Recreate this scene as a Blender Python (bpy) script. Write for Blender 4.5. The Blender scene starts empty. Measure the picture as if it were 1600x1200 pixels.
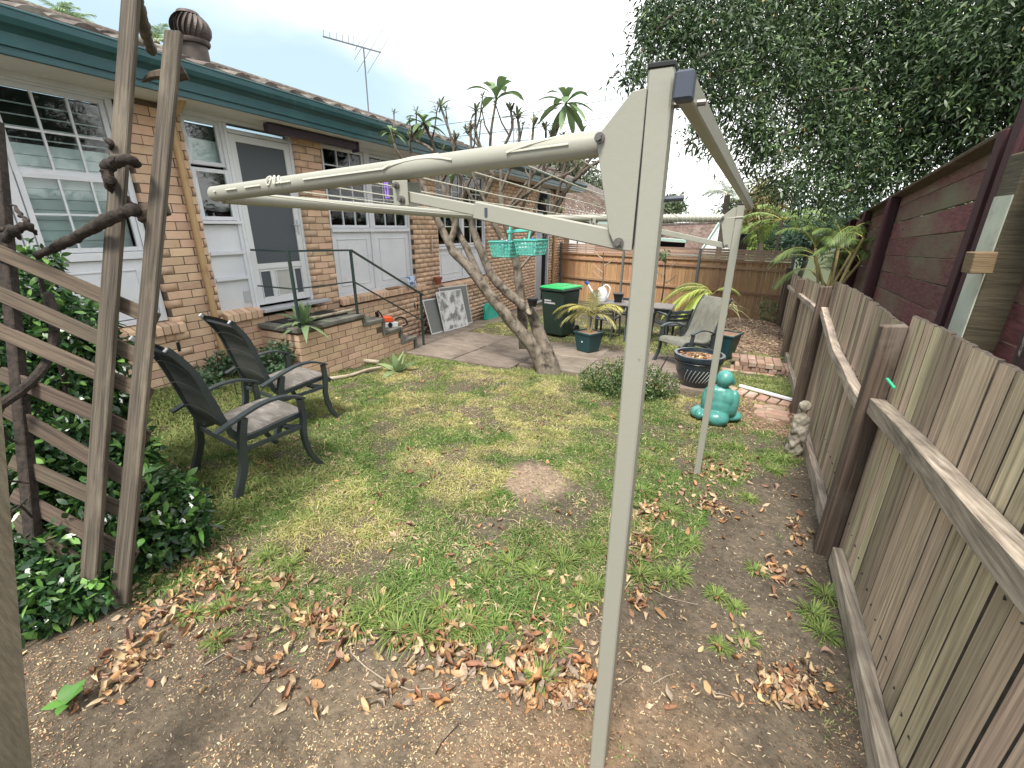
import bpy, math, random
import numpy as np
from mathutils import Matrix, Vector, noise as mnoise
random.seed(7); rng = np.random.default_rng(11)
C = bpy.context.scene.collection
PI = math.pi; R = math.radians
# ------------------------------------------------------------------ camera, sky, sun, exposure
F_PX = 685.0; CAM_H = 1.7
def cam_axes(yaw=R(-25.10), pitch=R(19.756), roll=R(.496)):
    cy, sy, cp, sp = math.cos(yaw), math.sin(yaw), math.cos(pitch), math.sin(pitch)
    f = Vector((sy*cp, cy*cp, -sp)); r = Vector((cy, -sy, 0)); u = r.cross(f)
    cr, sr = math.cos(roll), math.sin(roll)
    return cr*r+sr*u, -sr*r+cr*u, f
CR, CU, CF = cam_axes()
cam = bpy.data.objects.new('camera', bpy.data.cameras.new('camera')); C.objects.link(cam)
cam.data.sensor_width = 36; cam.data.lens = F_PX/1600*36; cam.data.clip_start = .02; cam.data.clip_end = 3000
cam.matrix_world = Matrix(((CR.x, CU.x, -CF.x, 0), (CR.y, CU.y, -CF.y, 0), (CR.z, CU.z, -CF.z, CAM_H), (0, 0, 0, 1)))
bpy.context.scene.camera = cam
SUN_EL, SUN_AZ = R(60), R(179)        # azimuth from +Y towards +X
w = bpy.data.worlds.new('World'); bpy.context.scene.world = w; w.use_nodes = True
nt = w.node_tree; nt.nodes.clear()
def nd(t, **k):
    n = nt.nodes.new(t)
    for a, b in k.items(): setattr(n, a, b)
    return n
L = nt.links.new
sky = nd('ShaderNodeTexSky', sky_type='NISHITA', sun_disc=False, sun_elevation=SUN_EL, sun_rotation=SUN_AZ, dust_density=2.0)
tc = nd('ShaderNodeTexCoord'); mp = nd('ShaderNodeMapping'); mp.inputs['Scale'].default_value = (1.0, 1.0, 2.6); mp.inputs['Location'].default_value = (.3, 4.2, 8.5)
nz = nd('ShaderNodeTexNoise'); nz.inputs['Scale'].default_value = 1.7; nz.inputs['Detail'].default_value = 7; nz.inputs['Roughness'].default_value = .48; nz.inputs['Distortion'].default_value = .3
L(tc.outputs['Generated'], mp.inputs['Vector']); L(mp.outputs['Vector'], nz.inputs['Vector'])
dot = nd('ShaderNodeVectorMath', operation='DOT_PRODUCT')       # the veil of cloud is thinner to the left, thick and bright to the north east
dot.inputs[1].default_value = (.62, .42, .25); L(tc.outputs['Generated'], dot.inputs[0])
am = nd('ShaderNodeMath', operation='MULTIPLY_ADD'); am.inputs[1].default_value = .85; L(dot.outputs['Value'], am.inputs[0])
nm = nd('ShaderNodeMath', operation='MULTIPLY'); nm.inputs[1].default_value = 2.2; L(nz.outputs['Fac'], nm.inputs[0]); L(nm.outputs[0], am.inputs[2])
mr = nd('ShaderNodeMapRange', clamp=True, interpolation_type='SMOOTHSTEP'); mr.inputs['From Min'].default_value = .60; mr.inputs['From Max'].default_value = 1.75
L(am.outputs[0], mr.inputs['Value'])
cl = nd('ShaderNodeMix', data_type='RGBA'); cl.inputs['A'].default_value = (2.1, 2.72, 3.02, 1); cl.inputs['B'].default_value = (6.9, 6.95, 6.8, 1)
L(mr.outputs['Result'], cl.inputs['Factor'])
cover = nd('ShaderNodeMath', operation='MULTIPLY_ADD'); L(mr.outputs['Result'], cover.inputs[0]); cover.inputs[1].default_value = .15; cover.inputs[2].default_value = .85
mx = nd('ShaderNodeMix', data_type='RGBA'); L(cover.outputs[0], mx.inputs['Factor']); L(sky.outputs['Color'], mx.inputs['A']); L(cl.outputs['Result'], mx.inputs['B'])
bg = nd('ShaderNodeBackground'); bg.inputs['Strength'].default_value = .10
L(mx.outputs['Result'], bg.inputs['Color']); wo = nd('ShaderNodeOutputWorld'); L(bg.outputs['Background'], wo.inputs['Surface'])
sd = bpy.data.lights.new('sun', 'SUN'); sd.energy = 2.1; sd.angle = R(16); sd.color = (1, .95, .86)
so = bpy.data.objects.new('sun', sd); C.objects.link(so)
sv = Vector((math.sin(SUN_AZ)*math.cos(SUN_EL), math.cos(SUN_AZ)*math.cos(SUN_EL), math.sin(SUN_EL)))
so.rotation_euler = sv.to_track_quat('Z', 'Y').to_euler(); so.location = (0, 0, 20)
vs = bpy.context.scene.view_settings; vs.view_transform = 'Standard'; vs.look = 'None'; vs.gamma = 1; vs.use_curve_mapping = False; vs.exposure = 1.72
# ------------------------------------------------------------------ helpers
def ray(px, py): return CF + CR*((px-800)/F_PX) - CU*((py-600)/F_PX)
O = Vector((0, 0, CAM_H))
def PK(px, py, k): return O + ray(px, py)*k                     # point at depth k metres
def PY(px, py, Y): d = ray(px, py); return O + d*(Y/d.y)
def PX(px, py, X): d = ray(px, py); return O + d*(X/d.x)
def PZ(px, py, Z): d = ray(px, py); return O + d*((Z-CAM_H)/d.z)
def sm(a, b, x):
    t = np.clip((x-a)/(b-a), 0, 1); return t*t*(3-2*t)
_tab = rng.random((256, 256))
def vn(x, y, s, seed=0):
    x = np.asarray(x, float)*s+seed*17.3; y = np.asarray(y, float)*s+seed*9.1
    xi = np.floor(x).astype(int); yi = np.floor(y).astype(int); fx = x-xi; fy = y-yi
    fx = fx*fx*(3-2*fx); fy = fy*fy*(3-2*fy); T = lambda a, b: _tab[a % 256, b % 256]
    return (T(xi, yi)*(1-fx)+T(xi+1, yi)*fx)*(1-fy)+(T(xi, yi+1)*(1-fx)+T(xi+1, yi+1)*fx)*fy
def fbm(x, y, s, seed=0): return .5*vn(x, y, s, seed)+.27*vn(x, y, s*2.1, seed+3)+.15*vn(x, y, s*4.3, seed+5)+.08*vn(x, y, s*9, seed+7)
def gbase(X, Y): return -.045*np.clip(Y, -2, 15)
def gz(X, Y):
    X = np.asarray(X, float); Y = np.asarray(Y, float)
    z = gbase(X, Y) + .17*sm(4.25, 4.9, -X)*sm(4.6, 3.4, Y)*sm(-1, 0, Y)
    z = z + .20*np.exp(-((X-.75)/.65)**2-((Y-11.2)/1.5)**2)*(.6+.8*vn(X, Y, 3, 9))
    near = sm(40, 12, np.abs(Y))*sm(20, 6, np.abs(X))
    patio = sm(-5.3, -5.2, X)*sm(.3, .1, X)*sm(5.2, 5.6, Y)*sm(8, 7.6, Y)
    return z + near*(1-patio)*(.035*(fbm(X, Y, 1.1, 2)-.5)+.012*(vn(X, Y, 9, 4)-.5)) - .03*patio
def top(o, label, cat, group=None, kind=None):
    o['label'] = label; o['category'] = cat
    if group: o['group'] = group
    if kind: o['kind'] = kind
    return o
def empty(name, loc, label=None, cat=None, group=None, rz=0):
    o = bpy.data.objects.new(name, None); C.objects.link(o); o.location = loc; o.rotation_euler = (0, 0, rz); o.empty_display_size = .1
    if label: top(o, label, cat, group)
    return o
def par(o, p):
    if p is not None:
        o.parent = p; o.matrix_parent_inverse = world_of(p).inverted()
def world_of(o):
    m = o.matrix_basis.copy()
    if o.parent is not None: m = world_of(o.parent) @ o.matrix_parent_inverse @ m
    return m
class MB:
    def __init__(s): s.v = []; s.f = []; s.m = []; s.mi = 0
    def quad(s, *p):
        n = len(s.v); s.v += [tuple(q) for q in p]; s.f.append(tuple(range(n, n+len(p)))); s.m.append(s.mi)
        return s
    def hexa(s, c):      # 8 corners: bottom 0-3 ccw, top 4-7
        n = len(s.v); s.v += [tuple(q) for q in c]
        for f in ((3, 2, 1, 0), (4, 5, 6, 7), (0, 1, 5, 4), (1, 2, 6, 5), (2, 3, 7, 6), (3, 0, 4, 7)): s.f.append(tuple(n+i for i in f)); s.m.append(s.mi)
        return s
    def box(s, x0, x1, y0, y1, z0, z1):
        s.hexa([(x0, y0, z0), (x1, y0, z0), (x1, y1, z0), (x0, y1, z0), (x0, y0, z1), (x1, y0, z1), (x1, y1, z1), (x0, y1, z1)]); return s
    def bar(s, a, b, w, t, side=None, w1=None, t1=None):
        a = Vector(a); b = Vector(b); d = (b-a).normalized()
        e = Vector(side) if side is not None else (Vector((0, 0, 1)) if abs(d.z) < .9 else Vector((1, 0, 0)))
        e = (e-d*e.dot(d)).normalized(); g = d.cross(e); w1 = w if w1 is None else w1; t1 = t if t1 is None else t1
        A = [a+e*(x*w/2)+g*(y*t/2) for x, y in ((-1, -1), (1, -1), (1, 1), (-1, 1))]; B = [b+e*(x*w1/2)+g*(y*t1/2) for x, y in ((-1, -1), (1, -1), (1, 1), (-1, 1))]
        s.hexa(A+B); return s
    def tube(s, pts, r, n=8, cap=True, flat=1.0, up=None):
        pts = [Vector(p) for p in pts]; m = len(pts)
        rr = r if isinstance(r, (list, tuple)) else [r]*m
        ref = Vector(up) if up is not None else None; base = len(s.v); pe = None
        for i, p in enumerate(pts):
            d = (pts[min(i+1, m-1)]-pts[max(i-1, 0)]).normalized()
            if ref is not None: e = ref
            elif pe is None: e = Vector((0, 0, 1)) if abs(d.z) < .9 else Vector((1, 0, 0))
            else: e = pe
            e = (e-d*e.dot(d)); e = e.normalized() if e.length > 1e-6 else Vector((1, 0, 0)); g = d.cross(e); pe = e
            for k in range(n):
                a = 2*PI*k/n; s.v.append(tuple(p+e*(math.cos(a)*rr[i]*flat)+g*(math.sin(a)*rr[i])))
        for i in range(m-1):
            for k in range(n):
                k2 = (k+1) % n; s.f.append((base+i*n+k, base+(i+1)*n+k, base+(i+1)*n+k2, base+i*n+k2)[::-1]); s.m.append(s.mi)
        if cap:
            s.f.append(tuple(base+k for k in range(n))); s.m.append(s.mi); s.f.append(tuple(base+(m-1)*n+k for k in range(n))[::-1]); s.m.append(s.mi)
        return s
    def lathe(s, prof, c=(0, 0, 0), n=24, sx=1, sy=1, rot=0):
        base = len(s.v); m = len(prof)
        for r, z in prof:
            for k in range(n):
                a = 2*PI*k/n+rot; s.v.append((c[0]+math.cos(a)*r*sx, c[1]+math.sin(a)*r*sy, c[2]+z))
        for i in range(m-1):
            for k in range(n):
                k2 = (k+1) % n; s.f.append((base+i*n+k, base+i*n+k2, base+(i+1)*n+k2, base+(i+1)*n+k)); s.m.append(s.mi)
        s.f.append(tuple(base+k for k in range(n))[::-1]); s.m.append(s.mi); s.f.append(tuple(base+(m-1)*n+k for k in range(n))); s.m.append(s.mi)
        return s
    def prism(s, pts, ex):       # closed outline extruded by vector
        n = len(pts); b = len(s.v); ex = Vector(ex); s.v += [tuple(Vector(p)) for p in pts]+[tuple(Vector(p)+ex) for p in pts]
        s.f.append(tuple(b+i for i in range(n))[::-1]); s.m.append(s.mi); s.f.append(tuple(b+n+i for i in range(n))); s.m.append(s.mi)
        for i in range(n): j = (i+1) % n; s.f.append((b+i, b+j, b+n+j, b+n+i)); s.m.append(s.mi)
        return s
    def me(s, name, mats, smooth=False, bevel=0):
        me = bpy.data.meshes.new(name); me.from_pydata(s.v, [], s.f)
        for m in (mats if isinstance(mats, (list, tuple)) else [mats]): me.materials.append(m)
        if any(s.m): me.polygons.foreach_set('material_index', s.m)
        if bevel:
            import bmesh
            bm = bmesh.new(); bm.from_mesh(me); bmesh.ops.remove_doubles(bm, verts=bm.verts, dist=1e-5); bmesh.ops.bevel(bm, geom=bm.edges[:], offset=bevel, segments=1, affect='EDGES', clamp_overlap=True); bm.to_mesh(me); bm.free()
        if smooth: me.polygons.foreach_set('use_smooth', [True]*len(me.polygons))
        me.update(); return me
    def ob(s, name, mats, parent=None, smooth=False, bevel=0, mod=None):
        # the origin goes to the middle of the piece
        if s.v:
            vv = np.array(s.v); c = (vv.min(0)+vv.max(0))/2; c[2] = vv[:, 2].min(); s.v = [tuple(q) for q in (vv-c)]
        else: c = np.zeros(3)
        o = bpy.data.objects.new(name, s.me(name, mats, smooth, bevel)); C.objects.link(o); o.location = tuple(float(a) for a in c)
        par(o, parent)
        if smooth and mod != 'sub': shade_auto(o)
        if mod == 'sub': m = o.modifiers.new('s', 'SUBSURF'); m.levels = 1; m.render_levels = 1
        return o
def shade_auto(o, ang=40):
    me = o.data
    try: me.set_sharp_from_angle(angle=R(ang))
    except Exception: pass
def put(name, me, parent=None, mat=None, loc=None):
    o = bpy.data.objects.new(name, me); C.objects.link(o)
    if mat is not None: o.matrix_basis = mat
    if loc is not None: o.location = loc
    par(o, parent); return o
def copy_tree(o, parent=None):
    c = o.copy(); C.objects.link(c)
    if parent is not None: c.parent = parent
    for ch in list(o.children): copy_tree(ch, c)
    return c
def ribbons(name, base, dirn, side, Ln, W, prof, droop=0., col=None, mat=None, fold=0., parent=None, curl=None):
    """n flat strips, each len(prof) stations along; prof = relative widths"""
    base = np.asarray(base, float); n = len(base); dirn = np.asarray(dirn, float); side = np.asarray(side, float)
    dirn = dirn/np.linalg.norm(dirn, axis=1, keepdims=True); side = side-dirn*np.sum(side*dirn, 1, keepdims=True); side = side/(np.linalg.norm(side, axis=1, keepdims=True)+1e-9)
    nor = np.cross(dirn, side); Ln = np.broadcast_to(Ln, (n,)).reshape(n, 1); W = np.broadcast_to(W, (n,)).reshape(n, 1); droop = np.broadcast_to(droop, (n,)).reshape(n, 1)
    cu = np.zeros((n, 1)) if curl is None else np.broadcast_to(curl, (n,)).reshape(n, 1)
    k = len(prof); V = np.empty((n, k*2, 3))
    for i, p in enumerate(prof):
        t = i/(k-1); c = base+dirn*(Ln*t)+nor*(cu*Ln*t*t); c[:, 2:3] -= droop*Ln*t*t
        V[:, 2*i] = c-side*(W*p/2)+nor*(fold*W*p); V[:, 2*i+1] = c+side*(W*p/2)+nor*(fold*W*p*.3)
    idx = np.arange(n)[:, None]*(2*k); F = []
    for i in range(k-1): F.append(np.stack([idx[:, 0]+2*i, idx[:, 0]+2*i+1, idx[:, 0]+2*i+3, idx[:, 0]+2*i+2], 1))
    F = np.concatenate(F)
    return fastmesh(name, V.reshape(-1, 3), F, mat, np.repeat(col, 2*k, axis=0) if col is not None else None, parent)
def fastmesh(name, V, F, mat, col=None, parent=None, smooth=False):
    me = bpy.data.meshes.new(name); nv = len(V); nf = len(F); q = F.shape[1]
    me.vertices.add(nv); me.vertices.foreach_set('co', np.ascontiguousarray(V, np.float32).ravel())
    me.loops.add(nf*q); me.loops.foreach_set('vertex_index', np.ascontiguousarray(F, np.int32).ravel())
    me.polygons.add(nf); me.polygons.foreach_set('loop_start', np.arange(0, nf*q, q, dtype=np.int32))
    if smooth: me.polygons.foreach_set('use_smooth', np.ones(nf, bool))
    if col is not None:
        a = me.color_attributes.new('Col', 'FLOAT_COLOR', 'POINT'); c4 = np.ones((nv, 4), np.float32); c4[:, :3] = col; a.data.foreach_set('color', c4.ravel())
    me.materials.append(mat); me.update(calc_edges=True)
    o = bpy.data.objects.new(name, me); C.objects.link(o); par(o, parent); return o
def merge(name, objs, parent=None, mat=None): # joins numpy-made pieces of one thing into one part
    Vs = []; Fs = []; Cs = []; off = 0
    for o in objs:
        me = o.data; v = np.empty(len(me.vertices)*3, np.float32); me.vertices.foreach_get('co', v); f = np.empty(len(me.loops), np.int32); me.loops.foreach_get('vertex_index', f)
        c = np.empty(len(me.vertices)*4, np.float32); me.color_attributes['Col'].data.foreach_get('color', c)
        Vs.append(v.reshape(-1, 3)); Fs.append(f.reshape(-1, 4)+off); Cs.append(c.reshape(-1, 4)[:, :3]); off += len(me.vertices)
    for o in objs: me = o.data; bpy.data.objects.remove(o); bpy.data.meshes.remove(me)
    return fastmesh(name, np.concatenate(Vs), np.concatenate(Fs), mat, np.concatenate(Cs), parent)
# ------------------------------------------------------------------ materials
def mat(name, c1, c2=None, scale=5, stretch=(1, 1, 1), rough=.8, bump=0., bs=None, rnd=0., metal=0, attr=False, c3=None, s3=1.5, t3=(.5, .6), trans=0., spec=.4, pos=(.3, .7), st3=(1, 1, 1), bdist=.01, coat=0):
    m = bpy.data.materials.new(name); m.use_nodes = True; t = m.node_tree; N = t.nodes; K = t.links.new; b = N['Principled BSDF']
    def n(ty, **k):
        x = N.new(ty)
        for a, v in k.items(): setattr(x, a, v)
        return x
    c2 = c1 if c2 is None else c2; tcn = n('ShaderNodeTexCoord'); oi = n('ShaderNodeObjectInfo')
    off = n('ShaderNodeMath', operation='MULTIPLY'); K(oi.outputs['Random'], off.inputs[0]); off.inputs[1].default_value = 53.
    add = n('ShaderNodeVectorMath', operation='ADD'); K(tcn.outputs['Object'], add.inputs[0]); K(off.outputs[0], add.inputs[1])
    def noise(s, st, det=8, ro=.6):
        mpn = n('ShaderNodeMapping'); mpn.inputs['Scale'].default_value = st; K(add.outputs[0], mpn.inputs['Vector'])
        z = n('ShaderNodeTexNoise'); z.inputs['Scale'].default_value = s; z.inputs['Detail'].default_value = det; z.inputs['Roughness'].default_value = ro; K(mpn.outputs[0], z.inputs['Vector']); return z
    z = noise(scale, stretch); r = n('ShaderNodeValToRGB'); e = r.color_ramp.elements
    e[0].position, e[1].position = pos; e[0].color = (*c1, 1); e[1].color = (*c2, 1); K(z.outputs['Fac'], r.inputs['Fac']); out = r.outputs['Color']
    if c3 is not None:
        z3 = noise(s3, st3); r3 = n('ShaderNodeMapRange'); r3.inputs['From Min'].default_value, r3.inputs['From Max'].default_value = t3; K(z3.outputs['Fac'], r3.inputs['Value'])
        mm = n('ShaderNodeMix', data_type='RGBA'); K(r3.outputs[0], mm.inputs['Factor']); K(out, mm.inputs['A']); mm.inputs['B'].default_value = (*c3, 1); out = mm.outputs['Result']
    if attr:
        a = n('ShaderNodeAttribute', attribute_name='Col'); mm = n('ShaderNodeMix', data_type='RGBA', blend_type='MULTIPLY'); mm.inputs['Factor'].default_value = 1; K(out, mm.inputs['A']); K(a.outputs['Color'], mm.inputs['B']); out = mm.outputs['Result']
    if rnd:
        h = n('ShaderNodeHueSaturation'); v = n('ShaderNodeMapRange'); v.inputs['To Min'].default_value = 1-rnd; v.inputs['To Max'].default_value = 1+rnd; K(oi.outputs['Random'], v.inputs['Value']); K(v.outputs[0], h.inputs['Value'])
        v2 = n('ShaderNodeMath', operation='MULTIPLY'); v2.inputs[1].default_value = 7.31; K(oi.outputs['Random'], v2.inputs[0]); v3 = n('ShaderNodeMath', operation='FRACT'); K(v2.outputs[0], v3.inputs[0])
        v4 = n('ShaderNodeMapRange'); v4.inputs['To Min'].default_value = .5-rnd*.06; v4.inputs['To Max'].default_value = .5+rnd*.06; K(v3.outputs[0], v4.inputs['Value']); K(v4.outputs[0], h.inputs['Hue'])
        K(out, h.inputs['Color']); out = h.outputs['Color']
    K(out, b.inputs['Base Color']); b.inputs['Roughness'].default_value = rough; b.inputs['Metallic'].default_value = metal; b.inputs['Specular IOR Level'].default_value = spec
    if coat: b.inputs['Coat Weight'].default_value = coat; b.inputs['Coat Roughness'].default_value = .1
    if bump:
        zb = noise(bs or scale, stretch, 6, .65); bp = n('ShaderNodeBump'); bp.inputs['Strength'].default_value = bump; bp.inputs['Distance'].default_value = bdist; K(zb.outputs['Fac'], bp.inputs['Height']); K(bp.outputs['Normal'], b.inputs['Normal'])
    if trans:
        tr = n('ShaderNodeBsdfTranslucent'); K(out, tr.inputs['Color']); ms = n('ShaderNodeMixShader'); ms.inputs['Fac'].default_value = trans
        K(b.outputs[0], ms.inputs[1]); K(tr.outputs[0], ms.inputs[2]); K(ms.outputs[0], N['Material Output'].inputs['Surface'])
    return m
M = {}
def glassmat(name, tint=(.93, .96, .96), refl=.62):
    m = bpy.data.materials.new(name); m.use_nodes = True; t = m.node_tree; N = t.nodes; K = t.links.new; N.remove(N['Principled BSDF'])
    tr = N.new('ShaderNodeBsdfTransparent'); tr.inputs['Color'].default_value = (*tint, 1); g = N.new('ShaderNodeBsdfGlossy'); g.inputs['Roughness'].default_value = .02
    fr = N.new('ShaderNodeFresnel'); fr.inputs['IOR'].default_value = 1.52; ml = N.new('ShaderNodeMath'); ml.operation = 'MULTIPLY'; ml.inputs[1].default_value = 1.9*refl; ml.use_clamp = True; K(fr.outputs[0], ml.inputs[0])
    nzz = N.new('ShaderNodeTexNoise'); nzz.inputs['Scale'].default_value = 1.2; bp = N.new('ShaderNodeBump'); bp.inputs['Strength'].default_value = .05; bp.inputs['Distance'].default_value = .02; K(nzz.outputs['Fac'], bp.inputs['Height']); K(bp.outputs[0], g.inputs['Normal'])
    ms = N.new('ShaderNodeMixShader'); K(ml.outputs[0], ms.inputs[0]); K(tr.outputs[0], ms.inputs[1]); K(g.outputs[0], ms.inputs[2]); K(ms.outputs[0], N['Material Output'].inputs['Surface']); return m
M['glass'] = glassmat('window_glass')
BR = dict(c2=(.63, .445, .32), scale=9, rough=.9, bump=.35, bs=60, bdist=.003, c3=(.48, .31, .215), s3=14, t3=(.58, .8))
M['brick'] = mat('brick', (.55, .36, .245), rnd=.17, **BR)
M['brick_s'] = mat('brick_joined', (.55, .36, .245), attr=True, **BR)
M['oldbrick'] = mat('old_brick', (.22, .125, .09), (.34, .235, .18), 7, rough=.95, bump=.6, bs=40, rnd=.25, c3=(.40, .35, .28), s3=5, t3=(.52, .75))
M['mortar'] = mat('mortar', (.10, .068, .048), (.15, .11, .08), 12, rough=.95, bump=.3, bs=60)
M['white'] = mat('white_paint', (.60, .61, .66), (.70, .71, .75), 3, rough=.55, c3=(.50, .49, .50), s3=6, t3=(.58, .8), bump=.05, bs=30, rnd=.03)
M['soffit'] = mat('soffit_paint', (.62, .62, .62), (.70, .70, .69), 2, rough=.8, c3=(.50, .49, .47), s3=2, t3=(.55, .8))
M['mint'] = mat('mint_blind', (.58, .68, .67), (.66, .75, .74), 4, rough=.5)
M['gutter'] = mat('green_gutter', (.016, .068, .082), (.028, .098, .112), 3, rough=.38, spec=.5, c3=(.10, .16, .15), s3=9, t3=(.6, .85), bump=.03)
M['dark'] = mat('dark_room', (.02, .022, .025), rough=.9)
M['purple'] = mat('brown_awning_box', (.055, .04, .055), rough=.5)
M['screen'] = mat('security_mesh', (.075, .085, .10), (.085, .095, .11), 200, rough=.5, spec=.4)
M['concrete'] = mat('stained_concrete', (.10, .095, .085), (.20, .19, .165), 7, rough=.95, bump=.6, bs=35, c3=(.06, .06, .05), s3=3, t3=(.5, .65), rnd=.1)
M['cream'] = mat('cream_paint', (.42, .27, .13), (.47, .31, .16), 3, rough=.5, c3=(.33, .2, .1), s3=8, t3=(.6, .8))
M['tile'] = mat('roof_tile', (.055, .042, .037), (.11, .085, .075), 9, rough=.85, bump=.4, bs=40, rnd=.25, c3=(.20, .19, .16), s3=6, t3=(.5, .7))
M['tile_s'] = mat('roof_tile_joined', (.055, .042, .037), (.11, .085, .075), 9, rough=.85, attr=True, c3=(.20, .19, .16), s3=6, t3=(.5, .7))
M['tile_red'] = mat('red_roof_tile', (.10, .066, .055), (.165, .115, .095), 3, rough=.85, attr=True, c3=(.18, .15, .13), s3=1.5, t3=(.5, .7))
WS = (26, 26, .8)
M['paling'] = mat('weathered_paling', (.17, .115, .075), (.62, .49, .355), 2.6, (30, 30, .7), .9, .8, 5, .42, c3=(.11, .088, .068), s3=1.5, t3=(.53, .72), st3=(8, 8, .8), bdist=.005, pos=(.22, .72))
M['paling_edge'] = mat('painted_gap_shade', (.035, .027, .022), (.09, .07, .055), 9, (8, 8, 2), .95)  # paints the shade between palings onto their side and top faces
M['paling_y'] = mat('weathered_rail', (.17, .13, .10), (.54, .45, .365), 3, (26, .7, 26), .9, .6, 9, .15, c3=(.10, .08, .07), s3=2, t3=(.5, .75), bdist=.006)
M['rail'] = mat('weathered_beam', (.16, .125, .10), (.36, .30, .25), 5, WS, .92, .7, 10, .15, c3=(.09, .075, .062), s3=3, t3=(.52, .75), st3=(2, 2, .6), bdist=.008)
M['post'] = mat('dark_timber_post', (.05, .034, .026), (.21, .155, .115), 3, (30, 30, .6), .9, .6, 9, .2, c3=(.26, .22, .18), s3=2, t3=(.58, .8), bdist=.006)
M['newpal'] = mat('tan_paling', (.36, .20, .10), (.50, .31, .17), 4, WS, .85, .3, 8, .16, c3=(.28, .17, .1), s3=2, t3=(.55, .8))
M['newrail'] = mat('tan_rail', (.30, .17, .10), (.43, .28, .18), 4, (.8, 14, 14), .85, .3, 8, .15)
M['slatpink'] = mat('pinkish_slat', (.33, .20, .15), (.45, .31, .24), 4, (.8, 14, 14), .85, .3, 8, .25)
M['steelgrey'] = mat('grey_steel', (.13, .14, .15), (.17, .18, .19), 8, rough=.5)
M['redslat'] = mat('dark_red_slat', (.10, .026, .028), (.23, .095, .085), 4, (14, .7, 14), .8, .5, 9, .2, c3=(.20, .19, .11), s3=1.1, t3=(.45, .72), st3=(1, .5, 1.5), bdist=.006)
M['redpost'] = mat('dark_red_post', (.045, .014, .017), (.08, .03, .033), 4, WS, .7, .4, 9, .1, c3=(.1, .1, .07), s3=1.5, t3=(.6, .8))
M['trellis'] = mat('trellis_timber', (.03, .023, .018), (.145, .118, .09), 3, (34, 34, .7), .85, 1., 5, .15, c3=(.24, .20, .15), s3=1.6, t3=(.54, .75), st3=(4, 4, .8), bdist=.006)
M['trellis_slat'] = mat('trellis_slat_timber', (.035, .025, .018), (.135, .10, .072), 3, (34, 34, .8), .85, .7, 10, .15, c3=(.07, .06, .045), s3=2, t3=(.55, .8), bdist=.005)
M['pine'] = mat('treated_pine', (.12, .10, .068), (.22, .185, .13), 4, WS, .85, .5, 9, .1, c3=(.12, .11, .08), s3=2.5, t3=(.58, .75), st3=(2, 2, .5))
M['brownpost'] = mat('brown_ribbed_post', (.055, .046, .03), (.13, .11, .072), 5, (1, 1, 16), .9, .6, 6, .05, bdist=.006)
M['whitepost'] = mat('flaking_white_paint', (.44, .46, .37), (.58, .60, .50), 5, rough=.7, c3=(.3, .3, .26), s3=7, t3=(.55, .75), bump=.3)
M['line'] = mat('beige_powdercoat', (.275, .268, .225), (.29, .283, .24), 2, rough=.38, spec=.5, bump=.06, bs=60, c3=(.17, .14, .105), s3=22, t3=(.70, .78))
M['bolt'] = mat('dull_bolt', (.20, .19, .18), (.12, .11, .10), 30, rough=.5, metal=.6)
M['plug'] = mat('blue_grey_plug', (.05, .06, .085), rough=.5)
M['cord'] = mat('washing_line_cord', (.46, .45, .38), (.55, .54, .46), 60, rough=.8)
M['frame'] = mat('charcoal_metal', (.026, .034, .038), (.045, .055, .06), 4, rough=.42, spec=.5, c3=(.07, .075, .075), s3=10, t3=(.6, .9))
M['sling'] = mat('charcoal_sling', (.045, .05, .047), (.08, .085, .078), 140, rough=.85, bump=.5, bs=220, bdist=.002)
M['cushion'] = mat('faded_sling_seat', (.08, .07, .065), (.22, .20, .185), 7, (1, 4, 1), .9, .3, 60, c3=(.10, .09, .08), s3=4, t3=(.5, .6))
M['olive'] = mat('faded_olive_sling', (.115, .115, .095), (.185, .18, .15), 5, (3, 3, 1), .9, .4, 150)
M['railing'] = mat('dark_green_railing', (.022, .045, .04), (.035, .06, .052), 6, rough=.45)
M['bark'] = mat('frangipani_bark', (.085, .068, .052), (.215, .18, .142), 13, (1, 1, .45), rough=.9, bump=1., bs=24, bdist=.02, c3=(.035, .026, .02), s3=9, t3=(.50, .66))
M['leaf'] = mat('leaf', (.85, .85, .85), (1.1, 1.1, 1.1), 6, rough=.45, attr=True, trans=.22, spec=.45)
M['leafgloss'] = mat('glossy_leaf', (.85, .85, .85), (1.1, 1.1, 1.1), 8, rough=.3, attr=True, trans=.15, spec=.6)
M['grass'] = mat('grass', (.9, .9, .9), (1.1, 1.1, 1.1), 3, rough=.6, attr=True, trans=.3, spec=.3)
M['litter'] = mat('dry_leaf', (.75, .75, .75), (1.15, 1.15, 1.15), 14, rough=.75, attr=True, trans=.12)
M['soil'] = mat('soil', (.62, .62, .62), (1.35, 1.35, 1.35), 26, rough=.97, bump=.9, bs=42, attr=True, bdist=.02, c3=(.55, .52, .5), s3=70, t3=(.56, .66), spec=.2)
M['twig'] = mat('twig', (.20, .155, .115), (.36, .30, .235), 14, rough=.9, bump=.4)
M['twigdark'] = mat('dark_vine_bark', (.008, .006, .005), (.05, .036, .029), 30, rough=.9, bump=1., bs=45, bdist=.01)
M['log'] = mat('pale_log', (.30, .25, .18), (.46, .40, .31), 8, rough=.9, bump=.6, c3=(.16, .12, .09), s3=6, t3=(.55, .7))
M['paver'] = mat('patio_slab', (.13, .105, .085), (.25, .205, .17), 5, (1, 3, 1), .95, .5, 30, .15, c3=(.12, .095, .075), s3=2, t3=(.48, .66))
M['binbody'] = mat('dark_green_plastic', (.018, .035, .028), (.024, .045, .035), 3, rough=.45)
M['binlid'] = mat('bright_green_plastic', (.015, .30, .085), (.02, .35, .10), 3, rough=.4)
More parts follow.
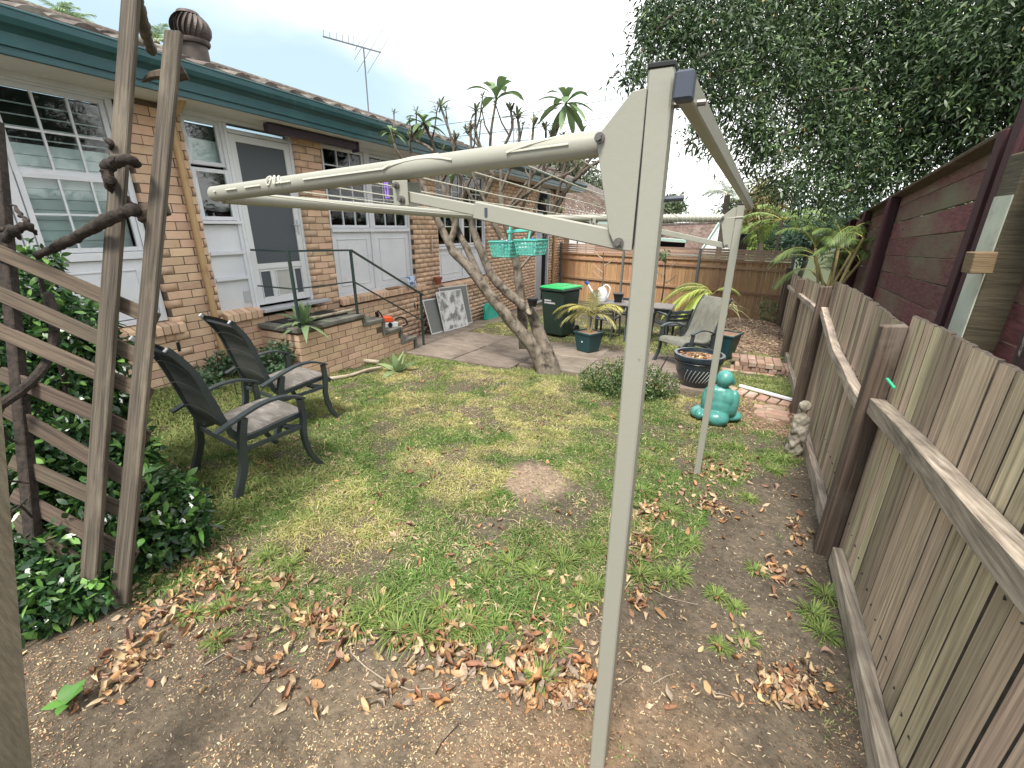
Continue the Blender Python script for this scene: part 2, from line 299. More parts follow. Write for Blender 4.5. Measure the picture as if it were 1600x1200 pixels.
M['teal'] = mat('teal_plastic', (.0, .27, .20), (.0, .31, .24), 3, rough=.5)
M['turq'] = mat('turquoise_plastic', (.10, .45, .38), (.15, .52, .44), 3, rough=.4)
M['statue'] = mat('turquoise_glaze', (.05, .215, .19), (.10, .30, .265), 6, rough=.3, spec=.5, bump=.15, bs=12, c3=(.03, .16, .15), s3=9, t3=(.55, .75))
M['stone'] = mat('lichen_stone', (.22, .19, .15), (.38, .34, .28), 14, rough=.95, bump=1., bs=25, bdist=.02, c3=(.11, .095, .075), s3=10, t3=(.5, .65))
M['glaze'] = mat('dark_blue_glaze', (.012, .018, .024), (.03, .045, .055), 5, rough=.25, spec=.6, c3=(.08, .09, .09), s3=20, t3=(.62, .8))
M['pot'] = mat('blue_green_pot', (.012, .05, .058), (.02, .065, .07), 3, rough=.4)
M['terra'] = mat('terracotta', (.32, .10, .06), (.38, .14, .09), 6, rough=.85)
M['black'] = mat('black_plastic', (.012, .012, .013), rough=.5)
M['chip'] = mat('bark_mulch', (.16, .09, .06), (.28, .18, .12), 10, rough=.95)
M['whiteplastic'] = mat('white_plastic', (.66, .67, .70), rough=.4)
M['bluepl'] = mat('blue_plastic', (.05, .12, .45), rough=.4)
M['pink'] = mat('pink_plastic', (.75, .20, .32), rough=.5)
M['purplepl'] = mat('purple_peg', (.27, .16, .55), rough=.4)
M['orange'] = mat('orange_casing', (.80, .10, .025), rough=.35)
M['palegrey'] = mat('pale_grey_metal', (.45, .46, .48), rough=.45)
M['alum'] = mat('white_aluminium', (.66, .67, .69), rough=.4)
M['flymesh'] = mat('grey_insect_screen', (.17, .175, .175), (.21, .215, .21), 90, rough=.8)
M['flymesh2'] = mat('torn_silvery_film', (.20, .20, .20), (.68, .68, .69), 6, rough=.4, pos=(.42, .56))
M['fabric'] = mat('pale_blue_fabric', (.55, .62, .72), (.12, .2, .42), 16, rough=.9, pos=(.52, .56))
M['table'] = mat('grey_brown_table', (.10, .09, .085), (.16, .15, .14), 6, rough=.6)
M['clip'] = mat('green_clip', (.03, .42, .22), rough=.4)
M['rust'] = mat('rusty_brown_metal', (.05, .038, .034), (.10, .08, .072), 8, rough=.6, metal=.3)
M['ant'] = mat('antenna_aluminium', (.17, .175, .19), rough=.5, metal=.3)
M['wire'] = mat('power_line', (.06, .065, .07), rough=.6)
M['mesh_dark'] = mat('black_mat', (.02, .02, .02), (.035, .034, .03), 60, rough=.95, bump=.5)
M['wallwhite'] = mat('weatherboard_white', (.62, .64, .65), rough=.7)
M['mintgut'] = mat('mint_gutter', (.34, .46, .42), rough=.5)
M['barkblack'] = mat('flaking_black_bark', (.022, .012, .014), (.06, .038, .036), 8, rough=.95, bump=1., c3=(.55, .50, .40), s3=6, t3=(.56, .62), st3=(2, 2, .6))
# ------------------------------------------------------------------ ground: one sheet out to the horizon
def axis(pts):
    out = []
    for a, b, s in pts: out += list(np.arange(a, b-1e-6, s))
    return np.array(out+[pts[-1][1]])
gx = axis([(-900, -60, 60), (-60, -12, 4), (-12, -5.6, .4), (-5.6, 1.4, .04), (1.4, 4, .2), (4, 12, 1), (12, 60, 6), (60, 900, 60)])
gy = axis([(-60, -4, 4), (-4, -.6, .2), (-.6, 7, .04), (7, 14, .08), (14, 26, 1), (26, 80, 6), (80, 1500, 60)])
GX, GY = np.meshgrid(gx, gy)
YB_X = [-9, -3, -2.49, -1.82, -1.26, -.62, -.35, .07, .2, .5, .8, 1.3]; YB_Y = [.5, .72, .84, 1.0, 1.12, 1.36, 1.9, 2.4, 3.2, 3.9, 4.3, 4.8]
def yb(X): return np.interp(X, YB_X, YB_Y)
def lawn(X, Y):       # 0 bare .. 1 turf
    n = fbm(X, Y, 2.2, 1)
    d = Y-yb(X)+.08+(n-.5)*1.0
    a = sm(-.14, .22, d)
    a = a*(1-.97*sm(1.25, .75, np.hypot((X+1.07)/.26, (Y-2.7)/.30)+(vn(X, Y, 5, 3)-.5)*.9))
    pat = sm(-5.3, -5.2, X)*sm(.15, -.1, X+(n-.5)*.3)*sm(5.35, 5.6, Y+(n-.5)*.25)*sm(7.75, 7.55, Y+(n-.5)*.2)
    a = a*(1-.93*pat)
    a = a*(1-.9*sm(-.05, .1, X-.15+(n-.5)*.3)*sm(8.5, 8.9, Y))          # mulch
    a = a*(1-.75*sm(.35, .5, X)*sm(5.75, 5.55, Y)*sm(4.5, 4.9, Y))       # chip bed
    a = a*sm(.90+.06*9, .85+.06*2, X-.06*Y+.35)
    worn = .6+.8*fbm(X, Y, 1.3, 12); a = a*np.clip(worn*1.35, 0, 1)
    a = a*(1-.8*sm(.60, .74, vn(X, Y, 3.4, 21)))*(1-.6*sm(.62, .75, vn(X, Y, 9, 22)))
    return np.clip(a, 0, 1)
def sawdust(X, Y): return np.clip(np.exp(-((X+.25)/.75)**2-((Y-.75)/.38)**2)*1.1+.9*np.exp(-((X-.15)/.35)**2-((Y-1.05)/.3)**2)+.35*sm(2.2, 1.0, Y), 0, 1.2)*sm(.25, .7, fbm(X, Y, 5, 30)+.1)
def ground_col(X, Y):
    n = fbm(X, Y, 3.1, 40)[..., None]; n2 = fbm(X, Y, 12, 41)[..., None]
    soil = np.array([.062, .050, .038])*(1-n)+np.array([.145, .118, .088])*n
    soil = soil*(.75+.5*n2)
    turf = np.array([.05, .05, .024])*(1-n2)+np.array([.12, .105, .055])*n2
    a = lawn(X, Y)[..., None]; c = soil*(1-a*.8)+turf*(a*.8)
    s = sawdust(X, Y)[..., None]*.55; warm = sm(-.9, -.2, X)[..., None]*sm(.5, .1, X)[..., None]; c = c*(1-s)+(np.array([.22, .165, .11])*(1-warm)+np.array([.24, .155, .095])*warm)*s
    b = sm(1.3, .6, np.hypot((X+1.07)/.26, (Y-2.7)/.30))[..., None]; c = c*(1-b)+np.array([.27, .20, .145])*(.85+.3*n2)*b
    m = (sm(-.05, .2, X-.1)*sm(8.5, 8.9, Y)*sm(14, 13, Y)+sm(.3, .5, X)*sm(5.75, 5.6, Y)*sm(4.6, 5, Y))[..., None]; m = np.clip(m, 0, 1); c = c*(1-m)+np.array([.20, .135, .10])*(.6+.8*n2)*m
    far = np.clip(sm(9, 20, np.abs(X))+sm(16, 30, Y), 0, 1)[..., None]; return c*(1-far)+np.array([.06, .075, .035])*far
nx, ny = len(gx), len(gy); Z = gz(GX, GY); ii = np.arange(nx*ny).reshape(ny, nx)
FF = np.stack([ii[:-1, :-1].ravel(), ii[:-1, 1:].ravel(), ii[1:, 1:].ravel(), ii[1:, :-1].ravel()], 1)
g = fastmesh('ground', np.stack([GX, GY, Z], -1).reshape(-1, 3), FF, M['soil'], ground_col(GX, GY).reshape(-1, 3), smooth=True); g['kind'] = 'structure'
# patio slabs
patio = empty('patio', (-2.5, 6.6, float(gbase(0, 6.6)))); patio['kind'] = 'structure'
def slab(x0, x1, y0, y1, tilt=0):
    j = lambda: random.uniform(-.012, .012)
    zt = lambda x, y: float(gbase(x, y))+.014+tilt*(y-(y0+y1)/2)
    P = [(x0+j(), y0+j()), (x1+j(), y0+j()), (x1+j(), y1+j()), (x0+j(), y1+j())]
    m = MB(); m.hexa([(x, y, zt(x, y)-.05) for x, y in P]+[(x, y, zt(x, y)) for x, y in P]); m.ob('paving_slab', M['paver'], patio, bevel=.006)
xs = [-5.15, -4.62, -3.6, -2.6, -1.62, -.63, .12]
for i in range(6):
    ys = [5.75-(.28 if i in (1, 2) else 0)+(.1 if i == 4 else 0), 6.62, 7.6]
    for j in range(2): slab(xs[i]+.008, xs[i+1]-.008, ys[j]+.008, ys[j+1]-.008, random.uniform(-.008, .008))
for k in range(5): slab(-5.15+.008, -4.6, 7.62+k*.95, 8.55+k*.95)
# ------------------------------------------------------------------ grass
def unit(n): a = rng.random(n)*2*PI; return np.stack([np.cos(a), np.sin(a), np.zeros(n)], 1)
def samp(n, x0, x1, y0, y1, fn, pw=1.):
    X = x0+rng.random(n)*(x1-x0); Y = y0+rng.random(n)*(y1-y0); k = rng.random(n) < np.clip(fn(X, Y), 0, 1)**pw; return X[k], Y[k]
def green(X, Y):
    n = fbm(X, Y, 1.6, 50); deep = np.clip(sm(.36, .56, n+.28*(vn(X, Y, 4.5, 51)-.5)+.25*sm(2.9, 1.8, Y)+.22*sm(-1.6, -.4, X)*sm(4.5, 2.5, Y)-.12*sm(-3.2, -2.2, X)*sm(-.9, -1.8, X)), 0, 1)[:, None]
    A = np.array([.37, .37, .125]); B = np.array([.125, .205, .05]); c = A*(1-deep)+B*deep
    t = rng.random(len(X))[:, None]; straw = (rng.random(len(X)) < .36-.26*deep[:, 0]+.25*sm(.58, .7, vn(X, Y, 2.7, 60)))[:, None]
    c = c*(.7+.6*t); s = np.array([.54, .45, .26])*(.6+.6*t); return np.where(straw, s, c)*(.8+.4*vn(X, Y, 14, 52))[:, None]
def in_view(X, Y, m=60):
    P = np.stack([X, Y, gbase(X, Y)-CAM_H], 1); k = P@np.array(CF); px = 800+F_PX*(P@np.array(CR))/k; py = 600-F_PX*(P@np.array(CU))/k
    return (k > .2) & (px > -m-150) & (px < 1600+m+150) & (py < 1200+m+60)
pieces = []
for n, x0, x1, y0, y1, Lr, Wd in ((760000, -5.15, 1.3, .6, 3.4, (.03, .10), .0052), (330000, -5.1, 1.3, 3.4, 5.9, (.035, .10), .006), (120000, -4.9, 1.5, 5.9, 10.5, (.035, .09), .009)):
    X, Y = samp(n, x0, x1, y0, y1, lawn, 1.0); k = in_view(X, Y); X, Y = X[k], Y[k]; m = len(X)
    tall = sm(.48, .68, vn(X, Y, 7, 70))*(.75+.8*sm(3, 1.8, Y)*sm(-1.8, -.6, X)); Ls = (Lr[0]+rng.random(m)**1.5*(Lr[1]-Lr[0]))*(.65+.9*tall)
    d = unit(m)*(.35+1.3*rng.random((m, 1)))+np.array([0, 0, 1.]); s = unit(m)
    pieces.append(ribbons('g', np.stack([X, Y, gz(X, Y)-.004], 1), d, s, Ls, Wd*(.7+.6*rng.random(m)), [1, .8, .12], .5+rng.random(m)*.7, green(X, Y), M['grass']))
# tufts of longer blades
def tufts(T, nb, L0, L1, wd, colA, colB, spread=.05):
    T = np.asarray(T, float); idx = np.repeat(np.arange(len(T)), nb); m = len(idx); o = unit(m)*rng.random((m, 1))*spread*T[idx, 2:3]
    X = T[idx, 0]+o[:, 0]; Y = T[idx, 1]+o[:, 1]; out = o/(np.linalg.norm(o, axis=1, keepdims=True)+1e-6)
    d = out*(.2+1.1*rng.random((m, 1)))+np.array([0, 0, 1.]); s = np.cross(out, [0, 0, 1.])+unit(m)*.4
    t = rng.random((m, 1)); return ribbons('g', np.stack([X, Y, gz(X, Y)-.005], 1), d, s, (L0+rng.random(m)*(L1-L0))*T[idx, 2], wd*(.7+.6*rng.random(m)), [1, .9, .6, .08], .45+rng.random(m)*.5, np.array(colA)*(1-t)+np.array(colB)*t, M['grass'])
def gp(px, py):
    d = ray(px, py); t = -CAM_H/(d.z+.045*d.y); p = O+d*t; return p.x, p.y
big = [(590, 955, 1.5), (560, 975, 1.1), (620, 985, 1.3), (655, 990, 1.3), (700, 985, 1.2), (735, 980, 1.1), (770, 975, .9), (905, 935, 1.0), (930, 920, 1.0), (835, 900, 1.1), (880, 880, 1.2), (800, 880, 1.), (760, 905, 1.), (850, 925, 1.), (845, 1065, .9), (870, 1010, .7), (1000, 900, 1.), (1040, 905, 1.), (1060, 900, .8), (980, 790, 1.), (1000, 770, 1.2), (1050, 800, 1.), (1180, 890, .7), (1170, 780, .8), (1260, 700, 1.), (1225, 720, 1.2), (1210, 735, 1.1), (300, 960, .8), (350, 950, .8), (340, 1000, .7), (410, 920, .8), (330, 830, 1.2), (360, 810, 1.2), (395, 790, 1.2), (420, 870, 1), (450, 885, .9), (1120, 930, .7), (1150, 950, .6), (1125, 1010, .6), (1165, 1000, .6), (1080, 850, .8), (1150, 700, 1.1), (1110, 715, 1.1), (1270, 960, 1), (1290, 930, 1), (1285, 990, .9), (690, 950, 1), (950, 840, 1.1), (925, 860, 1.), (1010, 720, 1.1), (1040, 700, 1)]
T = [gp(a, b)+(c,) for a, b, c in big]
pieces.append(tufts(T, 130, .06, .165, .0052, (.09, .17, .035), (.28, .33, .10)))
X, Y = samp(7600, -4.5, 1.2, .9, 7.5, lambda x, y: lawn(x, y)*sm(.4, .65, vn(x, y, 2.5, 80))); pieces.append(tufts(np.stack([X, Y, .5+.5*rng.random(len(X))], 1), 18, .05, .145, .005, (.08, .145, .03), (.34, .35, .12)))
X, Y = samp(500, -2.2, 1.0, .3, 4.5, lambda x, y: (1-lawn(x, y))*sm(.6, .8, vn(x, y, 4, 81))*.8); pieces.append(tufts(np.stack([X, Y, .4+.5*rng.random(len(X))], 1), 14, .03, .09, .004, (.11, .19, .05), (.25, .28, .11)))
for xs_, ys_, nn, sc in (((-5.1, -3.6), (1.6, 3.3), 620, .95), ((-3.3, -2.5), (1.1, 2.0), 150, .9), ((-2.4, .1), (8.0, 9.3), 260, 1.), ((.1, 1.1), (5.9, 6.8), 140, .9), ((-4.9, -3.6), (5.0, 5.6), 90, .7), ((-2.7, -1.5), (5.2, 5.65), 90, .9), ((-4.95, -4.3), (8.4, 10.5), 60, .8)):
    T = np.stack([rng.uniform(*xs_, nn), rng.uniform(*ys_, nn), sc*(.6+.7*rng.random(nn))], 1); pieces.append(tufts(T, 26, .06, .17, .007, (.12, .19, .05), (.33, .33, .13), .09))
gr = merge('grass', pieces, None, M['grass']); top(gr, 'patchy green and straw coloured lawn grass', 'grass', kind='stuff')
# broad leaved weeds
X, Y = samp(3400, -4.2, .9, 1.1, 5.2, lambda x, y: lawn(x, y)*sm(.66, .8, vn(x, y, 2.3, 90))); m = len(X)
n_ = 5; idx = np.repeat(np.arange(m), n_); d = unit(m*n_)+np.array([0, 0, .35]); s = np.cross(d, [0, 0, 1.]); t = rng.random((m*n_, 1))
wd = ribbons('lawn_weeds', np.stack([X[idx], Y[idx], gz(X[idx], Y[idx])+.012], 1), d, s, .012+.018*rng.random(m*n_), .010+.008*rng.random(m*n_), [.2, 1, .9, .1], .3, np.array([.08, .15, .035])*(1-t)+np.array([.20, .28, .08])*t, M['leaf'])
top(wd, 'low broad leaved weeds spreading through the lawn', 'weeds', kind='stuff')
# ------------------------------------------------------------------ dry leaves, chips, twigs
LC = .85*np.array([[.42, .23, .11], [.50, .30, .15], [.30, .15, .08], [.24, .13, .08], [.48, .36, .24], [.58, .44, .28], [.36, .22, .16], [.60, .44, .24]])
def leafshape(V0, n=5):      # one curled leaf mesh as vertex grid (3 across, n along)
    L_, W_, curl, cup, tw = V0; out = []
    for i in range(n):
        t = i/(n-1); wv = W_*math.sin(PI*min(1, .06+t*.97))**.75*(1-.25*t)*(1+.25*math.sin(t*9+curl*7))
        for jx in (-1, 0, 1):
            x = jx*wv/2; z = cup*abs(jx)*wv+curl*(t-.5)**2*L_*2.2; a = tw*(t-.5)
            out.append((x*math.cos(a)-z*math.sin(a)*.6, (t-.5)*L_*(1-.25*abs(curl)), x*math.sin(a)+z))
    F = [(i*3+j, i*3+j+1, i*3+j+4, i*3+j+3) for i in range(n-1) for j in range(2)]
    return np.array(out), np.array(F)
shapes = [leafshape((1, .42, c, u, t)) for c, u, t in ((.5, .35, .3), (.8, .6, -.7), (-.5, .4, .5), (.2, .9, .2), (.95, .2, .9), (-.3, -.5, -.4), (.6, .8, 1.2))]; shapes += [leafshape(q) for q in ((1, .30, .7, .9, 1.6), (.9, .55, .25, .15, .4), (1, .26, -.6, 1.1, -1.4), (.7, .5, 1.1, .5, .8), (1, .36, .1, 1.3, 2.1))]
def litter(T, size, name, col=None, zoff=.006):
    T = np.asarray(T); n = len(T); Vs = []; Fs = []; Cc = []; off = 0
    for si, (sv_, sf) in enumerate(shapes):
        k = np.arange(n) % len(shapes) == si; m = k.sum()
        if not m: continue
        X, Y = T[k, 0], T[k, 1]; a = rng.random(m)*2*PI; s = size[0]+rng.random(m)*(size[1]-size[0]); tx = (rng.random(m)-.5)*1.3; ty = (rng.random(m)-.5)*1.5
        v = sv_[None]*s[:, None, None]; x, y, z = v[..., 0], v[..., 1], v[..., 2]
        y, z = y*np.cos(tx)[:, None]-z*np.sin(tx)[:, None], y*np.sin(tx)[:, None]+z*np.cos(tx)[:, None]
        x, z = x*np.cos(ty)[:, None]-z*np.sin(ty)[:, None], x*np.sin(ty)[:, None]+z*np.cos(ty)[:, None]
        x, y = x*np.cos(a)[:, None]-y*np.sin(a)[:, None], x*np.sin(a)[:, None]+y*np.cos(a)[:, None]
        z = z-z.min(1, keepdims=True)*.8
        v = np.stack([x+X[:, None], y+Y[:, None], z+(gz(X, Y)+zoff)[:, None]], -1).reshape(-1, 3); q = len(sv_)
        Vs.append(v); Fs.append((sf[None]+(np.arange(m)*q)[:, None, None]).reshape(-1, 4)+off); off += m*q
        c = (LC if col is None else col)[rng.integers(0, len(LC if col is None else col), m)]*(.7+.6*rng.random((m, 1))); Cc.append(np.repeat(c, q, 0))
    return fastmesh(name, np.concatenate(Vs), np.concatenate(Fs), M['litter'], np.concatenate(Cc))
# drifts: (pixel centre, spread, count)
drifts = [(700, 1000, .10, .30, 110), (830, 1010, .12, .25, 120), (900, 1080, .08, .10, 120), (860, 1140, .10, .07, 60), (520, 980, .18, .08, 90), (330, 900, .25, .10, 160), (250, 960, .2, .08, 60), (1240, 1090, .08, .10, 120), (1260, 1150, .09, .06, 120), (1000, 850, .05, .25, 80), (1015, 800, .07, .12, 50), (1110, 790, .12, .1, 50), (1120, 740, .18, .18, 60), (1215, 895, .05, .05, 24), (1245, 835, .03, .12, 25), (130, 1120, .12, .06, 60), (200, 1030, .12, .06, 50), (420, 1060, .3, .08, 30), (700, 1020, .5, .06, 60), (1000, 940, .06, .1, 24), (880, 1180, .1, .04, 40)]
pts = []; drift_of = []
for i, (px, py, sx_, sy_, cnt) in enumerate(drifts):
    cx, cy = gp(px, py); cnt = int(cnt*1.5); P = rng.normal(size=(cnt, 2))*[sx_, sy_]*.8*np.exp(rng.normal(size=(cnt, 1))*.45)+[cx, cy]; pts.append(P)
pts = np.concatenate(pts); pts = pts[pts[:, 0] < .62+.06*pts[:, 1]]
Xs = rng.uniform(-3.9, .8, 1500); Ys = rng.uniform(.2, 4.8, 1500); k = rng.random(1500) < .25+.5*sm(3, 1, Ys); pts = np.concatenate([pts, np.stack([Xs[k], Ys[k]], 1)]); pts = pts[pts[:, 0] < .62+.06*pts[:, 1]]
pts = pts[in_view(pts[:, 0], pts[:, 1], -150)]
dist = np.hypot(pts[:, 0], pts[:, 1]); order = np.argsort(dist); near_ = pts[order[:290]]; far_ = pts[order[290:]]
lf = litter(far_, (.025, .075), 'leaf_litter', zoff=.004); top(lf, 'fallen brown leaves scattered over lawn and soil', 'leaf litter', kind='stuff')
LCN = [('golden', (.56, .36, .18)), ('brown', (.32, .165, .09)), ('pale tan', (.60, .46, .31)), ('orange', (.52, .26, .12)), ('grey brown', (.36, .28, .22))]
lm = []
for i, (sv_, sf) in enumerate(shapes):
    for cn, cc in LCN:
        me = bpy.data.meshes.new('dry_leaf'); me.from_pydata([tuple(q) for q in sv_], [], [tuple(int(a) for a in f) for f in sf]); key = 'leaf_'+cn.replace(' ', '_')
        if key not in M: M[key] = mat(key, tuple(c*.5 for c in cc), tuple(c*1.05 for c in cc), 3, (1, .4, 1), rough=.7, rnd=.2, c3=tuple(c*.45 for c in cc), s3=4, t3=(.55, .72), trans=.1)
        me.materials.append(M[key]); me.polygons.foreach_set('use_smooth', [True]*len(me.polygons)); lm.append((me, cn))
zones = [((-.65, 1.42), 'at the ragged lawn edge left of centre'), ((-.40, 1.22), 'in the drift left of the near steel post'), ((-.28, .98), 'in the thick drift touching the near steel post'), ((-.45, .72), 'on the reddish chips left of the post base'), ((-1.3, 1.25), 'in the left middle drift'), ((-1.95, 1.05), 'in front of the lattice foot'), ((-2.3, .85), 'beside the jasmine'), ((.33, 1.15), 'in the heap near the plinth board'), ((.36, .85), 'at the lower right by the fence foot'), ((-1.75, .40), 'by the squared pine post'), ((.0, 2.1), 'right of the near steel post'), ((.1, 2.6), 'round the foot of the far steel post'), ((-1.2, .75), 'on the open soil at lower left'), ((-.1, .75), 'on the wood chips right of the near post'), ((.5, 1.9), 'along the fence below its leaning post'), ((-.8, .8), 'on the open soil at lower centre')]
for (X_, Y_) in near_:
    me, cn = random.choice(lm); s = random.uniform(.04, .088); o = put('dry_leaf', me, None); o.location = (X_, Y_, float(gz(X_, Y_))+.004+.06*s); o.scale = (s,)*3
    o.rotation_euler = (random.uniform(-.6, .6), random.uniform(-.8, .8), random.uniform(0, 6.28)); where = min(zones, key=lambda z_: math.hypot(z_[0][0]-X_, z_[0][1]-Y_))[1]
    top(o, '%s curled %s dry leaf %s' % ('small' if s < .064 else 'large', cn, where), 'leaf', 'dry leaves fallen on the bare soil')
# wood chips, straw and debris
def flakes(name, n, box_, fn, L0, L1, wr, cols, lab):
    X, Y = samp(n, *box_, fn); k = in_view(X, Y); X, Y = X[k], Y[k]; m = len(X); d = unit(m)+np.array([0, 0, 1])*(rng.random((m, 1))-.4)*.5; s = np.cross(d, [0, 0, 1.])+np.array([0, 0, 1.])*(rng.random((m, 1))-.5)
    cols = np.array(cols); Ls = L0+rng.random(m)**2*(L1-L0); o = ribbons(name, np.stack([X, Y, gz(X, Y)+.003], 1), d, s, Ls, Ls*wr*(.5+rng.random(m)), [.7, 1, .5], .1, cols[rng.integers(0, len(cols), m)]*(.65+.7*rng.random((m, 1))), M['litter'])
    return top(o, lab, 'debris', kind='stuff')
bare = lambda x, y: (1-.85*lawn(x, y))*(.15+.85*sm(.42, .62, fbm(x, y, 3.5, 35)))*(.35+.65*np.clip(sawdust(x, y)*1.3, 0, 1))
flakes('wood_chips', 125000, (-2.4, .8, .15, 1.9), bare, .002, .011, .42, [[.46, .35, .20], [.36, .22, .12], [.54, .43, .27], [.18, .11, .07], [.42, .23, .12]], 'fine straw coloured wood chips strewn over foreground soil')
flakes('soil_debris', 60000, (-3.2, 1.1, .2, 5.4), lambda x, y: (1-.8*lawn(x, y))*.8, .004, .022, .25, [[.34, .25, .16], [.22, .15, .10], [.45, .37, .25], [.12, .08, .06]], 'small dry debris scattered on the soil')
flakes('thatch', 90000, (-4.4, 1.1, 1.0, 5.8), lambda x, y: lawn(x, y)*(.3+.7*sm(.45, .65, vn(x, y, 2.2, 33))), .02, .06, .06, [[.42, .34, .19], [.34, .26, .14], [.50, .42, .27]], 'dead straw thatch lying in the lawn')
flakes('bark_mulch', 26000, (.1, 1.5, 8.6, 13.2), lambda x, y: .9+0*x, .02, .07, .4, [[.24, .15, .10], [.32, .22, .15], [.16, .10, .07], [.36, .28, .2]], 'brown bark mulch heaped before the tan rear fence')
flakes('bed_mulch', 5000, (.3, 1.0, 4.6, 5.7), lambda x, y: .9+0*x, .012, .04, .4, [[.26, .15, .10], [.34, .22, .15], [.16, .10, .07]], 'reddish mulch in the brick edged bed')
flakes('patio_debris', 9000, (-5.1, .3, 5.4, 7.8), lambda x, y: sm(.4, .6, vn(x, y, 2.5, 34))+.1, .008, .035, .35, [[.20, .14, .09], [.30, .23, .15], [.13, .10, .07], [.14, .16, .07]], 'dry debris lying on the patio slabs')
def twig(pp, r, lab, mt='twig'):
    P = []
    for px, py in pp: x, y = gp(px, py); P.append((x, y, float(gz(x, y))+r*1.2+random.uniform(0, .006)))
    o = MB().tube(P, [r*(1-.6*i/(len(P)-1)) for i in range(len(P))], 6).ob('twig', M[mt], None, True); top(o, lab, 'twig', 'twigs lying on the ground')
twig([(546, 990), (549, 1020), (570, 1040), (600, 1062), (640, 1078), (680, 1075), (705, 1070), (722, 1080)], .0035, 'long pale curved twig on the reddish wood chips')
twig([(1018, 922), (1045, 935), (1090, 946)], .003, 'straight thin twig right of the near steel post')
twig([(880, 1014), (900, 1016), (925, 1019)], .003, 'short pale twig left of the near steel post')
twig([(445, 978), (458, 995), (454, 1012)], .003, 'small forked twig on bare soil below the lawn edge')
twig([(690, 1075), (720, 1060), (745, 1053)], .0025, 'thin brown twig crossing the pale curved one')
twig([(888, 955), (905, 970), (920, 974), (943, 968)], .003, 'bent twig just left of the near post')
twig([(965, 1072), (985, 1062), (990, 1058)], .0025, 'stub of twig right of the near post base')
twig([(1020, 1073), (1040, 1060), (1055, 1054)], .0025, 'fine forked twig on the soil between post and fence')
twig([(680, 1180), (690, 1160), (710, 1140), (720, 1130)], .0025, 'dark thin twig at the bottom edge of the wood chips', 'twigdark')
twig([(320, 1040), (350, 1022), (380, 1035), (400, 1048)], .0035, 'greenish runner stem across the soil at left')
twig([(1110, 1085), (1130, 1088), (1150, 1092)], .0025, 'thin straight twig near the leaf drift by the fence')
twig([(390, 1105), (405, 1085), (425, 1060)], .0025, 'slanting dark twig in the left foreground', 'twigdark')
# ------------------------------------------------------------------ the house
WX = -5.2
house = empty('brick_house', (WX, 6, -.3), 'single storey orange brick house with white framed windows and green gutter', 'house')
def kdepth(x, y, z): return (Vector((x, y, z))-O).dot(CF)
bricks = []          # (depth, centre, dims) for the house ; the largest 300 become parts
def brickfield(y0, y1, z0, z1, x=WX, z_org=-.6, list_=None, keep=None):
    lst = bricks if list_ is None else list_; nrow = int((z1-z_org)/.086)+1
    for r in range(nrow):
        a = z_org+r*.086; b = a+.0775
        if b > z1+.02 or a < z0-.02: continue
        y = math.floor(y0/.24)*.24+(.12 if r % 2 else 0)-.24
        while y < y1:
            p, q = max(y, y0), min(y+.231, y1)
            if q-p > .025 and (keep is None or keep((p+q)/2, (a+b)/2)): lst.append((x, p, q, a, b))
            y += .24
for y0, y1, z0, z1 in ((-1.2, 2.62, -.2, .60), (2.62, 3.15, -.2, 2.80), (3.15, 3.66, -.3, .58), (3.66, 4.50, -.3, .62), (4.50, 4.93, -.4, 2.80), (4.93, 6.82, -.5, .50), (6.82, 7.62, -.5, 2.80), (7.62, 9.65, -.5, .47), (9.65, 12.72, -.6, 2.80), (13.85, 15.25, -.6, 2.80)): brickfield(y0, y1, z0, z1)
def brick_me(l, dx=.10, h=.078, b=.0025):
    m = MB(); m.box(-dx/2, dx/2, -l/2, l/2, 0, h); return m.me('brick', M['brick'], bevel=b)
BM = {}
def brickput(x, p, q, a, b, parent):
    k = round((q-p)/.02)
    if k not in BM: BM[k] = brick_me(k*.02 if abs(k*.02-.23) > .011 else .231)
    o = put('brick', BM[k], parent, loc=(x-.05+random.uniform(-.002, .002), (p+q)/2, a)); return o
def size_key(b): return (b[2]-b[1])/max(.3, kdepth(b[0], (b[1]+b[2])/2, b[3]))*(1 if -0.2 < b[1] else .01)
bricks.sort(key=size_key, reverse=True)
for b in bricks[:290]: brickput(*b, house)
def brickstuff(name, lst, parent, depth=.10):
    V = []; F = []; Cc = []; n = 0
    for x, p, q, a, b in lst:
        j = random.uniform(-.003, .003); x1 = x+j; c = 1+random.uniform(-.2, .2); ch = random.uniform(-.04, .04)
        V += [(x1-depth, p, a), (x1, p, a), (x1, q, a), (x1-depth, q, a), (x1-depth, p, b), (x1, p, b), (x1, q, b), (x1-depth, q, b)]
        F += [(n+1, n+2, n+6, n+5), (n+0, n+1, n+5, n+4), (n+2, n+3, n+7, n+6), (n+4, n+5, n+6, n+7), (n+0, n+3, n+2, n+1)]; n += 8; Cc += [(c*(1+ch), c, c*(1-ch))]*8
    o = fastmesh(name, np.array(V), np.array(F), M['brick_s'], np.array(Cc), parent); o['kind'] = 'stuff'; return o
brickstuff('brickwork', bricks[290:], house)
mo = MB()
for y0, y1, z0, z1 in ((-1.2, 3.66, -.6, .50), (2.62, 3.15, .50, 2.80), (3.66, 4.50, -.6, .60), (4.50, 4.93, -.6, 2.80), (4.93, 6.82, -.7, .46), (6.82, 7.62, -.7, 2.80), (7.62, 9.65, -.7, .43), (9.65, 12.72, -.8, 2.80), (13.85, 15.25, -.8, 2.80)): mo.box(WX-.12, WX-.004, y0+.004, y1-.004, z0, z1)
mo.ob('mortar', M['mortar'], house)
MB().box(WX-3.5, WX-.60, -1.2, 15.2, -.8, 2.79).ob('dark_interior', M['dark'], house)  # near-black box, its colour stands for the unlit rooms behind the glass
